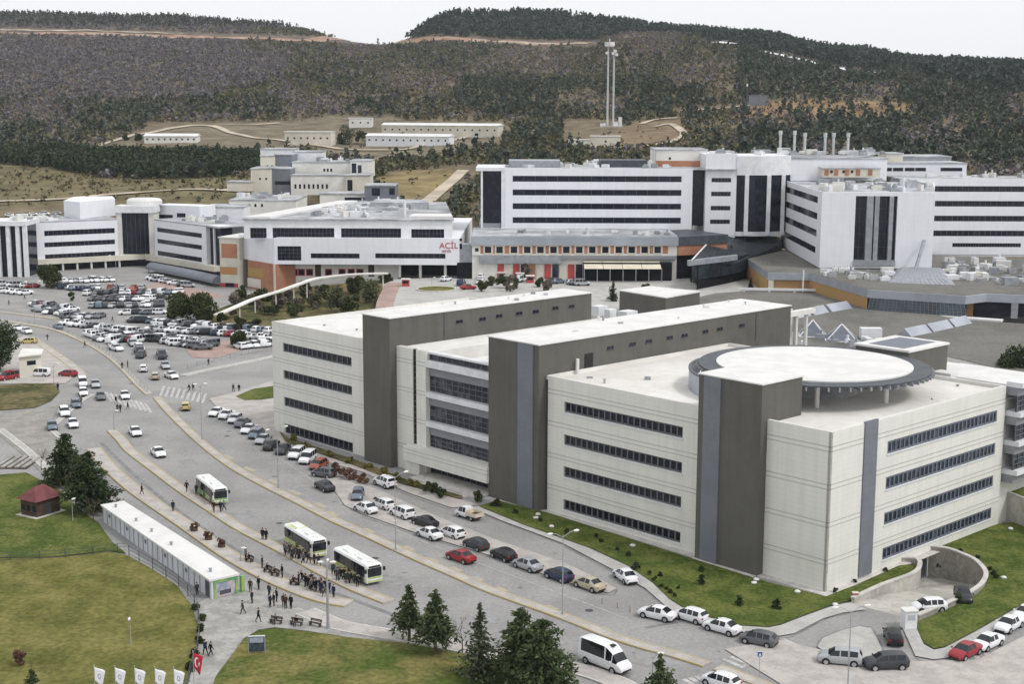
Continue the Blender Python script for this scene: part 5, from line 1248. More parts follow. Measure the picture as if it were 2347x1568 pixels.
def masts():
    T = thing('telecom_mast', 'tall twin pole telecom mast with white antenna head above the hospital', 'mast', hill_at(1395, 290))
    b = hill_at(1395, 290); d = b[1]
    for x, yt in ((1388, 106), (1401, 112)):
        p = HD(x, d); mb = MB(); zz = ZY(yt, d); mb.tube([(*p, b[2]-1), (*p, b[2]+6), (*p, zz)], [.85, .7, .5], 10); mb.build('pole', M['chimney'], T)
    p = HD(1391, d); z0, z1 = ZY(106, d), ZY(92, d); mb = MB(); mb.disc(p, 2.6, z0, z0+.4, 14); mb.disc(p, 3.2, z0+.4, z1-.8, 8); mb.tube([(*p, z1-.8), (*p, z1+1.2)], .3, 6); mb.build('antenna_head', M['roof_white'], T)
    for i, (x, y) in enumerate(((1404, 116), (1399, 121), (1385, 120), (1407, 124))):
        p = HD(x, d-.8); z = ZY(y, d); mb = MB(); mb.tube([(p[0], p[1], z), (p[0], p[1]-.5, z)], 1.0, 10); mb.build('dish', M['roof_white'], T)
    for x, y, w_, h in ((1378, 288, 3.4, 3.5), (1408, 286, 3.6, 4.2), (1417, 278, 2.2, 6)):
        p = HD(x, d-1); mb = MB(); zz = ZY(y, d); mb.box(p[0]-w_/2, p[0]+w_/2, p[1]-1, p[1]+1, zz-h*.5, zz+h*.5); mb.build('equipment_cabinet', M['metal_white'], T)
    mb = MB(); p = HD(1398, d+1); mb.box(p[0]-6, p[0]+7, p[1]-4, p[1]+3, b[2]-3, b[2]+.4); mb.build('base_slab', M['concrete'], T)
    b2 = hill_at(1711, 250); T2 = thing('lattice_mast', 'thin dark lattice mast standing on the right hillside', 'mast', b2)
    mb = MB(); mb.tube([(b2[0], b2[1], b2[2]-1), (b2[0], b2[1], ZY(183, b2[1]))], [.7, .25], 5); mb.build('pole', M['steel_dark'], T2)
    mb = MB(); mb.tube([(b2[0], b2[1], ZY(196, b2[1])), (b2[0], b2[1], ZY(190, b2[1]))], .6, 8); mb.build('antenna', M['roof_white'], T2)
masts()
# ------------------------------------------------------------------ vehicles (metres, x forward)
PAINT = {}
def paint(name, c, metal=0.0, rough=.28):
    PAINT[name] = mat('car_paint_'+name.replace(' ', '_'), c, rough, .03, .8, .5, metal=metal)
for n_, c_, m_ in (('white', (.74, .75, .77), 0), ('silver', (.42, .44, .46), .3), ('grey', (.14, .15, .165), .3), ('dark grey', (.052, .056, .064), .2), ('black', (.016, .017, .02), 0),
                   ('blue grey', (.15, .19, .24), .2), ('dark blue', (.03, .045, .09), .1), ('red', (.28, .022, .03), 0), ('beige', (.46, .41, .31), .1), ('yellow', (.50, .41, .17), 0), ('rust red', (.30, .085, .055), 0), ('cream', (.60, .53, .42), 0)): paint(n_, c_, m_)
# station: x, half width, bottom, belt, top, top half width ; per interval: side, top ('p' paint, 'g' glass)
def st_sedan():
    s = [(-2.24, .66, .42, .72, .76, .52), (-2.15, .80, .30, .88, .95, .62), (-1.55, .86, .22, .96, 1.04, .70), (-.90, .88, .20, .96, 1.40, .58), (-.80, .88, .20, .96, 1.42, .60), (-.12, .88, .20, .95, 1.46, .62), (-.02, .88, .20, .95, 1.46, .62), (.42, .88, .20, .94, 1.41, .60), (1.18, .87, .22, .93, 1.01, .72), (1.85, .84, .24, .82, .89, .64), (2.14, .76, .28, .64, .72, .54), (2.23, .66, .36, .54, .58, .46)]
    return s, ['pp', 'pp', 'pg', 'pp', 'gp', 'pp', 'gp', 'gg', 'pp', 'pp', 'pp'], (-1.38, 1.36), .32
def st_hatch():
    s = [(-2.0, .68, .42, .80, .90, .56), (-1.95, .80, .30, .95, 1.06, .62), (-1.62, .85, .22, .98, 1.38, .58), (-1.45, .86, .20, .98, 1.44, .60), (-.75, .86, .20, .97, 1.50, .63), (-.65, .86, .20, .97, 1.50, .63), (-.02, .86, .20, .96, 1.50, .63), (.08, .86, .20, .96, 1.49, .63), (.50, .86, .20, .95, 1.42, .60), (1.22, .85, .22, .93, 1.03, .72), (1.75, .82, .24, .82, .90, .62), (1.98, .74, .30, .64, .70, .52), (2.04, .66, .38, .55, .58, .46)]
    return s, ['pp', 'pg', 'pp', 'gp', 'pp', 'gp', 'pp', 'gp', 'gg', 'pp', 'pp', 'pp'], (-1.25, 1.27), .31
def st_suv():
    s = [(-2.25, .74, .50, .95, 1.05, .64), (-2.20, .86, .36, 1.10, 1.22, .70), (-1.95, .91, .28, 1.12, 1.60, .66), (-1.80, .92, .26, 1.12, 1.66, .68), (-.90, .92, .26, 1.11, 1.70, .70), (-.78, .92, .26, 1.11, 1.70, .70), (-.05, .92, .26, 1.10, 1.69, .70), (.06, .92, .26, 1.10, 1.68, .70), (.55, .92, .26, 1.09, 1.60, .67), (1.22, .91, .28, 1.07, 1.16, .78), (1.95, .88, .30, .98, 1.05, .70), (2.22, .80, .36, .78, .86, .60), (2.30, .70, .44, .66, .70, .52)]
    return s, ['pp', 'pg', 'pp', 'gp', 'pp', 'gp', 'pp', 'gp', 'gg', 'pp', 'pp', 'pp'], (-1.42, 1.42), .36
def st_van():
    s = [(-2.2, .80, .45, .98, 1.70, .70), (-2.14, .88, .34, 1.05, 1.80, .74), (-1.2, .90, .26, 1.05, 1.84, .76), (-1.1, .90, .26, 1.05, 1.84, .76), (-.2, .90, .26, 1.04, 1.84, .76), (-.1, .90, .26, 1.04, 1.83, .76), (.6, .90, .26, 1.03, 1.72, .70), (1.3, .89, .28, 1.02, 1.12, .78), (1.9, .86, .30, .90, .98, .68), (2.15, .78, .36, .72, .78, .58)]
    return s, ['pp', 'gp', 'pp', 'gp', 'pp', 'gp', 'gg', 'pp', 'pp'], (-1.35, 1.38), .33
def st_minibus():
    s = [(-3.05, .86, .50, 1.25, 2.35, .72), (-3.0, .96, .38, 1.30, 2.50, .80), (-2.6, .99, .32, 1.32, 2.62, .84), (-1.0, .99, .32, 1.32, 2.66, .85), (.75, .99, .32, 1.30, 2.62, .84), (.95, .99, .32, 1.28, 2.58, .82), (1.75, .98, .32, 1.24, 2.10, .76), (1.85, .98, .32, 1.22, 1.98, .76), (2.45, .96, .34, 1.18, 1.30, .80), (2.95, .90, .38, .98, 1.06, .68), (3.1, .80, .44, .74, .80, .56)]
    return s, ['pp', 'pp', 'gp', 'gp', 'pp', 'gp', 'pp', 'gg', 'pp', 'pp'], (-1.85, 1.95), .36
KINDS = {'sedan': st_sedan, 'hatchback': st_hatch, 'suv': st_suv, 'van': st_van, 'minibus': st_minibus}
def loft(kind):
    s, iv, wx, wr = KINDS[kind]()
    rings = []
    for x, w, zb, zl, zt, wt in s:
        h = [(0, zb), (w*.86, zb), (w, zb+(zl-zb)*.32), (w*.995, zl-(zl-zb)*.18), (w*.95, zl), (wt, zt), (wt*.55, zt+.035), (0, zt+.05)]
        rings.append([(x, y, z) for y, z in h]+[(x, -y, z) for y, z in h[-2:0:-1]])
    n = len(rings[0]); body, glass = MB(), MB()
    for i in range(len(rings)-1):
        for j in range(n):
            k = (j+1) % n; q = [rings[i][j], rings[i+1][j], rings[i+1][k], rings[i][k]]
            side = j in (4, n-5); top = j in (5, 6, n-7, n-6)
            g = (side and iv[i][0] == 'g') or (top and iv[i][1] == 'g')
            body.cur = 1 if j in (0, n-1) else 0  # black underbody; its colour also stands in for contact shade below the car
            (glass if g else body).add(q, [[0, 1, 2, 3]])
    body.cur = 0
    body.add(rings[0], [list(range(n))]); body.add(rings[-1], [list(range(n))[::-1]])
    return body, glass, s, wx, wr
def weld(me):
    bm = bmesh.new(); bm.from_mesh(me); bmesh.ops.remove_doubles(bm, verts=bm.verts[:], dist=.0008)
    bmesh.ops.recalc_face_normals(bm, faces=bm.faces[:]); bm.to_mesh(me); bm.free()
    me.polygons.foreach_set('use_smooth', [True]*len(me.polygons)); me.set_sharp_from_angle(angle=R(38))
def wheel_mb(x, y, r, w=.22):
    t, d = MB(), MB(); sg = 1 if y > 0 else -1
    t.tube([(x, y-sg*w, r), (x, y, r)], r, 14); d.tube([(x, y-sg*.02, r), (x, y+sg*.012, r)], r*.66, 12)
    return t, d
PROTO = {}
def detailed(kind, color):
    """prototype with parts; first user keeps it, later users copy it"""
    body, glass, s, wx, wr = loft(kind)
    root = empty(('parked_car' if kind not in ('minibus', 'van') else kind)); root['org'] = [0, 0, 0]
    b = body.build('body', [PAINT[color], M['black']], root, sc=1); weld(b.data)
    g = glass.build('window', M['carglass'], root, sc=1); weld(g.data)
    hw = max(q[1] for q in s)
    for x in wx:
        for sg in (-1, 1):
            t, d = wheel_mb(x, sg*(hw+.005), wr); w = t.build('wheel', M['tyre'], root, sc=1); d.build('rim', M['rim'], w, sc=1)
            a = MB(); a.tube([(x, sg*(hw-.10), wr+.02), (x, sg*(hw+.002), wr+.02)], wr+.07, 14); a.build('wheel_arch', M['black'], b, sc=1)
    f = s[-2]; r = s[1]; zf = f[3]; zr = r[3]
    for sg in (-1, 1):
        m = MB(); m.box(f[0]-.16, f[0]+.05, sg*f[1]*.62-.15, sg*f[1]*.62+.15, zf-.16, zf-.02); m.build('headlight', M['headlight'], root, sc=1)
        m = MB(); m.box(r[0]-.075, r[0]+.10, sg*r[1]*.78-.13, sg*r[1]*.78+.13, zr-.24, zr-.04); m.build('tail_light', M['taillight'], root, sc=1)
        m = MB(); xm = s[-4][0]-.12; m.box(xm-.06, xm+.08, sg*(hw+.10)-.09, sg*(hw+.10)+.09, s[-4][3]+.02, s[-4][3]+.16); m.build('wing_mirror', PAINT[color], root, sc=1)
    m = MB(); m.box(s[-1][0]-.12, s[-1][0]+.03, -s[-1][1]*.8, s[-1][1]*.8, s[-1][2]-.06, s[-1][2]+.10); m.build('bumper', M['black'], root, sc=1)
    m = MB(); m.box(s[0][0]-.03, s[0][0]+.12, -s[0][1]*.85, s[0][1]*.85, s[0][2]-.10, s[0][2]+.06); m.build('bumper', M['black'], root, sc=1)
    return root
def copy_tree(o, parent=None):
    c = o.copy(); COL.objects.link(c)
    if parent: c.parent = parent
    for ch in list(o.children): copy_tree(ch, c)
    return c
def head(x, y, dx, dy, z=0):
    a, b = G(x-dx/2, y-dy/2, z), G(x+dx/2, y+dy/2, z); return math.atan2(b[1]-a[1], b[0]-a[0])
def park(kind, color, x, y, dx, dy, label, cat='car', group=None, z=0, name=None):
    k = (kind, color)
    if k in PROTO: o = copy_tree(PROTO[k])
    else: o = PROTO[k] = detailed(kind, color)
    for q in ('group', 'label', 'category'):
        if q in o: del o[q]
    p = G(x, y+3, z); o.location = (p[0]*S, p[1]*S, z*S+.02); o.rotation_euler = (0, 0, head(x, y, dx, dy, z)); o.scale = (1.11,)*3
    if name: o.name = name
    return tag(o, label, cat, group)
g1, g2, g3, g4 = 'cars parked side by side beside the clinic', 'cars parked along the pink island', 'cars parked at the lower road corner', 'cars gathered by the left side road'
N_ = [
 ('sedan', 'white', 497, 949, -32, 15, 'white sedan at the top end of the slanted row beside the clinic', g1),
 ('sedan', 'white', 520, 955, -32, 15, 'second white sedan from the top of the slanted row beside the clinic', g1),
 ('hatchback', 'white', 540, 965, -30, 16, 'small white hatchback third from the top of the slanted row', g1),
 ('sedan', 'grey', 556, 974, -30, 16, 'mid grey sedan fourth from the top of the slanted row', g1),
 ('sedan', 'white', 571, 988, -30, 16, 'white sedan between the two grey cars in the slanted row', g1),
 ('hatchback', 'blue grey', 588, 1000, -30, 17, 'blue grey hatchback halfway down the slanted row', g1),
 ('sedan', 'silver', 604, 1012, -30, 17, 'silver sedan just above the black car in the slanted row', g1),
 ('sedan', 'black', 622, 1026, -28, 18, 'black sedan in the slanted row below the silver sedan', g1),
 ('sedan', 'dark grey', 649, 1035, -22, 19, 'dark grey sedan beside the lamp post in the slanted row', g1),
 ('suv', 'white', 681, 1046, -24, 16, 'tall white car between dark grey sedan and white van in the slanted row', g1),
 ('van', 'white', 705, 1057, -24, 17, 'white family van near the lower end of the slanted row', g1),
 ('hatchback', 'rust red', 731, 1071, -28, 14, 'rust red hatchback last in the slanted row beside the clinic', g1),
 ('hatchback', 'grey', 742, 1090, -40, -6, 'grey estate car parked beside the dry reddish shrubs', None),
 ('sedan', 'dark grey', 744, 1120, -26, -13, 'dark grey sedan alone on the road below the reddish shrubs', None),
 ('hatchback', 'blue grey', 820, 1140, -6, 16, 'blue grey car seen nose on beside the reddish shrubs', None),
 ('sedan', 'white', 838, 1171, -28, -11, 'white sedan at the upper tip of the pink parking island', g2),
 ('suv', 'white', 882, 1112, -30, -12, 'white off road car near the clinic entrance planting', None),
 ('hatchback', 'white', 879, 1162, -30, -12, 'white hatchback behind the white sedan at the upper tip of the island', g2),
 ('suv', 'white', 922, 1183, -29, -12, 'white off road car parked on the pink island above the black sedan', g2),
 ('sedan', 'black', 974, 1203, -30, -10, 'black sedan between white cars on the pink island', g2),
 ('sedan', 'white', 984, 1230, -29, -11, 'white sedan double parked in front of the black sedan', g2),
 ('hatchback', 'white', 1037, 1228, -29, -11, 'white hatchback with dark rear window beside the double parked sedan', g2),
 ('hatchback', 'dark grey', 1091, 1255, -29, -11, 'dark grey hatchback behind the moving red car', g2),
 ('sedan', 'red', 1056, 1283, -30, -10, 'red sedan driving along the upper carriageway', None),
 ('hatchback', 'black', 1154, 1279, -29, -12, 'black hatchback in the middle of the island row', g2),
 ('sedan', 'silver', 1209, 1302, -30, -11, 'silver sedan between black and dark blue cars on the island', g2),
 ('hatchback', 'dark blue', 1281, 1326, -30, -11, 'dark blue hatchback next to the double arm lamp post', g2),
 ('sedan', 'beige', 1350, 1347, -30, -11, 'beige sedan at the lower tip of the pink island', g2),
 ('sedan', 'white', 1433, 1328, -22, -16, 'white sedan on the service lane beside the lawn', None),
 ('sedan', 'white', 1506, 1415, -32, -7, 'first white sedan from the left below the clinic lawn', g3),
 ('hatchback', 'white', 1583, 1420, -31, -9, 'white hatchback between two white sedans below the clinic lawn', g3),
 ('sedan', 'white', 1655, 1446, -32, -9, 'white sedan just left of the grey estate car', g3),
 ('hatchback', 'grey', 1739, 1474, -33, -7, 'grey estate car at the right end of the row below the lawn', g3),
 ('suv', 'silver', 1925, 1519, -33, -3, 'silver off road car waiting behind the dark one near the traffic island', None),
 ('suv', 'dark grey', 2030, 1530, -34, 1, 'dark off road car at the junction in the lower right', None),
 ('hatchback', 'black', 2047, 1468, -9, -22, 'black hatchback driving into the ramp lane beside the island', None),
 ('hatchback', 'white', 2128, 1398, -34, 2, 'white car entering the sunken garage ramp', None),
 ('sedan', 'red', 2212, 1502, -30, 14, 'red sedan parked at the lower right kerb', None),
 ('sedan', 'white', 2263, 1481, -30, 14, 'white sedan parked just behind the red one', None),
 ('sedan', 'white', 2312, 1440, -30, 17, 'white sedan second behind the red one at the right edge', None),
 ('sedan', 'white', 2352, 1414, -30, 17, 'white car cut off by the right edge above the other white sedans', None),
 ('hatchback', 'white', 1652, 1572, -30, -10, 'white car cut off by the bottom edge beside the crossing', None),
 ('sedan', 'white', 310, 994, 16, 18, 'white sedan driving down the road near the dark tree pair', None),
 ('sedan', 'white', 363, 1042, 17, 15, 'white sedan driving a few metres above the upper bus', None),
 ('hatchback', 'yellow', 426, 936, 3, -18, 'yellow taxi just below the zebra crossing', None),
 ('hatchback', 'beige', 356, 866, 2, -18, 'pale yellow taxi leaving the car park exit', None),
 ('sedan', 'white', 393, 864, 26, 10, 'white sedan queuing at the car park exit kerb', None),
 ('sedan', 'silver', 379, 841, 12, 17, 'silver sedan behind the queuing white sedan', None),
 ('hatchback', 'white', 329, 848, 2, -18, 'white hatchback driving into the car park behind the pale taxi', None),
 ('sedan', 'white', 286, 910, 10, 17, 'white sedan at the zebra crossing beside walking people', None),
 ('van', 'white', 190, 882, 6, 18, 'white van at the head of the cars by the left side road', g4),
 ('hatchback', 'white', 191, 903, 7, 18, 'white hatchback right behind the white van by the side road', g4),
 ('sedan', 'silver', 219, 884, 6, 18, 'silver sedan beside the white van by the side road', g4),
 ('sedan', 'grey', 231, 912, 6, 18, 'mid grey sedan in front of the silver one by the side road', g4),
 ('hatchback', 'blue grey', 174, 930, 8, 17, 'blue grey hatchback below the white hatchback by the side road', g4),
 ('suv', 'white', 148, 950, 9, 18, 'tall white car above the dark tree pair', g4),
 ('hatchback', 'blue grey', 120, 981, 4, 18, 'blue grey car touching the kerb corner left of the dark trees', g4),
 ('sedan', 'white', 167, 975, 9, 17, 'white sedan half hidden behind the dark tree tops', g4),
 ('van', 'white', 91, 860, -30, -1, 'white van between two red vehicles on the left', None),
 ('hatchback', 'red', 156, 860, -26, -2, 'red car parked right of the white van on the left', None),
 ('van', 'red', 18, 868, -34, 6, 'red van at the left edge of the picture', None),
 ('hatchback', 'yellow', 66, 785, -24, 0, 'yellow taxi beside the small cream gatehouse', None),
 ('sedan', 'white', 40, 754, 26, 8, 'first white sedan behind the big tree at the left edge', None),
 ('sedan', 'white', 60, 761, 26, 8, 'second white sedan behind the big tree at the left edge', None),
 ('sedan', 'blue grey', 133, 751, -20, -9, 'blue grey sedan driving at the kerb above the curving median', None),
 ('sedan', 'black', 2207, 1371, 8, 18, 'black car parked under the curved garage wall', None),
]
for kd, c, x, y, dx, dy, lb, gr in N_: park(kd, c, x, y, dx, dy, lb, 'car' if kd != 'van' else 'van', gr)
mb_ = park('minibus', 'white', 1386, 1526, 30, 12, 'white high roof minibus driving down at the bottom edge', 'minibus')
_v = MB(); _v.box(.9, 1.4, -.25, .25, 2.60, 2.72); _v.build('roof_vent', M['black'], mb_, org=(0, 0, 0), sc=1)
def pickup():
    root = empty('pickup_truck'); root['org'] = [0, 0, 0]
    s = [(-.35, .86, .40, 1.02, 1.10, .72), (-.30, .90, .34, 1.05, 1.78, .66), (-.15, .90, .34, 1.05, 1.80, .68), (.40, .90, .34, 1.05, 1.82, .68), (.48, .90, .34, 1.05, 1.82, .68), (1.05, .90, .34, 1.04, 1.74, .64), (1.55, .89, .36, 1.02, 1.12, .76), (2.1, .85, .38, .92, .98, .66), (2.3, .76, .44, .72, .78, .56)]
    iv = ['pp', 'pp', 'gp', 'pp', 'gp', 'gg', 'pp', 'pp']
    KINDS['_p'] = lambda: (s, iv, (-1.6, 1.45), .36)
    body, glass, _, wx, wr = loft('_p')
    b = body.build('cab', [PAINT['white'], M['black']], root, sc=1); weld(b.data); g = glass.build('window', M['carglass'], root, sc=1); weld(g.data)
    m = MB(); m.box(-2.7, -.40, -.95, .95, .72, .86)
    for a in ((-2.7, -.40, .89, .95), (-2.7, -.40, -.95, -.89)): m.box(a[0], a[1], a[2], a[3], .86, 1.32)
    m.box(-2.7, -2.62, -.89, .89, .86, 1.32); m.box(-.48, -.40, -.89, .89, .86, 1.45); m.build('load_bed', PAINT['cream'], root, sc=1)
    m = MB(); m.box(-2.6, 1.1, -.45, .45, .42, .72); m.build('chassis', M['timber'], root, sc=1)
    m = MB(); m.box(-2.3, -1.2, -.6, .5, .86, 1.15); m.build('cargo', M['timber'], root, sc=1)
    for x in wx:
        for sg in (-1, 1):
            t, d = wheel_mb(x, sg*.90, wr, .24); w = t.build('wheel', M['tyre'], root, sc=1); d.build('rim', M['rim'], w, sc=1)
    for sg in (-1, 1): m = MB(); m.box(2.16, 2.30, sg*.5-.14, sg*.5+.14, .70, .84); m.build('headlight', M['headlight'], root, sc=1)
    p = G(1073, 1188); root.location = (p[0]*S, p[1]*S, .02); root.rotation_euler = (0, 0, head(1073, 1185, -38, -12))
    tag(root, 'white double cab pickup truck with cream load bed below the clinic entrance', 'pickup truck')
pickup()
def bus(x, y, dx, dy, label, accent, name='city_bus', L=9.6):
    """x, y: ground centre; front along (dx, dy)"""
    root = empty(name); root['org'] = [0, 0, 0]; W2, H = 1.24, 2.95; f = L/2
    m = MB(); pr = [(-W2, .42), (W2, .42), (W2, 2.62), (W2-.10, 2.84), (W2-.3, H), (-W2+.3, H), (-W2+.10, 2.84), (-W2, 2.62)]
    xs = [(-f, .95), (-f+.12, 1), (f-.25, 1), (f, .93)]; vs = [(xx, yy*q, zz if zz < 1 else 1+(zz-1)*q) for xx, q in xs for yy, zz in pr]; fs = []
    n = len(pr)
    for i in range(3):
        for j in range(n): fs.append([i*n+j, i*n+(j+1) % n, (i+1)*n+(j+1) % n, (i+1)*n+j])
    fs += [list(range(n))[::-1], [3*n+j for j in range(n)]]; m.add(vs, fs); b = m.build('body', M['bus_white'], root, sc=1)
    for sg in (-1, 1):
        m = MB(); y0, y1 = sorted((sg*(W2-.02), sg*(W2+.015))); m.box(-f+.35, f-.55, y0, y1, 1.12, 2.58); w = m.build('window', M['carglass'], root, sc=1)
        m = MB(); y0, y1 = sorted((sg*(W2+.005), sg*(W2+.03)))
        for i in range(7): xx = -f+.35+(L-.9)*i/6; m.box(xx-.04, xx+.04, y0, y1, 1.25, 2.50)
        m.build('frame', M['black'], w, sc=1)
        m = MB(); m.box(-f+.2, f-.3, *sorted((sg*(W2-.02), sg*(W2+.02))), .45, 1.0); m.build('side_panel', accent, root, sc=1)
        for xx in (-f+2.3, f-2.2):
            t, d = wheel_mb(xx, sg*(W2+.01), .46, .28); wq = t.build('wheel', M['tyre'], root, sc=1); d.build('rim', M['rim'], wq, sc=1)
        m = MB(); m.box(f-.02, f+.05, sg*.85-.2, sg*.85+.2, .72, .90); m.build('headlight', M['headlight'], root, sc=1)
        m = MB(); m.box(f-.05, f+.25, *sorted((sg*(W2+.05), sg*(W2+.30))), 1.9, 2.4); m.build('wing_mirror', M['black'], root, sc=1)
    m = MB(); m.box(-f+.6, f-3.2, -W2-.03, -W2+.02, .0+1.02, 1.22); m.build('side_stripe', accent, root, sc=1)
    m = MB(); m.box(f-.06, f+.015, -W2*.86, W2*.86, 1.22, 2.42); m.build('windscreen', M['carglass'], root, sc=1)
    m = MB(); m.box(f-.06, f+.012, -W2*.7, W2*.7, 2.46, 2.72); m.build('destination_display', M['black'], root, sc=1)
    m = MB(); m.box(f-.06, f+.02, -W2*.86, W2*.86, .45, .70); m.box(f-.05, f+.012, -W2*.86, W2*.86, .93, 1.2); m.build('front_panel', accent, root, sc=1)
    for a, c in ((-f+1.6, -f+3.4), (f-3.6, f-2.4)): m = MB(); m.box(a, c, -.62, .62, H-.01, H+.20); m.build('roof_unit', M['bus_white'], root, sc=1)
    for a in (-f+4.4, f-1.6): m = MB(); m.box(a, a+.6, -.3, .3, H-.01, H+.06); m.build('roof_hatch', M['metal_white'], root, sc=1)
    for a in (f-1.9, -.6): m = MB(); m.box(a, a+1.1, -W2-.03, -W2+.0, .5, 2.45); m.build('door', M['carglass'], root, sc=1)
    p = G(x, y); root.location = (p[0]*S, p[1]*S, .02); root.rotation_euler = (0, 0, head(x, y, dx, dy)); tag(root, label, 'bus', 'city buses at the stop platforms'); return root
M['bus_white'] = mat('bus_paint_white', (.72, .73, .72), .35, .04, .5, .5)
M['bus_green'] = mat('bus_paint_green', (.09, .30, .10), .35, .08, .6, .5, col2=(.30, .42, .12))
M['bus_lime'] = mat('bus_paint_lime', (.32, .40, .12), .35, .08, .6, .5, col2=(.45, .50, .25))
bus(486, 1143, 38, 31, 'uppermost city bus with bright green front and side beside the platform', M['bus_green'])
b2 = bus(700, 1262, 40, 25, 'middle city bus with lime side panels and yellow green roof patch', M['bus_lime'])
_v = MB(); _v.box(-3.9, -1.3, -1.0, 1.0, 2.952, 2.975); _v.build('roof_patch', mat('bus_roof_lime', (.52, .62, .27), .5, .1, 1.5, .3), b2, org=(0, 0, 0), sc=1)
bus(820, 1320, 42, 24, 'lowest city bus with pale green front beside the waiting crowd', M['bus_lime'])

# the packed car park: small single mesh cars
def far_mesh(kind, color):
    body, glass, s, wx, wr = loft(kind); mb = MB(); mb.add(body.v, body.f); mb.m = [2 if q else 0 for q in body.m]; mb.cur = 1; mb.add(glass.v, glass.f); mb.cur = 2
    hw = max(q[1] for q in s)
    for x in wx:
        for sg in (-1, 1): mb.tube([(x, sg*(hw-.2), wr), (x, sg*(hw+.01), wr)], wr, 8)
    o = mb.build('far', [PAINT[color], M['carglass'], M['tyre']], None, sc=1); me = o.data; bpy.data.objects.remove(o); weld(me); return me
FAR = {}
ORD = ['first', 'second', 'third', 'fourth', 'fifth', 'sixth', 'seventh', 'eighth', 'ninth', 'tenth', 'eleventh', 'twelfth', 'thirteenth', 'fourteenth', 'fifteenth', 'sixteenth', 'seventeenth', 'eighteenth', 'nineteenth', 'twentieth', 'twenty first', 'twenty second', 'twenty third', 'twenty fourth', 'twenty fifth', 'twenty sixth']
_rc = random.Random(5)
PAL = ['white']*11+['silver']*4+['grey']*3+['dark grey']*3+['black']*2+['blue grey']*2+['dark blue', 'red', 'beige']
USEDROW = {}
def row(pts, n, dirpx, phrase, pal=None, z=0, jit=.5, skip=(), face=None):
    face = face if face is not None else _rc.choice([.8, 1.0, 1.25, 1.57, 1.9])
    P = [G(*p, z) for p in pts]; seg = [math.hypot(P[i+1][0]-P[i][0], P[i+1][1]-P[i][1]) for i in range(len(P)-1)]; tot = sum(seg)
    for i in range(n):
        if i in skip: continue
        t = (i+.5)/n*tot; k = 0
        while k < len(seg)-1 and t > seg[k]: t -= seg[k]; k += 1
        q = t/seg[k]; x = P[k][0]*(1-q)+P[k+1][0]*q; y = P[k][1]*(1-q)+P[k+1][1]*q
        x += _rc.uniform(-jit, jit); y += _rc.uniform(-jit, jit)
        ax = math.atan2(P[k+1][1]-P[k][1], P[k+1][0]-P[k][0])
        a = (ax+(face if face is not None else 1.0))+_rc.gauss(0, .16)+(math.pi if _rc.random() < .35 else 0)
        kd = _rc.choice(['sedan', 'sedan', 'hatchback', 'hatchback', 'suv', 'van']); c = _rc.choice(pal or PAL)
        if (kd, c) not in FAR: FAR[kd, c] = far_mesh(kd, c)
        o = bpy.data.objects.new('parked_car', FAR[kd, c]); COL.objects.link(o); o.location = (x*S, y*S, z*S+.05); o.rotation_euler = (0, 0, a); o.scale = (1.18,)*3
        kdn = 'off road car' if kd == 'suv' else kd
        tag(o, f'{c} {kdn}, {ORD[i]} from left in {phrase}', 'car', 'cars packed into the hospital car park')
W_ = ['white']*5+['silver']
row([(143, 649), (258, 645)], 10, 0, 'the row under the white wing', W_)
row([(146, 662), (205, 668)], 5, 0, 'the short dark back row', ['blue grey', 'grey', 'dark blue', 'silver'])
row([(345, 641), (440, 660)], 9, 0, 'the curved row beside the barrel vault', W_+['grey'])
row([(196, 677), (300, 675), (425, 673)], 15, 0, 'the long back row', PAL)
row([(205, 664), (330, 664)], 9, 0, 'the broken row by red paving', ['white', 'silver', 'rust red', 'grey'], skip=(2, 6))
row([(205, 690), (300, 690), (382, 688)], 12, 0, 'the rear line by the round shrubs', PAL)
row([(202, 706), (290, 705), (382, 702)], 11, 0, 'the front line by the round shrubs', PAL)
row([(76, 700), (120, 706), (172, 715)], 9, 0, 'the rear roadside row at the left', PAL)
row([(82, 712), (165, 727)], 8, 0, 'the front roadside row at the left', PAL)
row([(0, 655), (80, 660)], 6, 0, 'the row under the left glass tower', W_+['red', 'grey'])
row([(0, 671), (70, 676)], 4, 0, 'the second line at the far left', W_)
row([(280, 721), (375, 721)], 6, 0, 'the sparse row below the shrubs', PAL, face=.35)
row([(150, 731), (232, 729)], 8, 0, 'the dark centre left row', ['dark grey', 'grey', 'black', 'white', 'silver'])
row([(300, 738), (362, 742)], 5, 0, 'the short row in the car park centre', PAL, face=.35)
row([(145, 745), (220, 752), (300, 766)], 10, 0, 'the rear row above the exit', PAL)
row([(205, 768), (262, 790)], 5, 0, 'the front row above the exit', W_+['grey', 'black'])
row([(355, 744), (450, 752), (560, 758), (628, 764)], 20, 0, 'the upper right double row, rear', PAL)
row([(340, 758), (450, 766), (545, 773), (625, 780)], 19, 0, 'the upper right double row, front', PAL)
row([(235, 758), (300, 764), (345, 770)], 9, 0, 'the centre row before the exit', PAL)
row([(240, 778), (330, 786)], 8, 0, 'the lower centre row beside the exit', PAL)
row([(335, 778), (400, 790), (470, 803)], 11, 0, 'the dark slanted row', ['dark grey', 'grey', 'black', 'silver', 'white', 'blue grey'])
row([(395, 779), (490, 797)], 10, 0, 'the slanted row above the red paving', PAL)
row([(545, 800), (628, 792)], 6, 0, 'the row beside the clinic corner', W_)
row([(320, 806), (322, 824)], 2, 0, 'the pair waiting in the exit lane', ['dark grey', 'white'], face=0)
row([(290, 775), (320, 812)], 3, 0, 'the queue beside the median', W_, face=0)
row([(255, 795), (275, 806)], 2, 0, 'the pair at the median bend', ['white', 'dark grey'], face=0)
row([(372, 812), (374, 826)], 2, 0, 'the pair under the slanted dark row', ['dark grey', 'silver'], face=0)
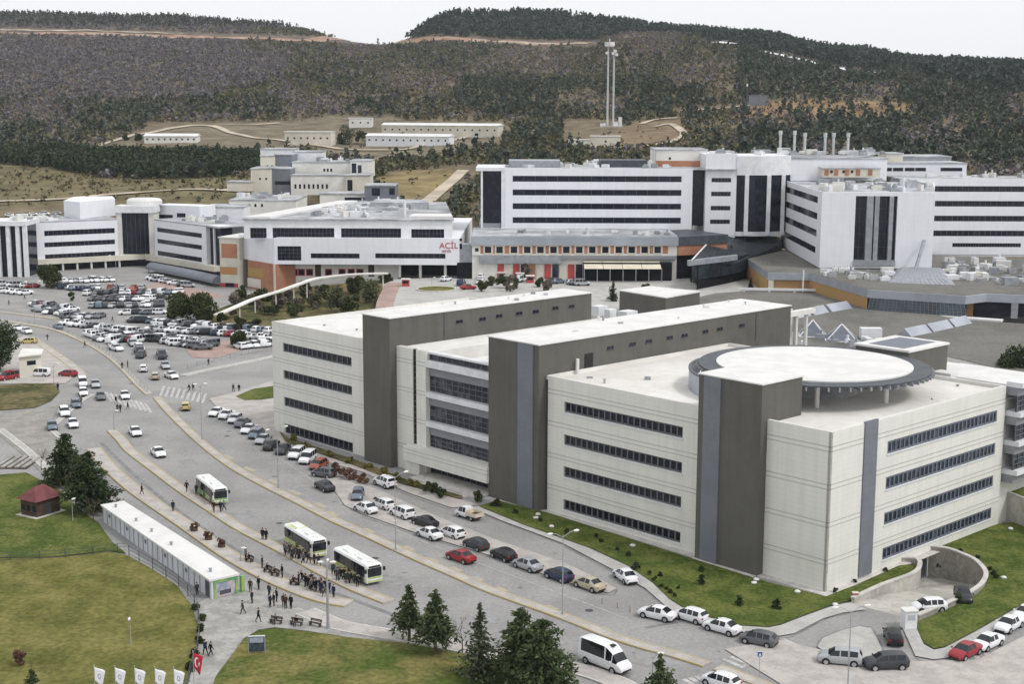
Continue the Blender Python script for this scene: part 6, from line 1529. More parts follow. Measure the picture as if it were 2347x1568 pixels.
row([(1010, 646), (1040, 643)], 1, 0, 'the emergency bay', ['white'], ZP, face=0)
row([(1050, 656), (1070, 652)], 1, 0, 'the lane behind the flower bed', ['dark blue'], ZP, face=.3)
row([(1062, 664), (1090, 662)], 1, 0, 'the forecourt beside the red kiosk', ['red'], ZP, face=0)
row([(1098, 655), (1102, 636)], 3, 0, 'the vans lined up at the passage', ['white'], ZP, face=0)
row([(1255, 634), (1300, 640)], 4, 0, 'the forecourt group before the shops', ['blue grey', 'silver', 'white', 'grey'], ZP)
row([(1262, 648), (1290, 650)], 2, 0, 'the pair behind the white clinic roof', ['blue grey', 'black'], ZP)
# cars on the rear track beyond the white wing
def far_row(pts, n, phrase, pal):
    for i in range(n):
        t = (i+.5)/n; x = pts[0][0]*(1-t)+pts[1][0]*t; y = pts[0][1]*(1-t)+pts[1][1]*t; p = hill_at(x, y)
        kd = _rc.choice(['sedan', 'hatchback', 'van']); c = pal[i % len(pal)]
        if (kd, c) not in FAR: FAR[kd, c] = far_mesh(kd, c)
        o = bpy.data.objects.new('parked_car', FAR[kd, c]); COL.objects.link(o); o.location = (p[0]*S, p[1]*S, p[2]*S+.1); o.rotation_euler = (0, 0, _rc.uniform(-.3, .3))
        tag(o, f'{c} {kd}, {ORD[i]} from the left on {phrase}', 'car', 'cars on the rear hillside track')
for q in ([(1140, 648), (1200, 645)], [(1305, 652), (1340, 655)]): row(q, 4, 0, 'the forecourt line from x'.replace('from x', 'left of the shops' if q[0][0] < 1200 else 'right of the shops'), ['white', 'grey', 'silver', 'black'], ZP)
far_row([(8, 498), (145, 492)], 5, 'the track behind the white wing', ['white', 'silver', 'white'])
# ------------------------------------------------------------------ people: one continuous skinned surface each (metres, facing +x)
COATS = {'black': (.014, .014, .017), 'navy': (.018, .024, .05), 'dark grey': (.045, .047, .052), 'brown': (.045, .033, .026), 'dark red': (.06, .018, .022), 'green': (.03, .045, .025), 'grey': (.13, .135, .14), 'white': (.55, .55, .55), 'tan': (.22, .17, .11)}
for k, c in COATS.items(): M['coat_'+k] = mat('coat_'+k.replace(' ', '_'), c, .85, .15, 3, .15)
M['trousers'] = mat('trousers_dark', (.022, .024, .032), .85, .2, 3, .15)
M['shoes'] = mat('shoes_black', (.012, .012, .012), .5, .1, 3, .3)
def skel(pose):
    V, E, Rd = [], [], []
    def chain(start, pts):
        p = start
        for q, r in pts: V.append(q); Rd.append(r); E.append((p, len(V)-1)); p = len(V)-1
        return p
    sit = pose == 'sit'; hz = .52 if sit else .95; lean = .04 if pose == 'walk' else 0
    V.append((0, 0, hz)); Rd.append((.165, .15))
    sp = chain(0, [((.01, 0, hz+.18), (.17, .14)), ((.02+lean, 0, hz+.36), (.19, .145)), ((.01+lean, 0, hz+.47), (.15, .11)), ((.02+lean, 0, hz+.555), (.058, .058))])
    chest = sp-1
    chain(sp, [((.045+lean, 0, hz+.63), (.088, .098)), ((.035+lean, 0, hz+.72), (.092, .102)), ((.03+lean, 0, hz+.775), (.06, .065))])
    for sg in (-1, 1):
        sw = .22*sg if pose == 'walk' else 0
        sh = (.0+lean, sg*.19, hz+.46)
        if sit: arm = [(sh, .075), ((.04, sg*.25, hz+.20), .058), ((.26, sg*.20, hz+.12), .046), ((.31, sg*.185, hz+.12), .034)]; hd = (1, 0, 0)
        else: arm = [(sh, .075), ((-sw*.5+.0, sg*.265, hz+.18), .06), ((-sw*.9+.07, sg*.28, hz-.05), .047), ((-sw+.09, sg*.275, hz-.10), .035)]; hd = (.18, 0, -1)
        w = chain(chest, [(p, (r, r)) for p, r in arm])
        wv = Vector(V[w]); d = Vector(hd).normalized(); n = Vector((0, sg, 0)); side = d.cross(n).normalized()
        V.append(tuple(wv+d*.055)); Rd.append((.036, .024)); E.append((w, len(V)-1)); palm = len(V)-1
        for f in range(4):
            o = (f-1.5)*.019; ln = (.062, .075, .07, .052)[f]
            b = Vector(V[palm])+side*o+d*.03
            chain(palm, [(tuple(b), (.0095, .0095)), (tuple(b+d*ln*.55-n*.008), (.0085, .0085)), (tuple(b+d*ln*.9-n*.026), (.007, .007))])
        b = wv+d*.03+side*.032
        chain(w, [(tuple(b), (.011, .011)), (tuple(b+d*.03+side*.016-n*.008), (.009, .009)), (tuple(b+d*.055+side*.012-n*.018), (.0075, .0075))])
        if sit: leg = [((.05, sg*.105, hz-.03), .105), ((.44, sg*.12, hz-.02), .078), ((.46, sg*.12, .27), .062), ((.44, sg*.12, .085), .046), ((.58, sg*.125, .045), .042)]
        else:
            st = .26*sg if pose == 'walk' else .02*sg
            lift = .06 if (pose == 'walk' and sg < 0) else 0
            leg = [((.0, sg*.10, hz-.07), .108), ((st*.55+.03, sg*.105, .50+lift*.3), .078), ((st*.9-.01, sg*.105, .28+lift*.6), .066), ((st-.03, sg*.105, .09+lift), .047), ((st+.13, sg*.115, .045+lift*.4), .042)]
        chain(0, [(p, (r, r)) for p, r in leg])
    return V, E, Rd
def person_mesh(pose, coat):
    V, E, Rd = skel(pose); me = bpy.data.meshes.new('person_'+pose); me.from_pydata([tuple(v) for v in V], E, [])
    o = bpy.data.objects.new('person_tmp', me); COL.objects.link(o)
    m = o.modifiers.new('skin', 'SKIN'); m.use_smooth_shade = True
    for i, r in enumerate(Rd): me.skin_vertices[0].data[i].radius = r
    for sv in me.skin_vertices[0].data: sv.use_root = False
    me.skin_vertices[0].data[0].use_root = True
    s = o.modifiers.new('sub', 'SUBSURF'); s.levels = 1; s.render_levels = 1
    dg = bpy.context.evaluated_depsgraph_get(); out = bpy.data.meshes.new_from_object(o.evaluated_get(dg)); bpy.data.objects.remove(o)
    out.materials.clear()
    for k in ('coat_'+coat, 'trousers', 'skin', 'shoes'): out.materials.append(M[k])
    sit = pose == 'sit'; hz = .52 if sit else .95; idx = []
    hands = [Vector(V[i]) for i in range(len(V)) if Rd[i][0] == .036]
    for p in out.polygons:
        c = p.center
        if c.z > hz+.53: k = 2
        elif any((c-h).length < .10 for h in hands) and min((c-h).length for h in hands) < .095: k = 2
        elif c.z < .085: k = 3
        elif (c.x > .16 and c.z < hz+.06 and sit) or (sit and c.z < hz-.08): k = 1
        elif c.z < hz-.16: k = 1
        else: k = 0
        idx.append(k)
    out.polygons.foreach_set('material_index', idx); out.polygons.foreach_set('use_smooth', [True]*len(out.polygons)); return out
def hair_mesh():
    bm = bmesh.new(); bmesh.ops.create_uvsphere(bm, u_segments=14, v_segments=9, radius=.112)
    for v in list(bm.verts):
        if v.co.z < -.035 or (v.co.x > .055 and v.co.z < .03): bm.verts.remove(v)
    for v in bm.verts: v.co.y *= .92; v.co.z *= 1.02
    me = bpy.data.meshes.new('hair'); bm.to_mesh(me); bm.free(); me.materials.append(M['hair']); me.polygons.foreach_set('use_smooth', [True]*len(me.polygons)); return me
def face_mesh(hz_unused=0):
    mb = MB()
    mb.tube([(.095, 0, .02), (.128, 0, -.028), (.118, 0, -.038)], [.008, .015, .012], 6)
    for sg in (-1, 1): mb.tube([(.098, sg*.036, .012), (.108, sg*.034, .012)], [.012, .010], 6)
    mb.tube([(.103, -.028, -.062), (.112, 0, -.064), (.103, .028, -.062)], [.006, .008, .006], 5)
    for sg in (-1, 1): mb.tube([(-.01, sg*.088, .03), (.0, sg*.108, .02), (-.005, sg*.09, -.03)], [.014, .018, .010], 6)
    me_o = mb.build('face', [M['skin']], None, sc=1); me = me_o.data; bpy.data.objects.remove(me_o); return me
PM = {}; HAIR = hair_mesh(); FACE = face_mesh()
_rp = random.Random(21)
def person(x, y, pose, coat, label, ang=None, group=None, z=0.02, seat=None):
    if (pose, coat) not in PM: PM[pose, coat] = person_mesh(pose, coat)
    o = bpy.data.objects.new('person', PM[pose, coat]); COL.objects.link(o); p = G(x, y, z/S)
    o.location = (p[0]*S, p[1]*S, z-.005); s = _rp.uniform(1.02, 1.12); o.scale = (s, s, s)
    o.rotation_euler = (0, 0, R(ang) if ang is not None else _rp.uniform(0, 6.28)); tag(o, label, 'person', group)
    hz = .52 if pose == 'sit' else .95; lean = .04 if pose == 'walk' else 0
    for nm, me in (('hair', HAIR), ('face', FACE)):
        h = bpy.data.objects.new(nm, me); COL.objects.link(h); h.parent = o; h.location = (.022+lean, 0, hz+.70)
    return o
Z2 = .2
PEOPLE = [
 (109, 780, 'walk', 'dark grey', 'person in dark coat walking along the curved median on the left', None),
 (195, 797, 'walk', 'black', 'person in black crossing the median below the car park', None),
 (280, 846, 'stand', 'dark red', 'left one of two people standing on the median tip, wearing dark red', None),
 (293, 843, 'stand', 'brown', 'right one of two people standing on the median tip, wearing brown', None),
 (133, 896, 'stand', 'black', 'person in black standing by the small triangular lawn', None),
 (266, 926, 'walk', 'black', 'uppermost of the walkers on the zebra crossing, in black', None),
 (269, 944, 'walk', 'navy', 'left of the two closest walkers in the crossing group, in navy', None),
 (276, 946, 'walk', 'black', 'right of the two closest walkers in the crossing group, in black', None),
 (293, 939, 'walk', 'dark red', 'person in dark red beside the white car at the zebra crossing', None),
 (186, 928, 'stand', 'grey', 'person in grey between the cars at the left side road', None),
 (434, 899, 'walk', 'black', 'left one of a pair walking over the upper zebra crossing, in black', None),
 (443, 896, 'walk', 'dark grey', 'right one of a pair walking over the upper zebra crossing, in grey', None),
 (478, 838, 'walk', 'black', 'person in black walking on the pale strip beyond the car park exit', None),
 (535, 899, 'walk', 'brown', 'left one of two people on the pink pavement by the small lawn', None),
 (548, 898, 'walk', 'black', 'right one of two people on the pink pavement by the small lawn', None),
 (258, 738, 'walk', 'dark grey', 'lone person in dark grey walking among the parked cars', None),
 (21, 700, 'walk', 'black', 'person in black on the pavement at the far left edge', None),
 (57, 687, 'walk', 'navy', 'person in navy on the far left lane beside the parked cars', None),
 (325, 1134, 'walk', 'black', 'lone person in black walking on the lower platform', Z2),
 (397, 1174, 'stand', 'navy', 'lone person in navy in the bus lane above the planters', 0),
 (428, 1128, 'walk', 'black', 'person in black walking beside the uppermost bus', Z2),
 (450, 1134, 'stand', 'dark grey', 'person at the rear left corner of the uppermost bus', Z2),
 (490, 1174, 'walk', 'dark red', 'person in dark red in front of the uppermost bus', Z2),
 (506, 1174, 'walk', 'navy', 'person in navy in front of the uppermost bus', Z2),
 (514, 1172, 'walk', 'grey', 'person in grey in front of the uppermost bus', Z2),
 (602, 1239, 'stand', 'black', 'left one of two people standing close together behind the middle bus', 0),
 (610, 1241, 'stand', 'black', 'right one of two people standing close together behind the middle bus', 0),
 (251, 1155, 'walk', 'black', 'person in black at the far end of the long white container building', 0),
 (452, 1366, 'stand', 'dark grey', 'person leaning at the near left wall of the container building', None),
 (471, 1503, 'walk', 'navy', 'left one of two people walking away on the garden path, in navy', .12),
 (483, 1505, 'walk', 'black', 'right one of two people walking away on the garden path, in black', .12),
 (592, 1427, 'walk', 'black', 'person in black walking alone over the plaza', .12),
 (557, 1409, 'walk', 'dark grey', 'person in dark grey just right of the container building front', .12),
 (574, 1358, 'stand', 'brown', 'person in brown standing near the green frame of the container building', .12),
 (578, 1384, 'stand', 'navy', 'person in navy on the plaza below the one in brown', .12),
 (593, 1352, 'stand', 'black', 'tall person in black at the upper edge of the plaza', .12),
 (617, 1368, 'stand', 'dark grey', 'person in dark grey at the kerb above the plaza group', .12),
 (619, 1393, 'stand', 'navy', 'left person of the close plaza group, in navy', .12),
 (628, 1390, 'stand', 'black', 'middle person of the close plaza group, in black', .12),
 (634, 1380, 'stand', 'black', 'rear person of the close plaza group, in black', .12),
 (650, 1391, 'stand', 'dark red', 'person in dark red at the right of the plaza group', .12),
 (655, 1396, 'stand', 'brown', 'person in brown at the right of the plaza group', .12),
 (667, 1396, 'stand', 'black', 'person in black at the right end of the plaza group', .12),
 (563, 1283, 'stand', 'grey', 'person in grey next to a seated one on the lower platform', Z2),
 (601, 1303, 'stand', 'black', 'person in black standing left of the seated ones on the lower platform', Z2),
 (647, 1325, 'stand', 'black', 'person in black standing right of the seated ones on the lower platform', Z2),
 (685, 1343, 'stand', 'black', 'leftmost standing person of the crowd on the lower platform', Z2),
]
for x, y, pose, c, lb, z in PEOPLE: person(x, y, pose, c, lb, z=(z if z else .03))
def crowd(pts, phrase, group, z, cols, poses=('stand', 'stand', 'walk')):
    pts = [(x+_rp.uniform(-4, 4), y+_rp.uniform(-3.5, 3.5)) for x, y in pts]
    for i, (x, y) in enumerate(sorted(pts)):
        c = _rp.choice(cols); person(x, y, _rp.choice(poses), c, f'person in {c}, {ORD[i]} from the left {phrase}', group=group, z=z)
DK = ['black', 'black', 'black', 'navy', 'navy', 'dark grey', 'dark grey', 'brown', 'dark red', 'grey']
crowd([(693, 1338), (699, 1348), (703, 1342), (708, 1352), (712, 1346), (716, 1356), (720, 1350), (725, 1358), (730, 1353), (735, 1361), (740, 1355), (744, 1366), (749, 1360), (762, 1368), (705, 1349), (714, 1352), (723, 1356), (737, 1358), (752, 1366)], 'in the crowd on the lower platform', 'crowd waiting on the lower platform', Z2, DK)
crowd([(654, 1268), (661, 1271), (668, 1274), (674, 1277), (680, 1279), (686, 1283), (693, 1285), (700, 1288), (711, 1295), (720, 1296), (731, 1297), (658, 1275), (671, 1281), (683, 1287), (697, 1293)], 'in the line beside the middle bus', 'people boarding the middle bus', .1, DK+['green'])
crowd([(766, 1322), (771, 1328), (779, 1328), (787, 1333), (793, 1334), (800, 1338), (808, 1341), (814, 1343), (775, 1333), (790, 1340), (822, 1345)], 'in the line beside the lowest bus', 'people boarding the lowest bus', .1, DK+['green', 'green'])
# seated people and their benches
def bench(x, y, label, z=.12, dxy=(18, 9), backed=True):
    T = empty('bench'); T['org'] = [0, 0, 0]; p = G(x, y, z/S); T.location = (p[0]*S, p[1]*S, z); T.rotation_euler = (0, 0, head(x, y, *dxy)); tag(T, label, 'bench', 'benches around the bus stop')
    m = MB()
    for k in range(3): m.box(-.85, .85, -.22+k*.16, -.09+k*.16, .42, .46)
    m.build('seat', M['timber'], T, sc=1)
    m = MB(); m.box(-.85, .85, .27, .31, .56, .68); m.box(-.85, .85, .28, .32, .72, .86); m.build('backrest', M['timber'], T, sc=1)
    for sx in (-.7, .7): m = MB(); m.box(sx-.04, sx+.04, -.2, .3, 0, .42); m.box(sx-.04, sx+.04, .26, .32, .42, .86); m.build('leg', M['steel_dark'], T, sc=1)
    return T
def seated(x, y, c, label, bl, z, dxy=(18, 9)):
    b = bench(x, y, bl, z, dxy); a = b.rotation_euler[2]; o = person(x, y, 'sit', c, label, z=z)
    o.rotation_euler = (0, 0, a-math.pi/2); o.location = (b.location[0], b.location[1], z-.03); o.scale = (1, 1, 1)
seated(571, 1287, 'black', 'seated person in black, leftmost on the lower platform benches', 'bench with one sitter at the left of the lower platform', Z2)
seated(613, 1311, 'black', 'seated person in black beside a standing one on the lower platform', 'bench on the lower platform left of the crowd', Z2)
seated(630, 1319, 'brown', 'seated person in brown between two standing ones on the lower platform', 'bench under the sitter in brown on the lower platform', Z2)
seated(673, 1340, 'dark red', 'seated person in dark red at the left end of the crowd', 'bench at the left end of the platform crowd', Z2)
seated(632, 1430, 'dark grey', 'seated person in dark grey on the left plaza bench', 'left plaza bench with one sitter at the lawn edge', .12, (20, 3))
seated(679, 1434, 'black', 'seated person in black on the middle plaza bench', 'middle plaza bench with one sitter at the lawn edge', .12, (20, 3))
bench(722, 1436, 'empty wooden bench at the right of the plaza beside the thick lamp post', .14, (20, 4))
# ------------------------------------------------------------------ vegetation
def leafmat(name, a, b, scale=1.1):
    m = mat(name, a, .9, .1, scale, .12, col2=b, mix=(.38, .62), detail=3); return m
LM = {'fir': leafmat('leaf_fir', (.036, .056, .024), (.098, .118, .054)), 'pine': leafmat('leaf_pine', (.022, .038, .018), (.062, .082, .034), .8),
      'cedar': leafmat('leaf_cedar', (.045, .058, .035), (.105, .118, .072)), 'bush': leafmat('leaf_bush', (.030, .044, .018), (.075, .088, .034)),
      'dry': leafmat('leaf_dry', (.105, .055, .042), (.20, .125, .085)), 'olive': leafmat('leaf_olive', (.060, .070, .035), (.125, .13, .065)),
      'yellow': leafmat('leaf_yellow', (.10, .11, .03), (.26, .24, .07)), 'bare': leafmat('twig_bare', (.12, .10, .08), (.22, .19, .15))}
def quads(mesh_name, C, L_, W_, D, rng, m):
    """leaf quads: centres C, half lengths, half widths, long direction D"""
    n = len(C); D = D/np.linalg.norm(D, axis=1, keepdims=True); r = rng.normal(size=(n, 3)); U = np.cross(D, r); U /= np.linalg.norm(U, axis=1, keepdims=True)
    a = D*L_[:, None]; b = U*W_[:, None]
    V = np.stack([C-a*.9-b*.4, C-a*.2+b, C+a, C-a*.2-b], 1).reshape(-1, 3)
    return meshq(mesh_name, V, n, m)
def meshq(name, V, n, m):
    me = bpy.data.meshes.new(name); me.vertices.add(4*n); me.vertices.foreach_set('co', V.astype(np.float32).ravel())
    me.loops.add(4*n); me.loops.foreach_set('vertex_index', np.arange(4*n, dtype=np.int32))
    me.polygons.add(n); me.polygons.foreach_set('loop_start', np.arange(0, 4*n, 4, dtype=np.int32)); me.polygons.foreach_set('loop_total', np.full(n, 4, np.int32))
    me.update(calc_edges=True); me.materials.append(m); return me
def conifer(h, rad, seed, leaf='fir', dens=1.0, bare=.16, droop=.25, taper=.85, ragged=.25):
    rng = np.random.default_rng(seed); C, L_, W_, D = [], [], [], []; br = MB()
    ntier = int(h*3.0)
    for t in range(ntier):
        q = (t+rng.uniform(0, .6))/ntier; z = h*(bare+(1-bare)*q); r0 = rad*(1-q)**taper+.10*rad*(1-q)+.08; nb = int(6+5*(1-q))
        for _ in range(nb):
            a = rng.uniform(0, 6.283); r = r0*rng.uniform(1-ragged*1.6, 1+ragged); d = np.array([math.cos(a), math.sin(a), 0]); up = rng.uniform(-.1, .25)
            k = max(3, int(r*5.5*dens))
            for s in range(k):
                u = (s+rng.uniform(0, 1))/k; p = d*r*u; p[2] = z+r*(up*u-droop*u*u)
                p = p+rng.normal(0, .07+.05*r, 3); C.append(p); dd = d+np.array([0, 0, up-2*droop*u])+rng.normal(0, .55, 3); D.append(dd)
                L_.append(rng.uniform(.20, .42)); W_.append(rng.uniform(.09, .19))
            if rng.random() < .35 and r > .4: br.tube([(0, 0, z), tuple(d*r*.7+np.array([0, 0, z+r*(up*.7-droop*.49)]))], [.035, .012], 4)
    return quads('crown', np.array(C), np.array(L_), np.array(W_), np.array(D), rng, LM[leaf]), br
def trunk_mb(h, r, top=.97, seed=0):
    rng = random.Random(seed); mb = MB(); n = 6; mb.tube([(rng.uniform(-.03, .03)*i*h*.05, rng.uniform(-.03, .03)*i*h*.05, h*top*i/n-.1) for i in range(n+1)], [r*(1-.85*i/n) for i in range(n+1)], 8); return mb
def bushy(w, h, seed, leaf='bush', n=2600, base=.05, lobes=14, size=.22):
    rng = np.random.default_rng(seed); C, D = [], []
    cs = []
    for i in range(lobes):
        a = rng.uniform(0, 6.28); q = rng.uniform(0, 1)**.6; z = base*h+h*(1-base)*rng.uniform(.15, .85); rr = w*.5*q*math.sin(math.pi*min(.95, max(.1, (z/h)*.85+.1)))
        cs.append((rr*math.cos(a), rr*math.sin(a), z, rng.uniform(.18, .32)*min(w, h)))
    for i in range(n):
        c = cs[rng.integers(lobes)]; v = rng.normal(size=3); v /= np.linalg.norm(v); p = np.array(c[:3])+v*c[3]*rng.uniform(.6, 1.05); p[2] = max(p[2], .02)
        C.append(p); D.append(v+rng.normal(0, .7, 3))
    n = len(C); return quads('crown', np.array(C), rng.uniform(size*.6, size*1.3, n), rng.uniform(size*.35, size*.7, n), np.array(D), rng, LM[leaf])
def plant(name, me, x, y, label, cat, group=None, trunk=None, z=0.0, branch=None, rot=0, scale=1, loc=None):
    p = loc if loc else G(x, y, z); T = empty(name, (p[0]*S, p[1]*S, (loc[2] if loc else z)*S)); T.rotation_euler = (0, 0, rot); T.scale = (scale,)*3; tag(T, label, cat, group)
    o = bpy.data.objects.new('crown', me); COL.objects.link(o); o.parent = T
    if trunk: trunk.build('trunk', M['trunk'], T, org=(0, 0, 0), sc=1)
    if branch and branch.v: branch.build('branch', M['trunk'], T, org=(0, 0, 0), sc=1)
    return T
def PXM(y, z=0): return G(CX, y, z)[1]*S/FPX          # metres per pixel at ground row y
# conifers in front
for i, (x, yb, yt, wpx, leaf, dn, lb, tp, bare) in enumerate([
  (938, 1472, 1332, 78, 'fir', 1.3, 'leftmost of the three narrow conifers on the front lawn, with bare leaning trunk', .75, .26),
  (998, 1502, 1342, 92, 'fir', 1.7, 'middle green conifer on the front lawn with clear trunk', .75, .22),
  (1100, 1556, 1372, 116, 'cedar', 1.0, 'thin greyish cedar with wide open branches on the front lawn', 1.05, .06),
  (1512, 1640, 1486, 118, 'fir', 1.6, 'conifer tip rising at the bottom edge right of the white minibus', .95, .05)]):
    s = PXM(yb); h = (yb-yt)*s*1.02; me, br = conifer(h, wpx*s/2, 40+i, leaf, dn, bare, .22 if leaf == 'fir' else .12, tp, .3); plant('conifer_tree', me, x, yb, lb, 'tree', 'conifers on the front lawn', trunk_mb(h, .16+h*.008, seed=i), branch=br)
for i, (x, yb, yt, wpx, lb) in enumerate([(1190, 1580, 1376, 96, 'taller left one of two dense dark evergreens by the front kerb'), (1243, 1600, 1402, 112, 'broad right one of two dense dark evergreens by the front kerb')]):
    s = PXM(yb); h = (yb-yt)*s; w = wpx*s
    me, br = conifer(h, w*.62, 60+i, 'fir', 2.7, .02, .05, .34 if i else .50, .36 if i else .30); plant('evergreen_tree', me, x, yb, lb, 'tree', None, trunk_mb(h*.9, .2, seed=i+9))
s = PXM(1120); h = 125*s; me, br = conifer(h*1.02, 48*s, 71, 'pine', 2.6, .05, .08, .55, .32); plant('pine_tree', me, 152, 1115, 'left dark pine of the pair beside the garden path', 'tree', 'dark pine pair by the garden path', trunk_mb(h, .22), branch=br)
s = PXM(1180); me, br = conifer(150*s, 55*s, 73, 'pine', 2.6, .08, .05, .48, .34); plant('pine_tree', me, 206, 1176, 'right broader dark pine of the pair beside the garden path', 'tree', 'dark pine pair by the garden path', trunk_mb(130*s, .24, seed=3))
s = PXM(850); me = bushy(85*s, 110*s, 75, 'pine', 6500, .05, 30, .34); plant('round_tree', me, 0, 850, 'big dark round tree cut off by the left edge', 'tree', None, trunk_mb(80*s, .3, seed=5))
s = PXM(733); me = bushy(66*s, 58*s, 76, 'bush', 5200, .0, 20, .42); plant('round_shrub', me, 411, 732, 'left one of two big round shrubs at the car park edge', 'shrub', 'big round shrubs at the car park edge')
me = bushy(62*s, 62*s, 77, 'bush', 5200, .0, 20, .42); plant('round_shrub', me, 457, 736, 'right one of two big round shrubs at the car park edge', 'shrub', 'big round shrubs at the car park edge')
s = PXM(795); me = bushy(40*s, 36*s, 78, 'bush', 2600, .0, 14, .36); plant('round_shrub', me, 553, 796, 'dark bush among the cars near the clinic corner', 'shrub')
s = PXM(660); me = bushy(62*s, 48*s, 79, 'bush', 3600, .0, 18, .5); plant('evergreen_tree', me, 108, 660, 'dark green shrubbery beside the glass tower on the left', 'shrub', None, trunk_mb(3, .2))
s = PXM(690); me = bushy(14*s, 24*s, 80, 'fir', 900, .0, 8, .3); plant('round_shrub', me, 165, 690, 'small dark conifer shrub between car park rows', 'shrub')
# trees and bushes on the bank below the walkway
def bank(x, y, w, hh, leaf, lb, nm='bank_shrub', cat='shrub', n=1500, zz=1.5, tr=None):
    s_ = G(CX, y, zz)[1]*S/FPX; me = bushy(w*s_, hh*s_, int(x*7+y), leaf, n, .0, 12, .42); plant(nm, me, x, y, lb, cat, 'small bushes dotting the bank' if lb.startswith('small bush') else 'greenery on the bank below the walkway', tr, z=zz)
bank(815, 672, 40, 44, 'bush', 'round dark tree in front of the white walkway', 'round_tree', 'tree', 3000, 2.6, trunk_mb(3.5, .25))
for x, y, w, hh, lf, lb in [(770, 712, 34, 60, 'olive', 'tall olive green tree on the bank'), (748, 690, 26, 40, 'bush', 'dark bush left of the tall olive tree'), (722, 700, 30, 30, 'olive', 'olive bush beyond the clinic corner'),
    (672, 725, 24, 34, 'fir', 'small pointed conifer near the clinic roof corner'), (640, 700, 36, 30, 'bare', 'bare greyish shrub halfway up the bank'), (600, 690, 30, 28, 'bush', 'dark bush under the walkway roof'),
    (575, 700, 26, 26, 'olive', 'olive bush near the lower walkway end'), (535, 700, 30, 30, 'bare', 'bare shrub below the terracotta tower'), (555, 688, 22, 34, 'bush', 'dark shrub against the terracotta wall'),
    (508, 735, 26, 18, 'bush', 'low dark bush at the foot of the walkway'), (545, 742, 22, 16, 'bush', 'low bush at the car park edge of the bank'), (850, 690, 46, 46, 'olive', 'dense olive bush beside the red paved ramp'),
    (880, 660, 30, 34, 'bush', 'dark bush at the walkway top'), (700, 668, 26, 26, 'olive', 'olive bush in front of the arcade windows'), (660, 690, 20, 24, 'bare', 'bare bush beside the walkway post'), (800, 715, 40, 34, 'bush', 'dark green bush just beyond the clinic roof')]:
    bank(x, y, w, hh, lf, lb, n=1300, zz=1.6 if y > 690 else 2.2)
_rb = random.Random(8)
for i in range(26):
    t = _rb.random(); x = 500+t*390; y = 742-t*70+_rb.uniform(-22, 22)-(10 if t > .3 else 0)
    bank(x, y, _rb.uniform(14, 24), _rb.uniform(12, 22), _rb.choice(['bush', 'bush', 'olive', 'bare']), 'small bush scattered on the grassy bank below the walkway', n=420, zz=.5+2.4*t)
for x, y, w, hh, lf, lb in [(1150, 660, 26, 30, 'bush', 'dark bush on the forecourt behind the clinic roof'), (1182, 662, 18, 26, 'olive', 'olive shrub on the forecourt near the shops'), (1210, 640, 16, 44, 'bare', 'bare slender tree before the shop fronts'),
    (1125, 655, 22, 20, 'olive', 'olive bush beside the white vans'), (1235, 658, 18, 22, 'bush', 'small bush near the parked blue grey cars'), (1170, 668, 20, 40, 'bare', 'bare greyish tree behind the clinic roof edge'), (1108, 668, 24, 26, 'bush', 'dark bush at the right of the red car on the forecourt'), (1250, 668, 26, 28, 'bare', 'bare bush at the end of the long clinic roof'), (1600, 652, 26, 22, 'bush', 'dark bush on the terrace before the cafe corner'), (1480, 668, 40, 18, 'bush', 'low dark hedge behind the white roofed stair house')]:
    s_ = G(CX, y, ZP)[1]*S/FPX; me = bushy(w*s_, hh*s_, int(x*3+y), lf, 900, .0, 9, .36); plant('forecourt_shrub', me, x, y, lb, 'shrub', 'greenery on the upper forecourt', z=ZP)
for x, y, hh, lb in [(1405, 690, 48, 'narrow dark conifer between the two long clinic roofs'), (1720, 660, 24, 'small green conifer before the glass atrium')]:
    s_ = G(CX, y, ZP)[1]*S/FPX; me, br = conifer(hh*s_, hh*s_*.24, int(x), 'pine', 1.3, .05, .15, .8); plant('conifer_tree', me, x, y, lb, 'tree', None, trunk_mb(hh*s_, .12), z=ZP, branch=br)
s = PXM(880); me = bushy(95*s, 110*s, 91, 'pine', 6000, .0, 26, .34); plant('evergreen_tree', me, 2333, 905, 'dark evergreen at the right edge behind the clinic', 'tree', None, trunk_mb(8, .3))
s = PXM(850); me, br = conifer(48*s, 15*s, 92, 'fir', 1.4, .0, .15, .9); plant('conifer_tree', me, 2192, 842, 'small conifer behind the clinic roof near the right edge', 'tree', None, trunk_mb(5, .12), branch=br)
# small plants on the clinic lawn and the front lawn
for i, (x, y, hh, w) in enumerate([(1608, 1340, 28, 8), (1694, 1388, 26, 9), (1780, 1395, 26, 10), (1458, 1306, 22, 11), (2196, 1382, 26, 9), (1606, 1310, 12, 8)]):
    s = PXM(y); me, br = conifer(hh*s, w*s, 200+i, 'pine', 1.5, .05, .1, .8)
    plant('sapling', me, x, y, ['slim sapling left of the dark tower on the clinic lawn', 'sapling on the lawn below the dark tower', 'dark sapling on the lawn near the lower kerb', 'dark sapling beside the white car on the service lane', 'sapling beside the curved garage wall coping', 'tiny sapling close to the service lane lawn edge'][i], 'sapling', 'saplings on the clinic lawn', trunk_mb(hh*s, .04), z=.16)
_rs = random.Random(4)
SHR = [(1516, 1345), (1527, 1352), (1537, 1360), (1545, 1368), (1556, 1350), (1500, 1330), (1512, 1322), (1490, 1318), (1440, 1275), (1415, 1262), (1380, 1243), (1365, 1232), (2150, 1300), (2240, 1280), (2268, 1306), (2276, 1318), (2282, 1326), (2200, 1268), (1915, 1358), (1960, 1335), (2030, 1310), (1300, 1222), (1240, 1195), (1180, 1178), (1130, 1160)]
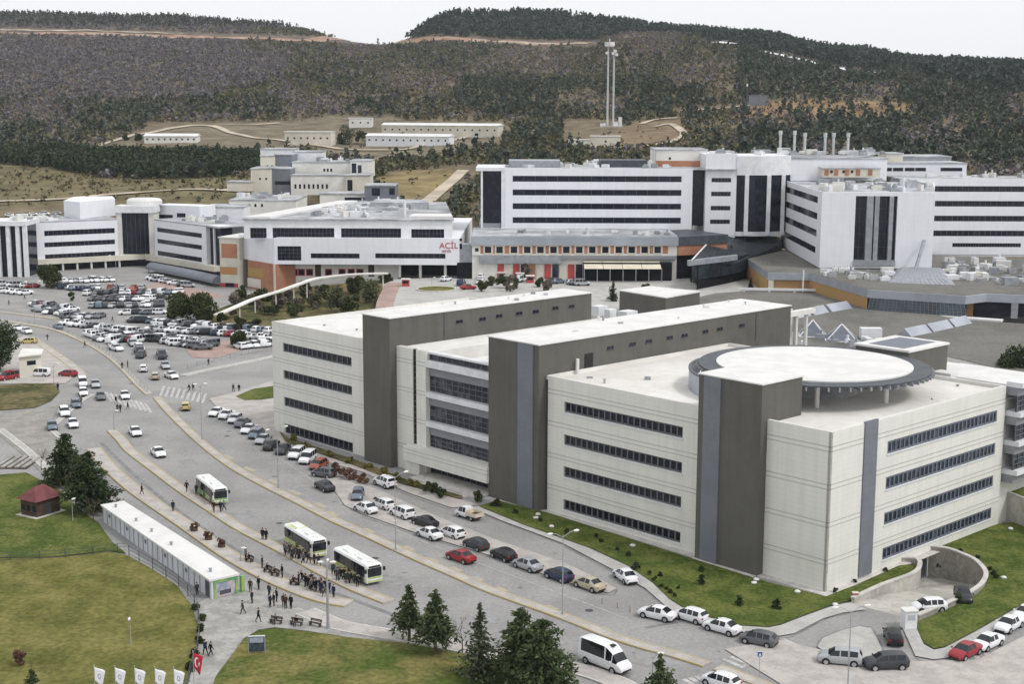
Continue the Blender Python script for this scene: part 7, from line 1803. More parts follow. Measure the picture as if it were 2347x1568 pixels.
for i, (x, y) in enumerate(SHR):
    s = PXM(y); w = _rs.uniform(9, 14); me = bushy(w*s, w*.75*s, 300+i, 'bush', 260, .0, 6, .16)
    plant('lawn_shrub', me, x, y, 'small round dark shrub planted in the clinic lawn', 'shrub', 'small dark shrubs dotting the clinic lawn', z=.16)
s = PXM(1525); me = bushy(30*s, 40*s, 330, 'dry', 1500, .0, 9, .16); plant('reddish_shrub', me, 45, 1526, 'lone reddish brown shrub on the yellowish lawn', 'shrub', None, trunk_mb(1, .05), z=.14)
s = PXM(1600); me, br = conifer(82*s, 24*s, 331, 'pine', 1.6, .0, .1, .9); plant('conifer_tree', me, 76, 1610, 'small dark conifer at the lower left edge', 'tree', None, trunk_mb(5, .1), branch=br)
for i, (x, y, w, hh, lf, lb) in enumerate([(780, 1092, 30, 22, 'dry', 'dry reddish shrub nearest the grey estate car'), (805, 1098, 30, 24, 'dry', 'dry reddish shrub in the middle of the red bed'), (832, 1106, 32, 22, 'dry', 'dry reddish shrub at the right of the red bed'), (768, 1080, 22, 22, 'dry', 'dry reddish shrub behind the estate car'), (862, 1150, 20, 10, 'dry', 'low dry shrub at the island tip'),
     (950, 1112, 40, 16, 'yellow', 'yellow flowering shrub by the entrance'), (912, 1098, 34, 16, 'yellow', 'yellow flowering shrub below the brown tower'), (985, 1130, 40, 24, 'bush', 'dark green shrub at the clinic entrance'), (1012, 1138, 34, 20, 'bush', 'dark green shrub right of the entrance steps'), (880, 1086, 30, 14, 'yellow', 'yellow shrub behind the off road car'),
     (840, 1072, 30, 12, 'yellow', 'yellow shrub at the left tower foot'), (800, 1060, 30, 12, 'yellow', 'yellow shrub under the lowest window strip'), (755, 1046, 26, 12, 'yellow', 'yellow shrub above the rust red car'), (700, 1024, 22, 12, 'yellow', 'yellow shrub above the white van'), (672, 1010, 20, 14, 'yellow', 'yellow shrub at the clinic left corner'),
     (1095, 1152, 22, 26, 'bush', 'upright shrub by the striped tower foot'), (1140, 1160, 18, 16, 'bush', 'low shrub at the striped tower base')]):
    s = PXM(y); me = bushy(w*s, hh*s, 340+i, lf, 900, .0, 9, .17); plant('bed_shrub', me, x, y, lb, 'shrub', 'shrubs in the beds along the clinic front', z=.16)
for i, (x, y) in enumerate([(445, 1220), (478, 1240), (508, 1257)]):
    s = PXM(y); T = thing('planter', ['uppermost brown planter with a dry shrub on the lower platform', 'middle brown planter with a dry shrub on the lower platform', 'lowest brown planter with a dry shrub on the lower platform'][i], 'planter', (*G(x, y), .16), 'planters on the lower platform'); T['org'] = [0, 0, 0]
    m = MB(); m.disc((0, 0), .55, 0, .5, 16, rin=.46); m.disc((0, 0), .46, 0, .42, 16); m.build('pot', M['timber'], T, sc=1)
    o = bpy.data.objects.new('plant', bushy(1.3, .95, 360+i, 'dry', 420, .1, 7, .13)); COL.objects.link(o); o.parent = T; o.location = (0, 0, .35)
# bare young trees near the red-roofed hut
def bare_tree(x, y, h, seed, label, w=.5):
    rng = random.Random(seed); mb = MB()
    def grow(p, d, l, r, n):
        q = p+d*l; mb.tube([p, q], [r, r*.6], 5)
        if n:
            for _ in range(3): nd = (d+Vector((rng.gauss(0, w), rng.gauss(0, w), rng.gauss(.1, .25)))).normalized(); grow(q, nd, l*rng.uniform(.6, .8), r*.55, n-1)
    grow(Vector((0, 0, -.1)), Vector((0, 0, 1)), h*.36, .09, 4)
    T = empty('bare_tree', tuple(v*S for v in (*G(x, y), .1))); tag(T, label, 'tree', 'bare young trees'); mb.build('trunk', M['trunk'], T, org=(0, 0, 0), sc=1)
for i, (x, y, h, lb) in enumerate([(165, 1150, 4.5, 'bare young tree between the dark pines and the hut'), (130, 1090, 4.2, 'bare young tree at the foot of the left dark pine'), (215, 1198, 4, 'bare young tree at the far end of the container building'), (95, 1080, 4, 'bare young tree behind the red roofed hut'), (1060, 1500, 5, 'bare young tree between the conifer and the grey cedar'), (1168, 1570, 3, 'bare young tree left of the dense evergreens')]): bare_tree(x, y, h, 90+i, lb)

# ------------------------------------------------------------------ wooded hillsides (far-off masses)
RIDGE_PINE = [(862, 108), (905, 92), (1000, 84), (1350, 94), (1440, 74), (1560, 74), (1640, 93), (1750, 117), (1840, 130), (1900, 150), (2030, 165), (2060, 150), (2160, 190), (2420, 230), (2420, -20), (862, -20)]
def near_line(px, py, pts, tol):
    d = np.full(px.shape, 1e9)
    for (x0, y0), (x1, y1) in zip(pts[:-1], pts[1:]):
        t = np.clip(((px-x0)*(x1-x0)+(py-y0)*(y1-y0))/((x1-x0)**2+(y1-y0)**2), 0, 1); d = np.minimum(d, np.maximum(abs(px-x0-t*(x1-x0))*.3, abs(py-y0-t*(y1-y0))))
    return d < tol
def forest(name, n, region, seed, nq, kinds, hrange, ymin=470, ymax=2120, label=None):
    rng = np.random.default_rng(seed)
    Y = np.sqrt(rng.uniform(ymin**2, ymax**2, n)); col = rng.uniform(-140, 2490, n); d0 = ray(CX, 400)
    X = (col-CX)/FPX*Y*1.012; Z = terrain_z(X, Y); px, py = projn(X, Y, Z); keep, kind, dens = region(px, py, Y, rng)
    keep &= rng.uniform(size=n) < dens
    X, Y, Z, kind, px, py = [a[keep] for a in (X, Y, Z, kind, px, py)]; n = len(X)
    h = np.empty(n); w = np.empty(n); colr = np.empty((n, 3)); cone = np.zeros(n)
    for k, (h0, h1, asp, ca, cb, cn) in enumerate(kinds):
        s = kind == k; m = s.sum(); h[s] = rng.uniform(h0, h1, m); w[s] = h[s]*asp*rng.uniform(.8, 1.25, m); t = rng.uniform(0, 1, (m, 1)); colr[s] = np.array(ca)*(1-t)+np.array(cb)*t; cone[s] = cn
    q = nq; v = rng.normal(size=(n, q, 3)); v /= np.linalg.norm(v, axis=2, keepdims=True); rad = rng.uniform(.45, 1.0, (n, q, 1)); u = v*rad
    zz = (u[:, :, 2]+1)/2; sh = np.where(cone[:, None] > 0, (1.15-zz)*1.05, 1.0)
    lean = 1+.35*np.sin(rng.uniform(0, 6.28, (n, 1))+np.arctan2(u[:, :, 1], u[:, :, 0])*2)
    C = np.stack([X[:, None]*S+u[:, :, 0]*w[:, None]*.5*sh*lean, Y[:, None]*S+u[:, :, 1]*w[:, None]*.5*sh*lean, Z[:, None]*S+h[:, None]*(.06+.94*zz)], 2).reshape(-1, 3)
    N_q = n*q; size = np.repeat(w*.23, q)*rng.uniform(.6, 1.4, N_q)
    a = rng.normal(size=(N_q, 3)); a /= np.linalg.norm(a, axis=1, keepdims=True); b = np.cross(a, rng.normal(size=(N_q, 3))); b /= np.linalg.norm(b, axis=1, keepdims=True)
    a *= size[:, None]; b *= size[:, None]*.75
    V = np.stack([C-a, C+b, C+a, C-b], 1).reshape(-1, 3)
    mt = bpy.data.materials.new(name+'_foliage'); mt.use_nodes = True; N = mt.node_tree.nodes; bs = N['Principled BSDF']; bs.inputs['Roughness'].default_value = 1; bs.inputs['Specular IOR Level'].default_value = .05
    at = N.new('ShaderNodeAttribute'); at.attribute_name = 'leaf'; mt.node_tree.links.new(at.outputs['Color'], bs.inputs['Base Color'])
    me = meshq(name, V, N_q, mt); c = np.repeat(colr, q, 0)*rng.uniform(.82, 1.2, (N_q, 1))
    ca = me.color_attributes.new('leaf', 'FLOAT_COLOR', 'CORNER'); ca.data.foreach_set('color', np.concatenate([np.repeat(c, 4, 0), np.ones((4*N_q, 1))], 1).astype(np.float32).ravel())
    o = bpy.data.objects.new(name, me); COL.objects.link(o); tag(o, label, None, None, 'stuff'); return o
BARE = (3.6, 6.4, .9, (.110, .103, .112), (.168, .155, .162), 0); SCRUB = (2.2, 4.2, 1.25, (.092, .090, .050), (.150, .136, .080), 0); PINE = (6.5, 12, .62, (.042, .054, .044), (.074, .088, .066), 1); OLV = (3.5, 6, 1.0, (.078, .084, .046), (.130, .126, .074), 0); BRN = (2.5, 5, 1.15, (.140, .114, .086), (.200, .165, .120), 0)
BIGPINE = (9, 16, .66, (.032, .045, .040), (.060, .076, .060), 1)
def notree(px, py):
    k = np.zeros(px.shape, bool)
    for p in NOTREE: k |= inpoly(px, py, p)
    k |= inpoly(px, py, PLANTATION)
    for r, t in zip(ROADPX, (8, 7, 4, 6)): k |= near_line(px, py, r, t)
    k |= near_line(px, py, [(1062, 392), (1046, 408), (1028, 424), (1006, 442), (985, 460), (965, 480)], 13) | near_line(px, py, [(1500, 292), (1540, 286), (1568, 306), (1545, 325), (1480, 336)], 6) | near_line(px, py, [(1560, 255), (1640, 250), (1720, 243)], 6)
    return k
def reg_main(px, py, Y, rng):
    n = len(px); u = rng.uniform(size=n); kind = np.zeros(n, int)
    sm = np.sin(px*.011+py*.05)+np.sin(px*.019-py*.028+1.3)+.5*np.sin(px*.037+py*.07+.4)+rng.normal(0, .35, n)
    def pick(mask, *pk):
        acc = np.zeros(n); done = np.zeros(n, bool)
        c = 0
        for k, p in pk: c += p; q = mask & ~done & (u < c); kind[q] = k; done |= q
    every = np.ones(n, bool)
    pick(every, (0, .78), (4, .10), (1, .07), (3, .06))
    mid = px > 620+sm*90
    pick(mid & (sm < .3), (3, .50), (1, .32), (2, .08), (0, .11)); pick(mid & (sm >= .3) & (sm < 1.0), (3, .25), (1, .38), (4, .22), (0, .16)); pick(mid & (sm >= 1.0), (4, .44), (0, .20), (1, .37))
    pick(mid & (py > 190) & (py < 285) & (px > 1040) & (px < 1620) & (sm < .9), (2, .42), (3, .44), (1, .15))
    low = (py > 232) & (px < 900); pick(low & (sm < .4), (3, .36), (2, .22), (1, .30), (0, .13)); pick(low & (sm >= .4), (0, .40), (4, .22), (1, .39))
    dg = (py > 296) & (px > 840) & (px < 1330); pick(dg, (2, .22), (3, .52), (1, .27))
    rt = px > 1690; pick(rt & (sm < .5), (2, .50), (3, .34), (0, .17)); pick(rt & (sm >= .5), (0, .38), (4, .27), (1, .22), (2, .14))
    top = (py < 66) & (px < 860); pick(top, (2, .40), (0, .61))
    rp = inpoly(px, py, RIDGE_PINE); pick(rp, (5, .86), (3, .15))
    dens = np.where(rp, .62, np.where(dg, 1.0, np.where(kind == 2, 1.0, np.where((kind == 4) | (kind == 1), .62, .86)))); dens = np.where(inpoly(px, py, CUT_RIGHT), .22, dens)
    keep = ~notree(px, py) & (Y > np.where(px > 870, 505, 560)) & ~((Y < 560) & (px > 905) & (rng.uniform(size=n) < .1))
    keep &= ~((py > 440) & (px < 700)) & ~((px > 1285) & (px < 1425) & (py > 275) & (py < 342)) & ~((px > 330) & (px < 1150) & (py > 283) & (py < 340))
    return keep, kind, dens
forest('hillside_wood', 88000, reg_main, 5, 14, [BARE, SCRUB, PINE, OLV, BRN, BIGPINE], None, label='mixed bare and evergreen wood covering the hills behind')
def reg_plant(px, py, Y, rng): return inpoly(px, py, PLANTATION), np.zeros(len(px), int), np.ones(len(px))
forest('pine_plantation', 60000, reg_plant, 6, 16, [(6.5, 9.5, .42, (.026, .040, .026), (.060, .074, .040), 1)], None, 600, 830, 'dense dark pine plantation left of the cream clinic')
def reg_dry(px, py, Y, rng):
    k = inpoly(px, py, DRYGRASS) | inpoly(px, py, SLOPE_BARE) | inpoly(px, py, CLEARING) | inpoly(px, py, TANKHILL)
    return k & ~((px > 330) & (px < 1150) & (py > 280) & (py < 338)), (rng.uniform(size=len(px)) < .35).astype(int), np.where(inpoly(px, py, DRYGRASS), .8, .12)
forest('hillside_scrub', 9000, reg_dry, 8, 9, [(1.0, 2.4, 1.4, (.10, .088, .045), (.19, .155, .085), 0), (1.2, 3.2, 1.2, (.048, .056, .030), (.09, .092, .05), 0)], None, 500, 1000, 'low dry scrub scattered over the bare slopes')
for i, (x, y, hh, lb) in enumerate([(288, 322, 14, 'left one of two small trees beside the clearing track'), (316, 322, 16, 'right one of two small trees beside the clearing track'), (795, 332, 44, 'dark round tree beside the pale cream block house'), (830, 330, 30, 'second dark tree right of the cream block house'), (782, 330, 26, 'lower dark tree in front of the cream block house'), (922, 332, 26, 'dark narrow tree before the white hall')]):
    p = hill_at(x, y); s_ = p[1]*S/FPX; me = bushy(hh*.95*s_, hh*s_, 400+i, 'pine', 1100, .0, 9, .6); plant('clearing_tree', me, x, y, lb, 'tree', 'single trees on the clearing', loc=p)
# ------------------------------------------------------------------ street furniture
def lamp(x, y, ytop, label, arms=((1.6, 0), (-1.6, 0)), r=.07, ang=0, group='lamp posts along the roads'):
    h = (y-ytop)*PXM(y)*1.03; T = thing('street_lamp', label, 'street lamp', (*G(x, y), .05), group); T['org'] = [0, 0, 0]; T.rotation_euler = (0, 0, ang)
    m = MB(); m.tube([(0, 0, -.05), (0, 0, h*.5), (0, 0, h)], [r*1.3, r, r*.7], 8); m.tube([(0, 0, -.05), (0, 0, .5)], r*1.9, 8); m.build('pole', M['pole'], T, sc=1)
    for a, b in arms:
        m = MB(); m.tube([(0, 0, h-.3), (a*.6, b*.6, h+.25), (a, b, h+.4)], .04, 6); m.build('arm', M['pole'], T, sc=1)
        m = MB(); d = Vector((a, b, 0)).normalized(); c = Vector((a, b, h+.38)); m.tube([c-d*.1, c+d*.35, c+d*.62], [.10, .17, .09], 8); m.build('lamp_head', M['lamp'], T, sc=1)
lamp(1289, 1412, 1218, 'tallest double arm street lamp on the median with white heads', ang=R(25))
lamp(907, 1264, 1086, 'slim double arm street lamp on the median below the off road car', ang=R(35))
lamp(638, 1122, 984, 'slim street lamp on the median above the middle bus', ang=R(45))
lamp(463, 1010, 884, 'street lamp with boxed white head near the upper zebra crossing', arms=((.7, 0), (-.7, 0)), ang=R(20))
lamp(1943, 1580, 1386, 'slim street lamp standing in front of the traffic island', ang=R(10))
lamp(752, 1444, 1288, 'thick grey lamp post at the plaza edge beside the lowest bus', arms=((.5, 0), (-.5, 0), (0, .5)), r=.15)
lamp(124, 882, 838, 'short lamp post on the small triangular lawn', arms=((.8, 0),), r=.06)
lamp(262, 988, 946, 'dark post at the tip of the upper platform', arms=((.4, 0),), r=.07)
lamp(80, 745, 650, 'thin lamp post by the far left road', ang=.3)
lamp(268, 668, 590, 'thin lamp post before the white wing canopy', ang=.2)
lamp(552, 1290, 1262, 'short grey post between seated people on the lower platform', arms=((.2, 0),), r=.08)
lamp(1495, 1590, 1500, 'slim pole among the conifer branches at the bottom edge', arms=((.6, 0),))
lamp(990, 700, 640, 'slim lamp post on the bank below the walkway', arms=((.6, 0),))
lamp(300, 1480, 1420, 'short white headed lamp on the yellowish lawn', arms=((.05, -.3),), r=.05)
lamp(167, 1196, 1150, 'short pale pole beside the brown hut', arms=((.05, .1),), r=.05)
# flags
def flag(x, ytip, label, colour, emblem=None, kind='white'):
    yb = ytip+150; p = G(x, yb); s = PXM(yb); h = (yb-ytip)*s*1.0
    T = thing('flagpole', label, 'flag', (*p, .1), 'row of flags at the lower left'); T['org'] = [0, 0, 0]
    m = MB(); m.tube([(0, 0, 0), (0, 0, h+.15)], [.05, .03], 8); m.tube([(0, 0, h+.12), (0, 0, h+.22)], .06, 8); m.build('pole', M['pole'], T, sc=1)
    m = MB(); nx, nz = 9, 8; W_, H_ = 1.35, 1.7; vs = []
    if kind == 'red': W_, H_ = 1.25, 1.9
    def fp(u, v): return (W_*u*(.55+.30*(1-v)), -.12*math.sin(u*7+v*2)*u, h-H_*v*(.85)-u*W_*.62*(.55+.6*v))
    for i in range(nx+1):
        for j in range(nz+1): vs.append(fp(i/nx, j/nz))
    fs = [[i*(nz+1)+j, (i+1)*(nz+1)+j, (i+1)*(nz+1)+j+1, i*(nz+1)+j+1] for i in range(nx) for j in range(nz)]
    m.add(vs, fs); c = m.build('cloth', colour, T, sc=1, smooth=True)
    sd = c.modifiers.new('thick', 'SOLIDIFY'); sd.thickness = .012; sd.offset = 0
    for off in (-.02, .02):
        if emblem == 'crescent':
            e = MB(); k = 14; pts = []
            def at(u, v): q = fp(u, v); return (q[0], q[1]+off, q[2])
            for i in range(k+1): t = -2.5+5.0*i/k+math.pi; pts.append((.42+.24*math.cos(t), .5+.30*math.sin(t)))
            for i in range(k+1): t = 2.5-5.0*i/k+math.pi; pts.append((.48+.19*math.cos(t*.97), .5+.24*math.sin(t*.97)))
            e.add([at(*q) for q in pts], [[i, i+1, 2*k+1-i-1+0, 2*k+1-i] for i in range(k)]); e.build('crescent', M['white_plain'], c, sc=1)
            e = MB(); sp = [(.70+(.13 if i % 2 == 0 else .05)*math.cos(i*math.pi/5+math.pi), .5+(.16 if i % 2 == 0 else .062)*math.sin(i*math.pi/5+math.pi)) for i in range(10)]
            e.add([at(*q) for q in sp]+[at(.70, .5)], [[i, (i+1) % 10, 10] for i in range(10)]); e.build('star', M['white_plain'], c, sc=1)
        elif emblem == 'badge':
            e = MB(); k = 14; pts = [(.5+.17*math.cos(6.283*i/k), .5+.17*math.sin(6.283*i/k)) for i in range(k)]+[(.5+.09*math.cos(6.283*i/k), .5+.09*math.sin(6.283*i/k)) for i in range(k)]
            q3 = [fp(*q) for q in pts]; e.add([(a, b+off, cc) for a, b, cc in q3], [[i, (i+1) % k, k+(i+1) % k, k+i] for i in range(k)]); e.build('emblem', mat('flag_emblem', (.36, .39, .47), .8, .1, 1, .1), c, sc=1)
M['flag_white'] = mat('flag_cloth_white', (.74, .74, .76), .9, .04, 2, .1); M['flag_red'] = mat('flag_cloth_red', (.42, .035, .055), .9, .06, 2, .1)
for i, x in enumerate((222, 269, 314, 360, 403)): flag(x, 1516+i*1.2, f'white flag with faint grey emblem, {ORD[i]} from the left in the flag row', M['flag_white'], 'badge')
flag(447, 1484, 'red flag with white crescent and star at the right of the flag row', M['flag_red'], 'crescent', 'red')
# the long container building
def containers():
    Hc = 2.0; A, B, C_, D_ = G(236, 1161, Hc), G(281, 1153, Hc), G(544, 1319, Hc), G(484, 1333, Hc); K = G(464, 1322, Hc)
    T = thing('container_building', 'long white prefabricated cabin with flat white roof beside the yellowish lawn', 'prefab building', (*K, 0))
    P = [A, B, C_, D_]
    cx_, cy_ = sum(p[0] for p in P)/4, sum(p[1] for p in P)/4
    ins = lambda f: [((p[0]-cx_)*f+cx_, (p[1]-cy_)*f+cy_) for p in P]
    mb = MB(); mb.hexa(P, .08, Hc-.02); wl = mb.build('wall', M['container'], T)
    w = Wall(A, D_); wf = Wall(D_, C_)
    mb = MB(); e = [w.p(-.25, .25), wf.p(0, .25) if False else w.p(w.L+.1, .25), wf.p(wf.L+.2, .3), B]; mb.hexa([w.p(-.25, .22), w.p(w.L+.15, .22), wf.p(wf.L+.15, .22), (B[0]+.1, B[1]+.2)], Hc, Hc+.2); mb.build('roof', M['roof_white'], T)
    mb = MB(); mb.hexa(ins(1.003), 0, .08); mb.build('plinth', M['concrete'], T)
    n = 22
    for i in range(n):
        s = w.L*(i+.5)/n
        if i % 4 == 1: b = MB(); w.box(b, s-.3, s+.3, 1.1, 1.5, -.03, .04); b.build('window', M['frame_blue'], T)
        b = MB(); w.box(b, w.L*i/n-.05, w.L*i/n+.05, .08, Hc-.02, -.02, .06); b.build('wall_joint', M['steel_grey'], T)
    for q in (.06, .27, .42, .60, .93):
        p = w.p(w.L*q, -.9); b = MB(); b.tube([(*p, Hc+.19), (*p, Hc+.5)], .13, 8); b.tube([(*p, Hc+.5), (*p, Hc+.58)], .2, 8); b.build('roof_vent', M['steel_grey'], T)
    # glazed front with green frame and a poster
    b = MB(); wf.box(b, .5, wf.L-.3, .15, Hc-.3, -.02, .05); pn = b.build('front_panel', mat('poster_blue', (.20, .27, .36), .4, .3, .9, .4, col2=(.50, .42, .42)), T)
    b = MB(); wf.box(b, .25, .5, 0, Hc-.05, 0, .12); wf.box(b, wf.L-.3, wf.L-.05, 0, Hc-.05, 0, .12); wf.box(b, .5, wf.L-.3, Hc-.3, Hc-.05, 0, .12); b.build('green_frame', M['bus_green'], T)
    b = MB(); wf.box(b, .9, wf.L-.8, .35, .8, .05, .07); b.build('poster_stripe', M['steel_dark'], pn)
    b = MB(); wf.box(b, wf.L+.4, wf.L+.75, 0, Hc-.2, -.3, .1); b.build('green_post', M['bus_green'], T)
    b = MB(); w.box(b, w.L-1.5, w.L-.5, .08, 1.75, 0, .05); b.build('door', M['steel_dark'], T)
containers()
def hut():
    z = 2.3; c = G(84, 1186); T = thing('wooden_hut', 'small brown timber hut with dull red hipped roof on the green lawn', 'hut', (*c, 0)); yaw = .55; f_ = Frame(c[0], c[1]+1.6, yaw)
    mb = MB(); f_.box(mb, -2.3, 2.3, -1.9, 1.9, 0, .15); mb.build('base_slab', M['kerb'], T)
    mb = MB(); f_.box(mb, -1.8, 1.8, -1.4, 1.4, .15, 2.2); wl = mb.build('wall', M['timber'], T)
    for b_, a_ in ((-1.0, 0), (.0, 0), (1.0, 0)):
        m = MB(); f_.box(m, -1.84, -1.78, b_-.3, b_+.3, .8, 1.5); m.build('window', M['glass2'], wl)
    m = MB(); f_.box(m, -.4, .4, -1.44, -1.38, .15, 1.6); m.build('door', M['steel_dark'], wl)
    P = [(*f_.P(-2.2, -1.8), 2.15), (*f_.P(2.2, -1.8), 2.15), (*f_.P(2.2, 1.8), 2.15), (*f_.P(-2.2, 1.8), 2.15), (*f_.P(-.7, 0), 3.6), (*f_.P(.7, 0), 3.6)]
    mb = MB(); mb.add(P, [[0, 1, 5, 4], [2, 3, 4, 5], [3, 0, 4], [1, 2, 5], [3, 2, 1, 0]]); mb.build('roof', M['tile_red'], T)
hut()
def stairs():
    T = thing('garden_steps', 'row of pale plank steps with dark gaps at the left edge', 'steps', (*G(35, 1062), .1)); T['org'] = [0, 0, 0]; T.rotation_euler = (0, 0, head(35, 1060, -40, 26))
    for i in range(5): m = MB(); m.box(-4+.0, 4, -2.4+i*1.25, -1.7+i*1.25, .05, .25); m.build('plank', M['plaza'], T, sc=1)
    m = MB(); m.box(-4.2, 4.2, -2.8, 3.6, -.05, .05); m.build('bed', M['timber'], T, sc=1)
stairs()
def board(x, y, label):
    T = thing('information_board', label, 'sign board', (*G(x, y), .14)); T['org'] = [0, 0, 0]; T.rotation_euler = (0, 0, R(6)); s = PXM(y)
    for sg in (-1, 1): m = MB(); m.box(sg*.95-.06, sg*.95+.06, -.06, .06, 0, 2.1); m.build('post', M['steel_grey'], T, sc=1)
    m = MB(); m.box(-.89, .89, -.05, .05, .25, 2.05); p = m.build('panel', mat('board_dark', (.045, .06, .085), .25, .3, 1.2, .5), T, sc=1)
    m = MB(); m.box(-.80, .80, -.075, -.05, 1.35, 1.98); m.build('poster', mat('board_pale', (.30, .34, .42), .5, .15, 2, .3), p, sc=1)
    m = MB(); m.box(-.98, .98, -.09, .09, 2.1, 2.18); m.build('cap', M['metal_white'], T, sc=1)
board(589, 1502, 'dark framed information board on the lawn beside the plaza path')
def booth():
    T = thing('ticket_booth', 'white cabin booth at the kerb of the ramp lane', 'booth', (*G(2082, 1440), .1)); T['org'] = [0, 0, 0]; T.rotation_euler = (0, 0, R(10))
    m = MB(); m.box(-.78, .78, -.7, .7, 0, 2.2); m.build('wall', M['white_plain'], T, sc=1); m = MB(); m.box(-.9, .9, -.82, .82, 2.2, 2.32); m.build('roof', M['roof_white'], T, sc=1)
    m = MB(); m.box(-.5, .5, -.73, -.69, 1.1, 1.8); m.build('window', mat('booth_glass', (.45, .47, .5), .2, .05, 1, .5), T, sc=1); m = MB(); m.box(-.85, .85, -.75, .75, -.1, .0); m.build('base', M['concrete'], T, sc=1)
booth()
def roadsign(x, y, ytop, label):
    h = (y-ytop)*PXM(y); T = thing('road_sign', label, 'road sign', (*G(x, y), .1)); T['org'] = [0, 0, 0]
    m = MB(); m.tube([(0, 0, 0), (0, 0, h)], .035, 8); m.build('pole', M['pole'], T, sc=1)
    m = MB(); m.box(-.32, .32, -.06, -.03, h-.66, h); p = m.build('plate', M['white_plain'], T, sc=1)
    m = MB(); m.box(-.27, .27, -.075, -.06, h-.60, h-.06); m.build('plate_face', mat('sign_blue', (.03, .09, .26), .4, .1, 1, .4), p, sc=1)
    m = MB(); m.add([(-.17, -.09, h-.50), (.17, -.09, h-.50), (0, -.09, h-.16)], [[0, 1, 2]]); m.build('symbol', M['white_plain'], p, sc=1)
roadsign(1740, 1552, 1490, 'square blue pedestrian crossing sign on a thin pole by the lower crossing')
def gatehouse():
    c = G(68, 868); T = thing('gatehouse', 'small cream gatehouse with dark window beside the big left tree', 'hut', (*c, 0))
    mb = MB(); mb.hexa([G(46, 868), G(96, 862), G(100, 852), G(55, 850)], 0, 4.0); mb.build('wall', M['cream'], T)
    w = Wall(G(46, 868), G(96, 862)); m = MB(); w.box(m, w.L*.35, w.L*.75, 2.3, 3.1, -.05, .05); m.build('window', M['glass'], T)
    mb = MB(); mb.hexa([G(44, 869.5), G(98, 863), G(102, 851), G(54, 849)], 4.0, 4.25); mb.build('roof', M['cream2'], T)
gatehouse()
def hydrant():
    T = thing('fire_cabinet', 'red cabinet on the lawn corner at the ramp wall end', 'cabinet', (*G(1960, 1378), .15)); T['org'] = [0, 0, 0]
    m = MB(); m.box(-.35, .35, -.25, .25, 0, .9); m.build('body', M['redpaint'], T, sc=1); m = MB(); m.box(-.42, .42, -.32, .32, .9, 1.0); m.build('cap', M['cream'], T, sc=1)
hydrant()
def fence(pts, h, label, m='steel_dark', step=2.4):
    P = smooth_line(gp(pts), 6); T = thing('lawn_fence', label, 'fence', (*P[0], 0)); mb = MB(); acc = 0
    for z in (.25, .65, 1.0): mb.tube([(*p, z*h) for p in P], .025, 4)
    mb.build('rail', M[m], T); last = None
    for p in P:
        if last is None or math.hypot(p[0]-last[0], p[1]-last[1]) > step: b = MB(); b.tube([(*p, 0), (*p, h*1.08)], .045, 5); b.build('post', M[m], T); last = p
fence([(-40, 1290), (60, 1286), (150, 1281), (240, 1270), (288, 1266)], 1.0, 'thin dark wire fence between the green and the yellowish lawn')
fence([(296, 1276), (350, 1306), (410, 1345), (446, 1390), (457, 1430), (454, 1490), (436, 1558), (425, 1600)], 1.2, 'dark fence following the round edge of the yellowish lawn')
fence([(430, 846), (480, 832), (540, 818), (625, 800)], .8, 'low railing along the lower edge of the car park', 'steel_grey', 2)
fence([(0, 733), (67, 743), (134, 757), (200, 786), (251, 817), (284, 846), (317, 881), (340, 903)], .8, 'grey railing on the curving median', 'steel_grey', 2.4)
# hedge along the fence
s = PXM(1450)
for i, (x, y) in enumerate([(452, 1400), (461, 1424), (460, 1450), (457, 1478), (447, 1510), (438, 1540)]):
    me = bushy(20*s, 22*s, 500+i, 'bush', 520, .0, 7, .16); plant('hedge_bush', me, x, y, f'dark hedge bush, {ORD[i]} from the top along the round lawn fence', 'shrub', 'hedge bushes along the round lawn')
for i, (x, y) in enumerate([(1228, 1192), (1233, 1184), (1264, 1212), (1450, 1256), (1728, 1342), (1733, 1334), (1827, 1362), (1914, 1392), (2300, 1330), (2316, 1217)]):
    m = MB(); bm = bmesh.new(); bmesh.ops.create_icosphere(bm, subdivisions=2, radius=.42); rr = random.Random(i)
    for v in bm.verts: v.co *= rr.uniform(.85, 1.15); v.co.z = v.co.z*.5+.15
    m.add([tuple(v.co) for v in bm.verts], [[v.index for v in f.verts] for f in bm.faces]); bm.free(); p = G(x, y)
    o = m.build('boulder', M['roof_white'], None, org=(0, 0, 0), sc=1, smooth=True); o.location = (p[0]*S, p[1]*S, .2); tag(o, 'pale rounded boulder lying on the clinic lawn', 'boulder', 'pale boulders on the clinic lawn')
# bollards near the island tip, kiosk things on the forecourt
for i, (x, y) in enumerate([(1380, 1385), (1415, 1395), (1444, 1404)]):
    m = MB(); m.tube([(0, 0, 0), (0, 0, .75)], .06, 8); m.tube([(0, 0, .75), (0, 0, .82)], [.07, .03], 8); p = G(x, y)
    o = m.build('bollard', M['dirt_red'], None, org=(0, 0, 0), sc=1); o.location = (p[0]*S, p[1]*S, 0); tag(o, f'thin reddish bollard, {ORD[i]} from the left below the pink island', 'bollard', 'bollards below the pink island')
def parasol_kiosk(x, y, label, m):
    T = thing('kiosk', label, 'kiosk', (*G(x, y, ZP), ZP)); T['org'] = [0, 0, 0]
    q = MB(); q.box(-1.2, 1.2, -.8, .8, 0, 2.2); q.build('wall', M[m], T, sc=1); q = MB(); q.box(-1.5, 1.5, -1.1, 1.1, 2.2, 2.5); q.build('roof', M['cream2'], T, sc=1); q = MB(); q.box(-.9, .9, -.84, -.79, 1.0, 1.8); q.build('window', M['glass'], T, sc=1)
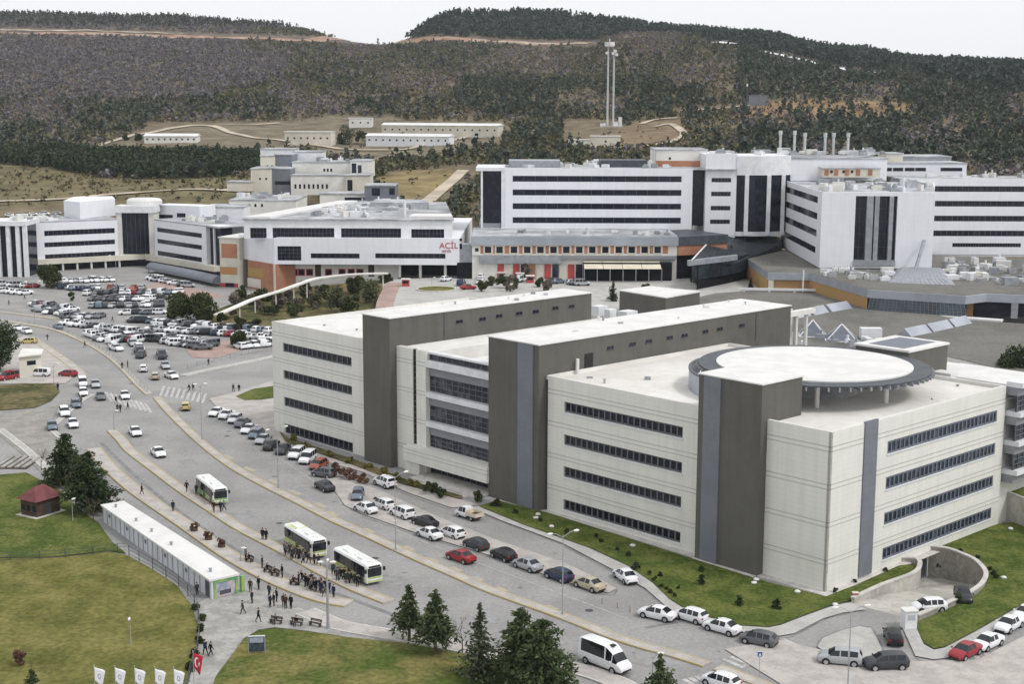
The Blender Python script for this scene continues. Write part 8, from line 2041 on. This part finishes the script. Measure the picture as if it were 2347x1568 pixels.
parasol_kiosk(930, 656, 'small red kiosk at the top of the red paved ramp', 'redpaint'); parasol_kiosk(1215, 648, 'red stall in front of the shops on the forecourt', 'redpaint'); parasol_kiosk(1192, 642, 'white stall beside the red stall before the shops', 'white_plain'); parasol_kiosk(1150, 640, 'pale pink stall at the left of the shop row', 'orange')
# ------------------------------------------------------------------ light
W = bpy.data.worlds.new('World'); SC.world = W; W.use_nodes = True
N = W.node_tree.nodes; L = W.node_tree.links; bg = N['Background']
SUN_EL, SUN_AZ = R(52), R(118)          # azimuth clockwise from +Y
sk = N.new('ShaderNodeTexSky'); sk.sky_type = 'NISHITA'; sk.sun_disc = False
sk.sun_elevation = SUN_EL; sk.sun_rotation = SUN_AZ; sk.air_density = 1.0; sk.dust_density = 4.0; sk.ozone_density = 1.0
hs = N.new('ShaderNodeHueSaturation'); hs.inputs['Saturation'].default_value = .10     # overcast: cloud greys the sky
mxs = N.new('ShaderNodeMix'); mxs.data_type = 'RGBA'; mxs.inputs['Factor'].default_value = .70; mxs.inputs[7].default_value = (9.25, 9.38, 9.6, 1)   # closed cloud cover
L.new(sk.outputs['Color'], hs.inputs['Color']); L.new(hs.outputs['Color'], mxs.inputs[6]); L.new(mxs.outputs[2], bg.inputs['Color'])
bg.inputs['Strength'].default_value = .13
sun = bpy.data.lights.new('sun', 'SUN'); sun.energy = 1.5; sun.angle = R(10); sun.color = (1, .965, .92)
so = bpy.data.objects.new('sun', sun); COL.objects.link(so)
dv = Vector((math.sin(SUN_AZ)*math.cos(SUN_EL), math.cos(SUN_AZ)*math.cos(SUN_EL), math.sin(SUN_EL)))
so.rotation_euler = dv.to_track_quat('Z', 'Y').to_euler(); so.location = (0, 0, 300)
vs = SC.view_settings; vs.view_transform = 'Standard'; vs.look = 'None'; vs.exposure = 0.04; vs.gamma = 1

# thin winter haze over the valley
hz = MB(); hz.box(-2300, 2300, -150, 4300, -9, 330); ho = hz.build('haze', [], None, sc=1); tag(ho, None, None, None, 'stuff')
hm = bpy.data.materials.new('haze_air'); hm.use_nodes = True; N = hm.node_tree.nodes; N.remove(N['Principled BSDF'])
pv = N.new('ShaderNodeVolumePrincipled'); pv.inputs['Color'].default_value = (.86, .91, 1, 1); pv.inputs['Density'].default_value = .000030; pv.inputs['Anisotropy'].default_value = .1
hm.node_tree.links.new(pv.outputs['Volume'], N['Material Output'].inputs['Volume']); ho.data.materials.append(hm)
SC.cycles.volume_bounces = 1
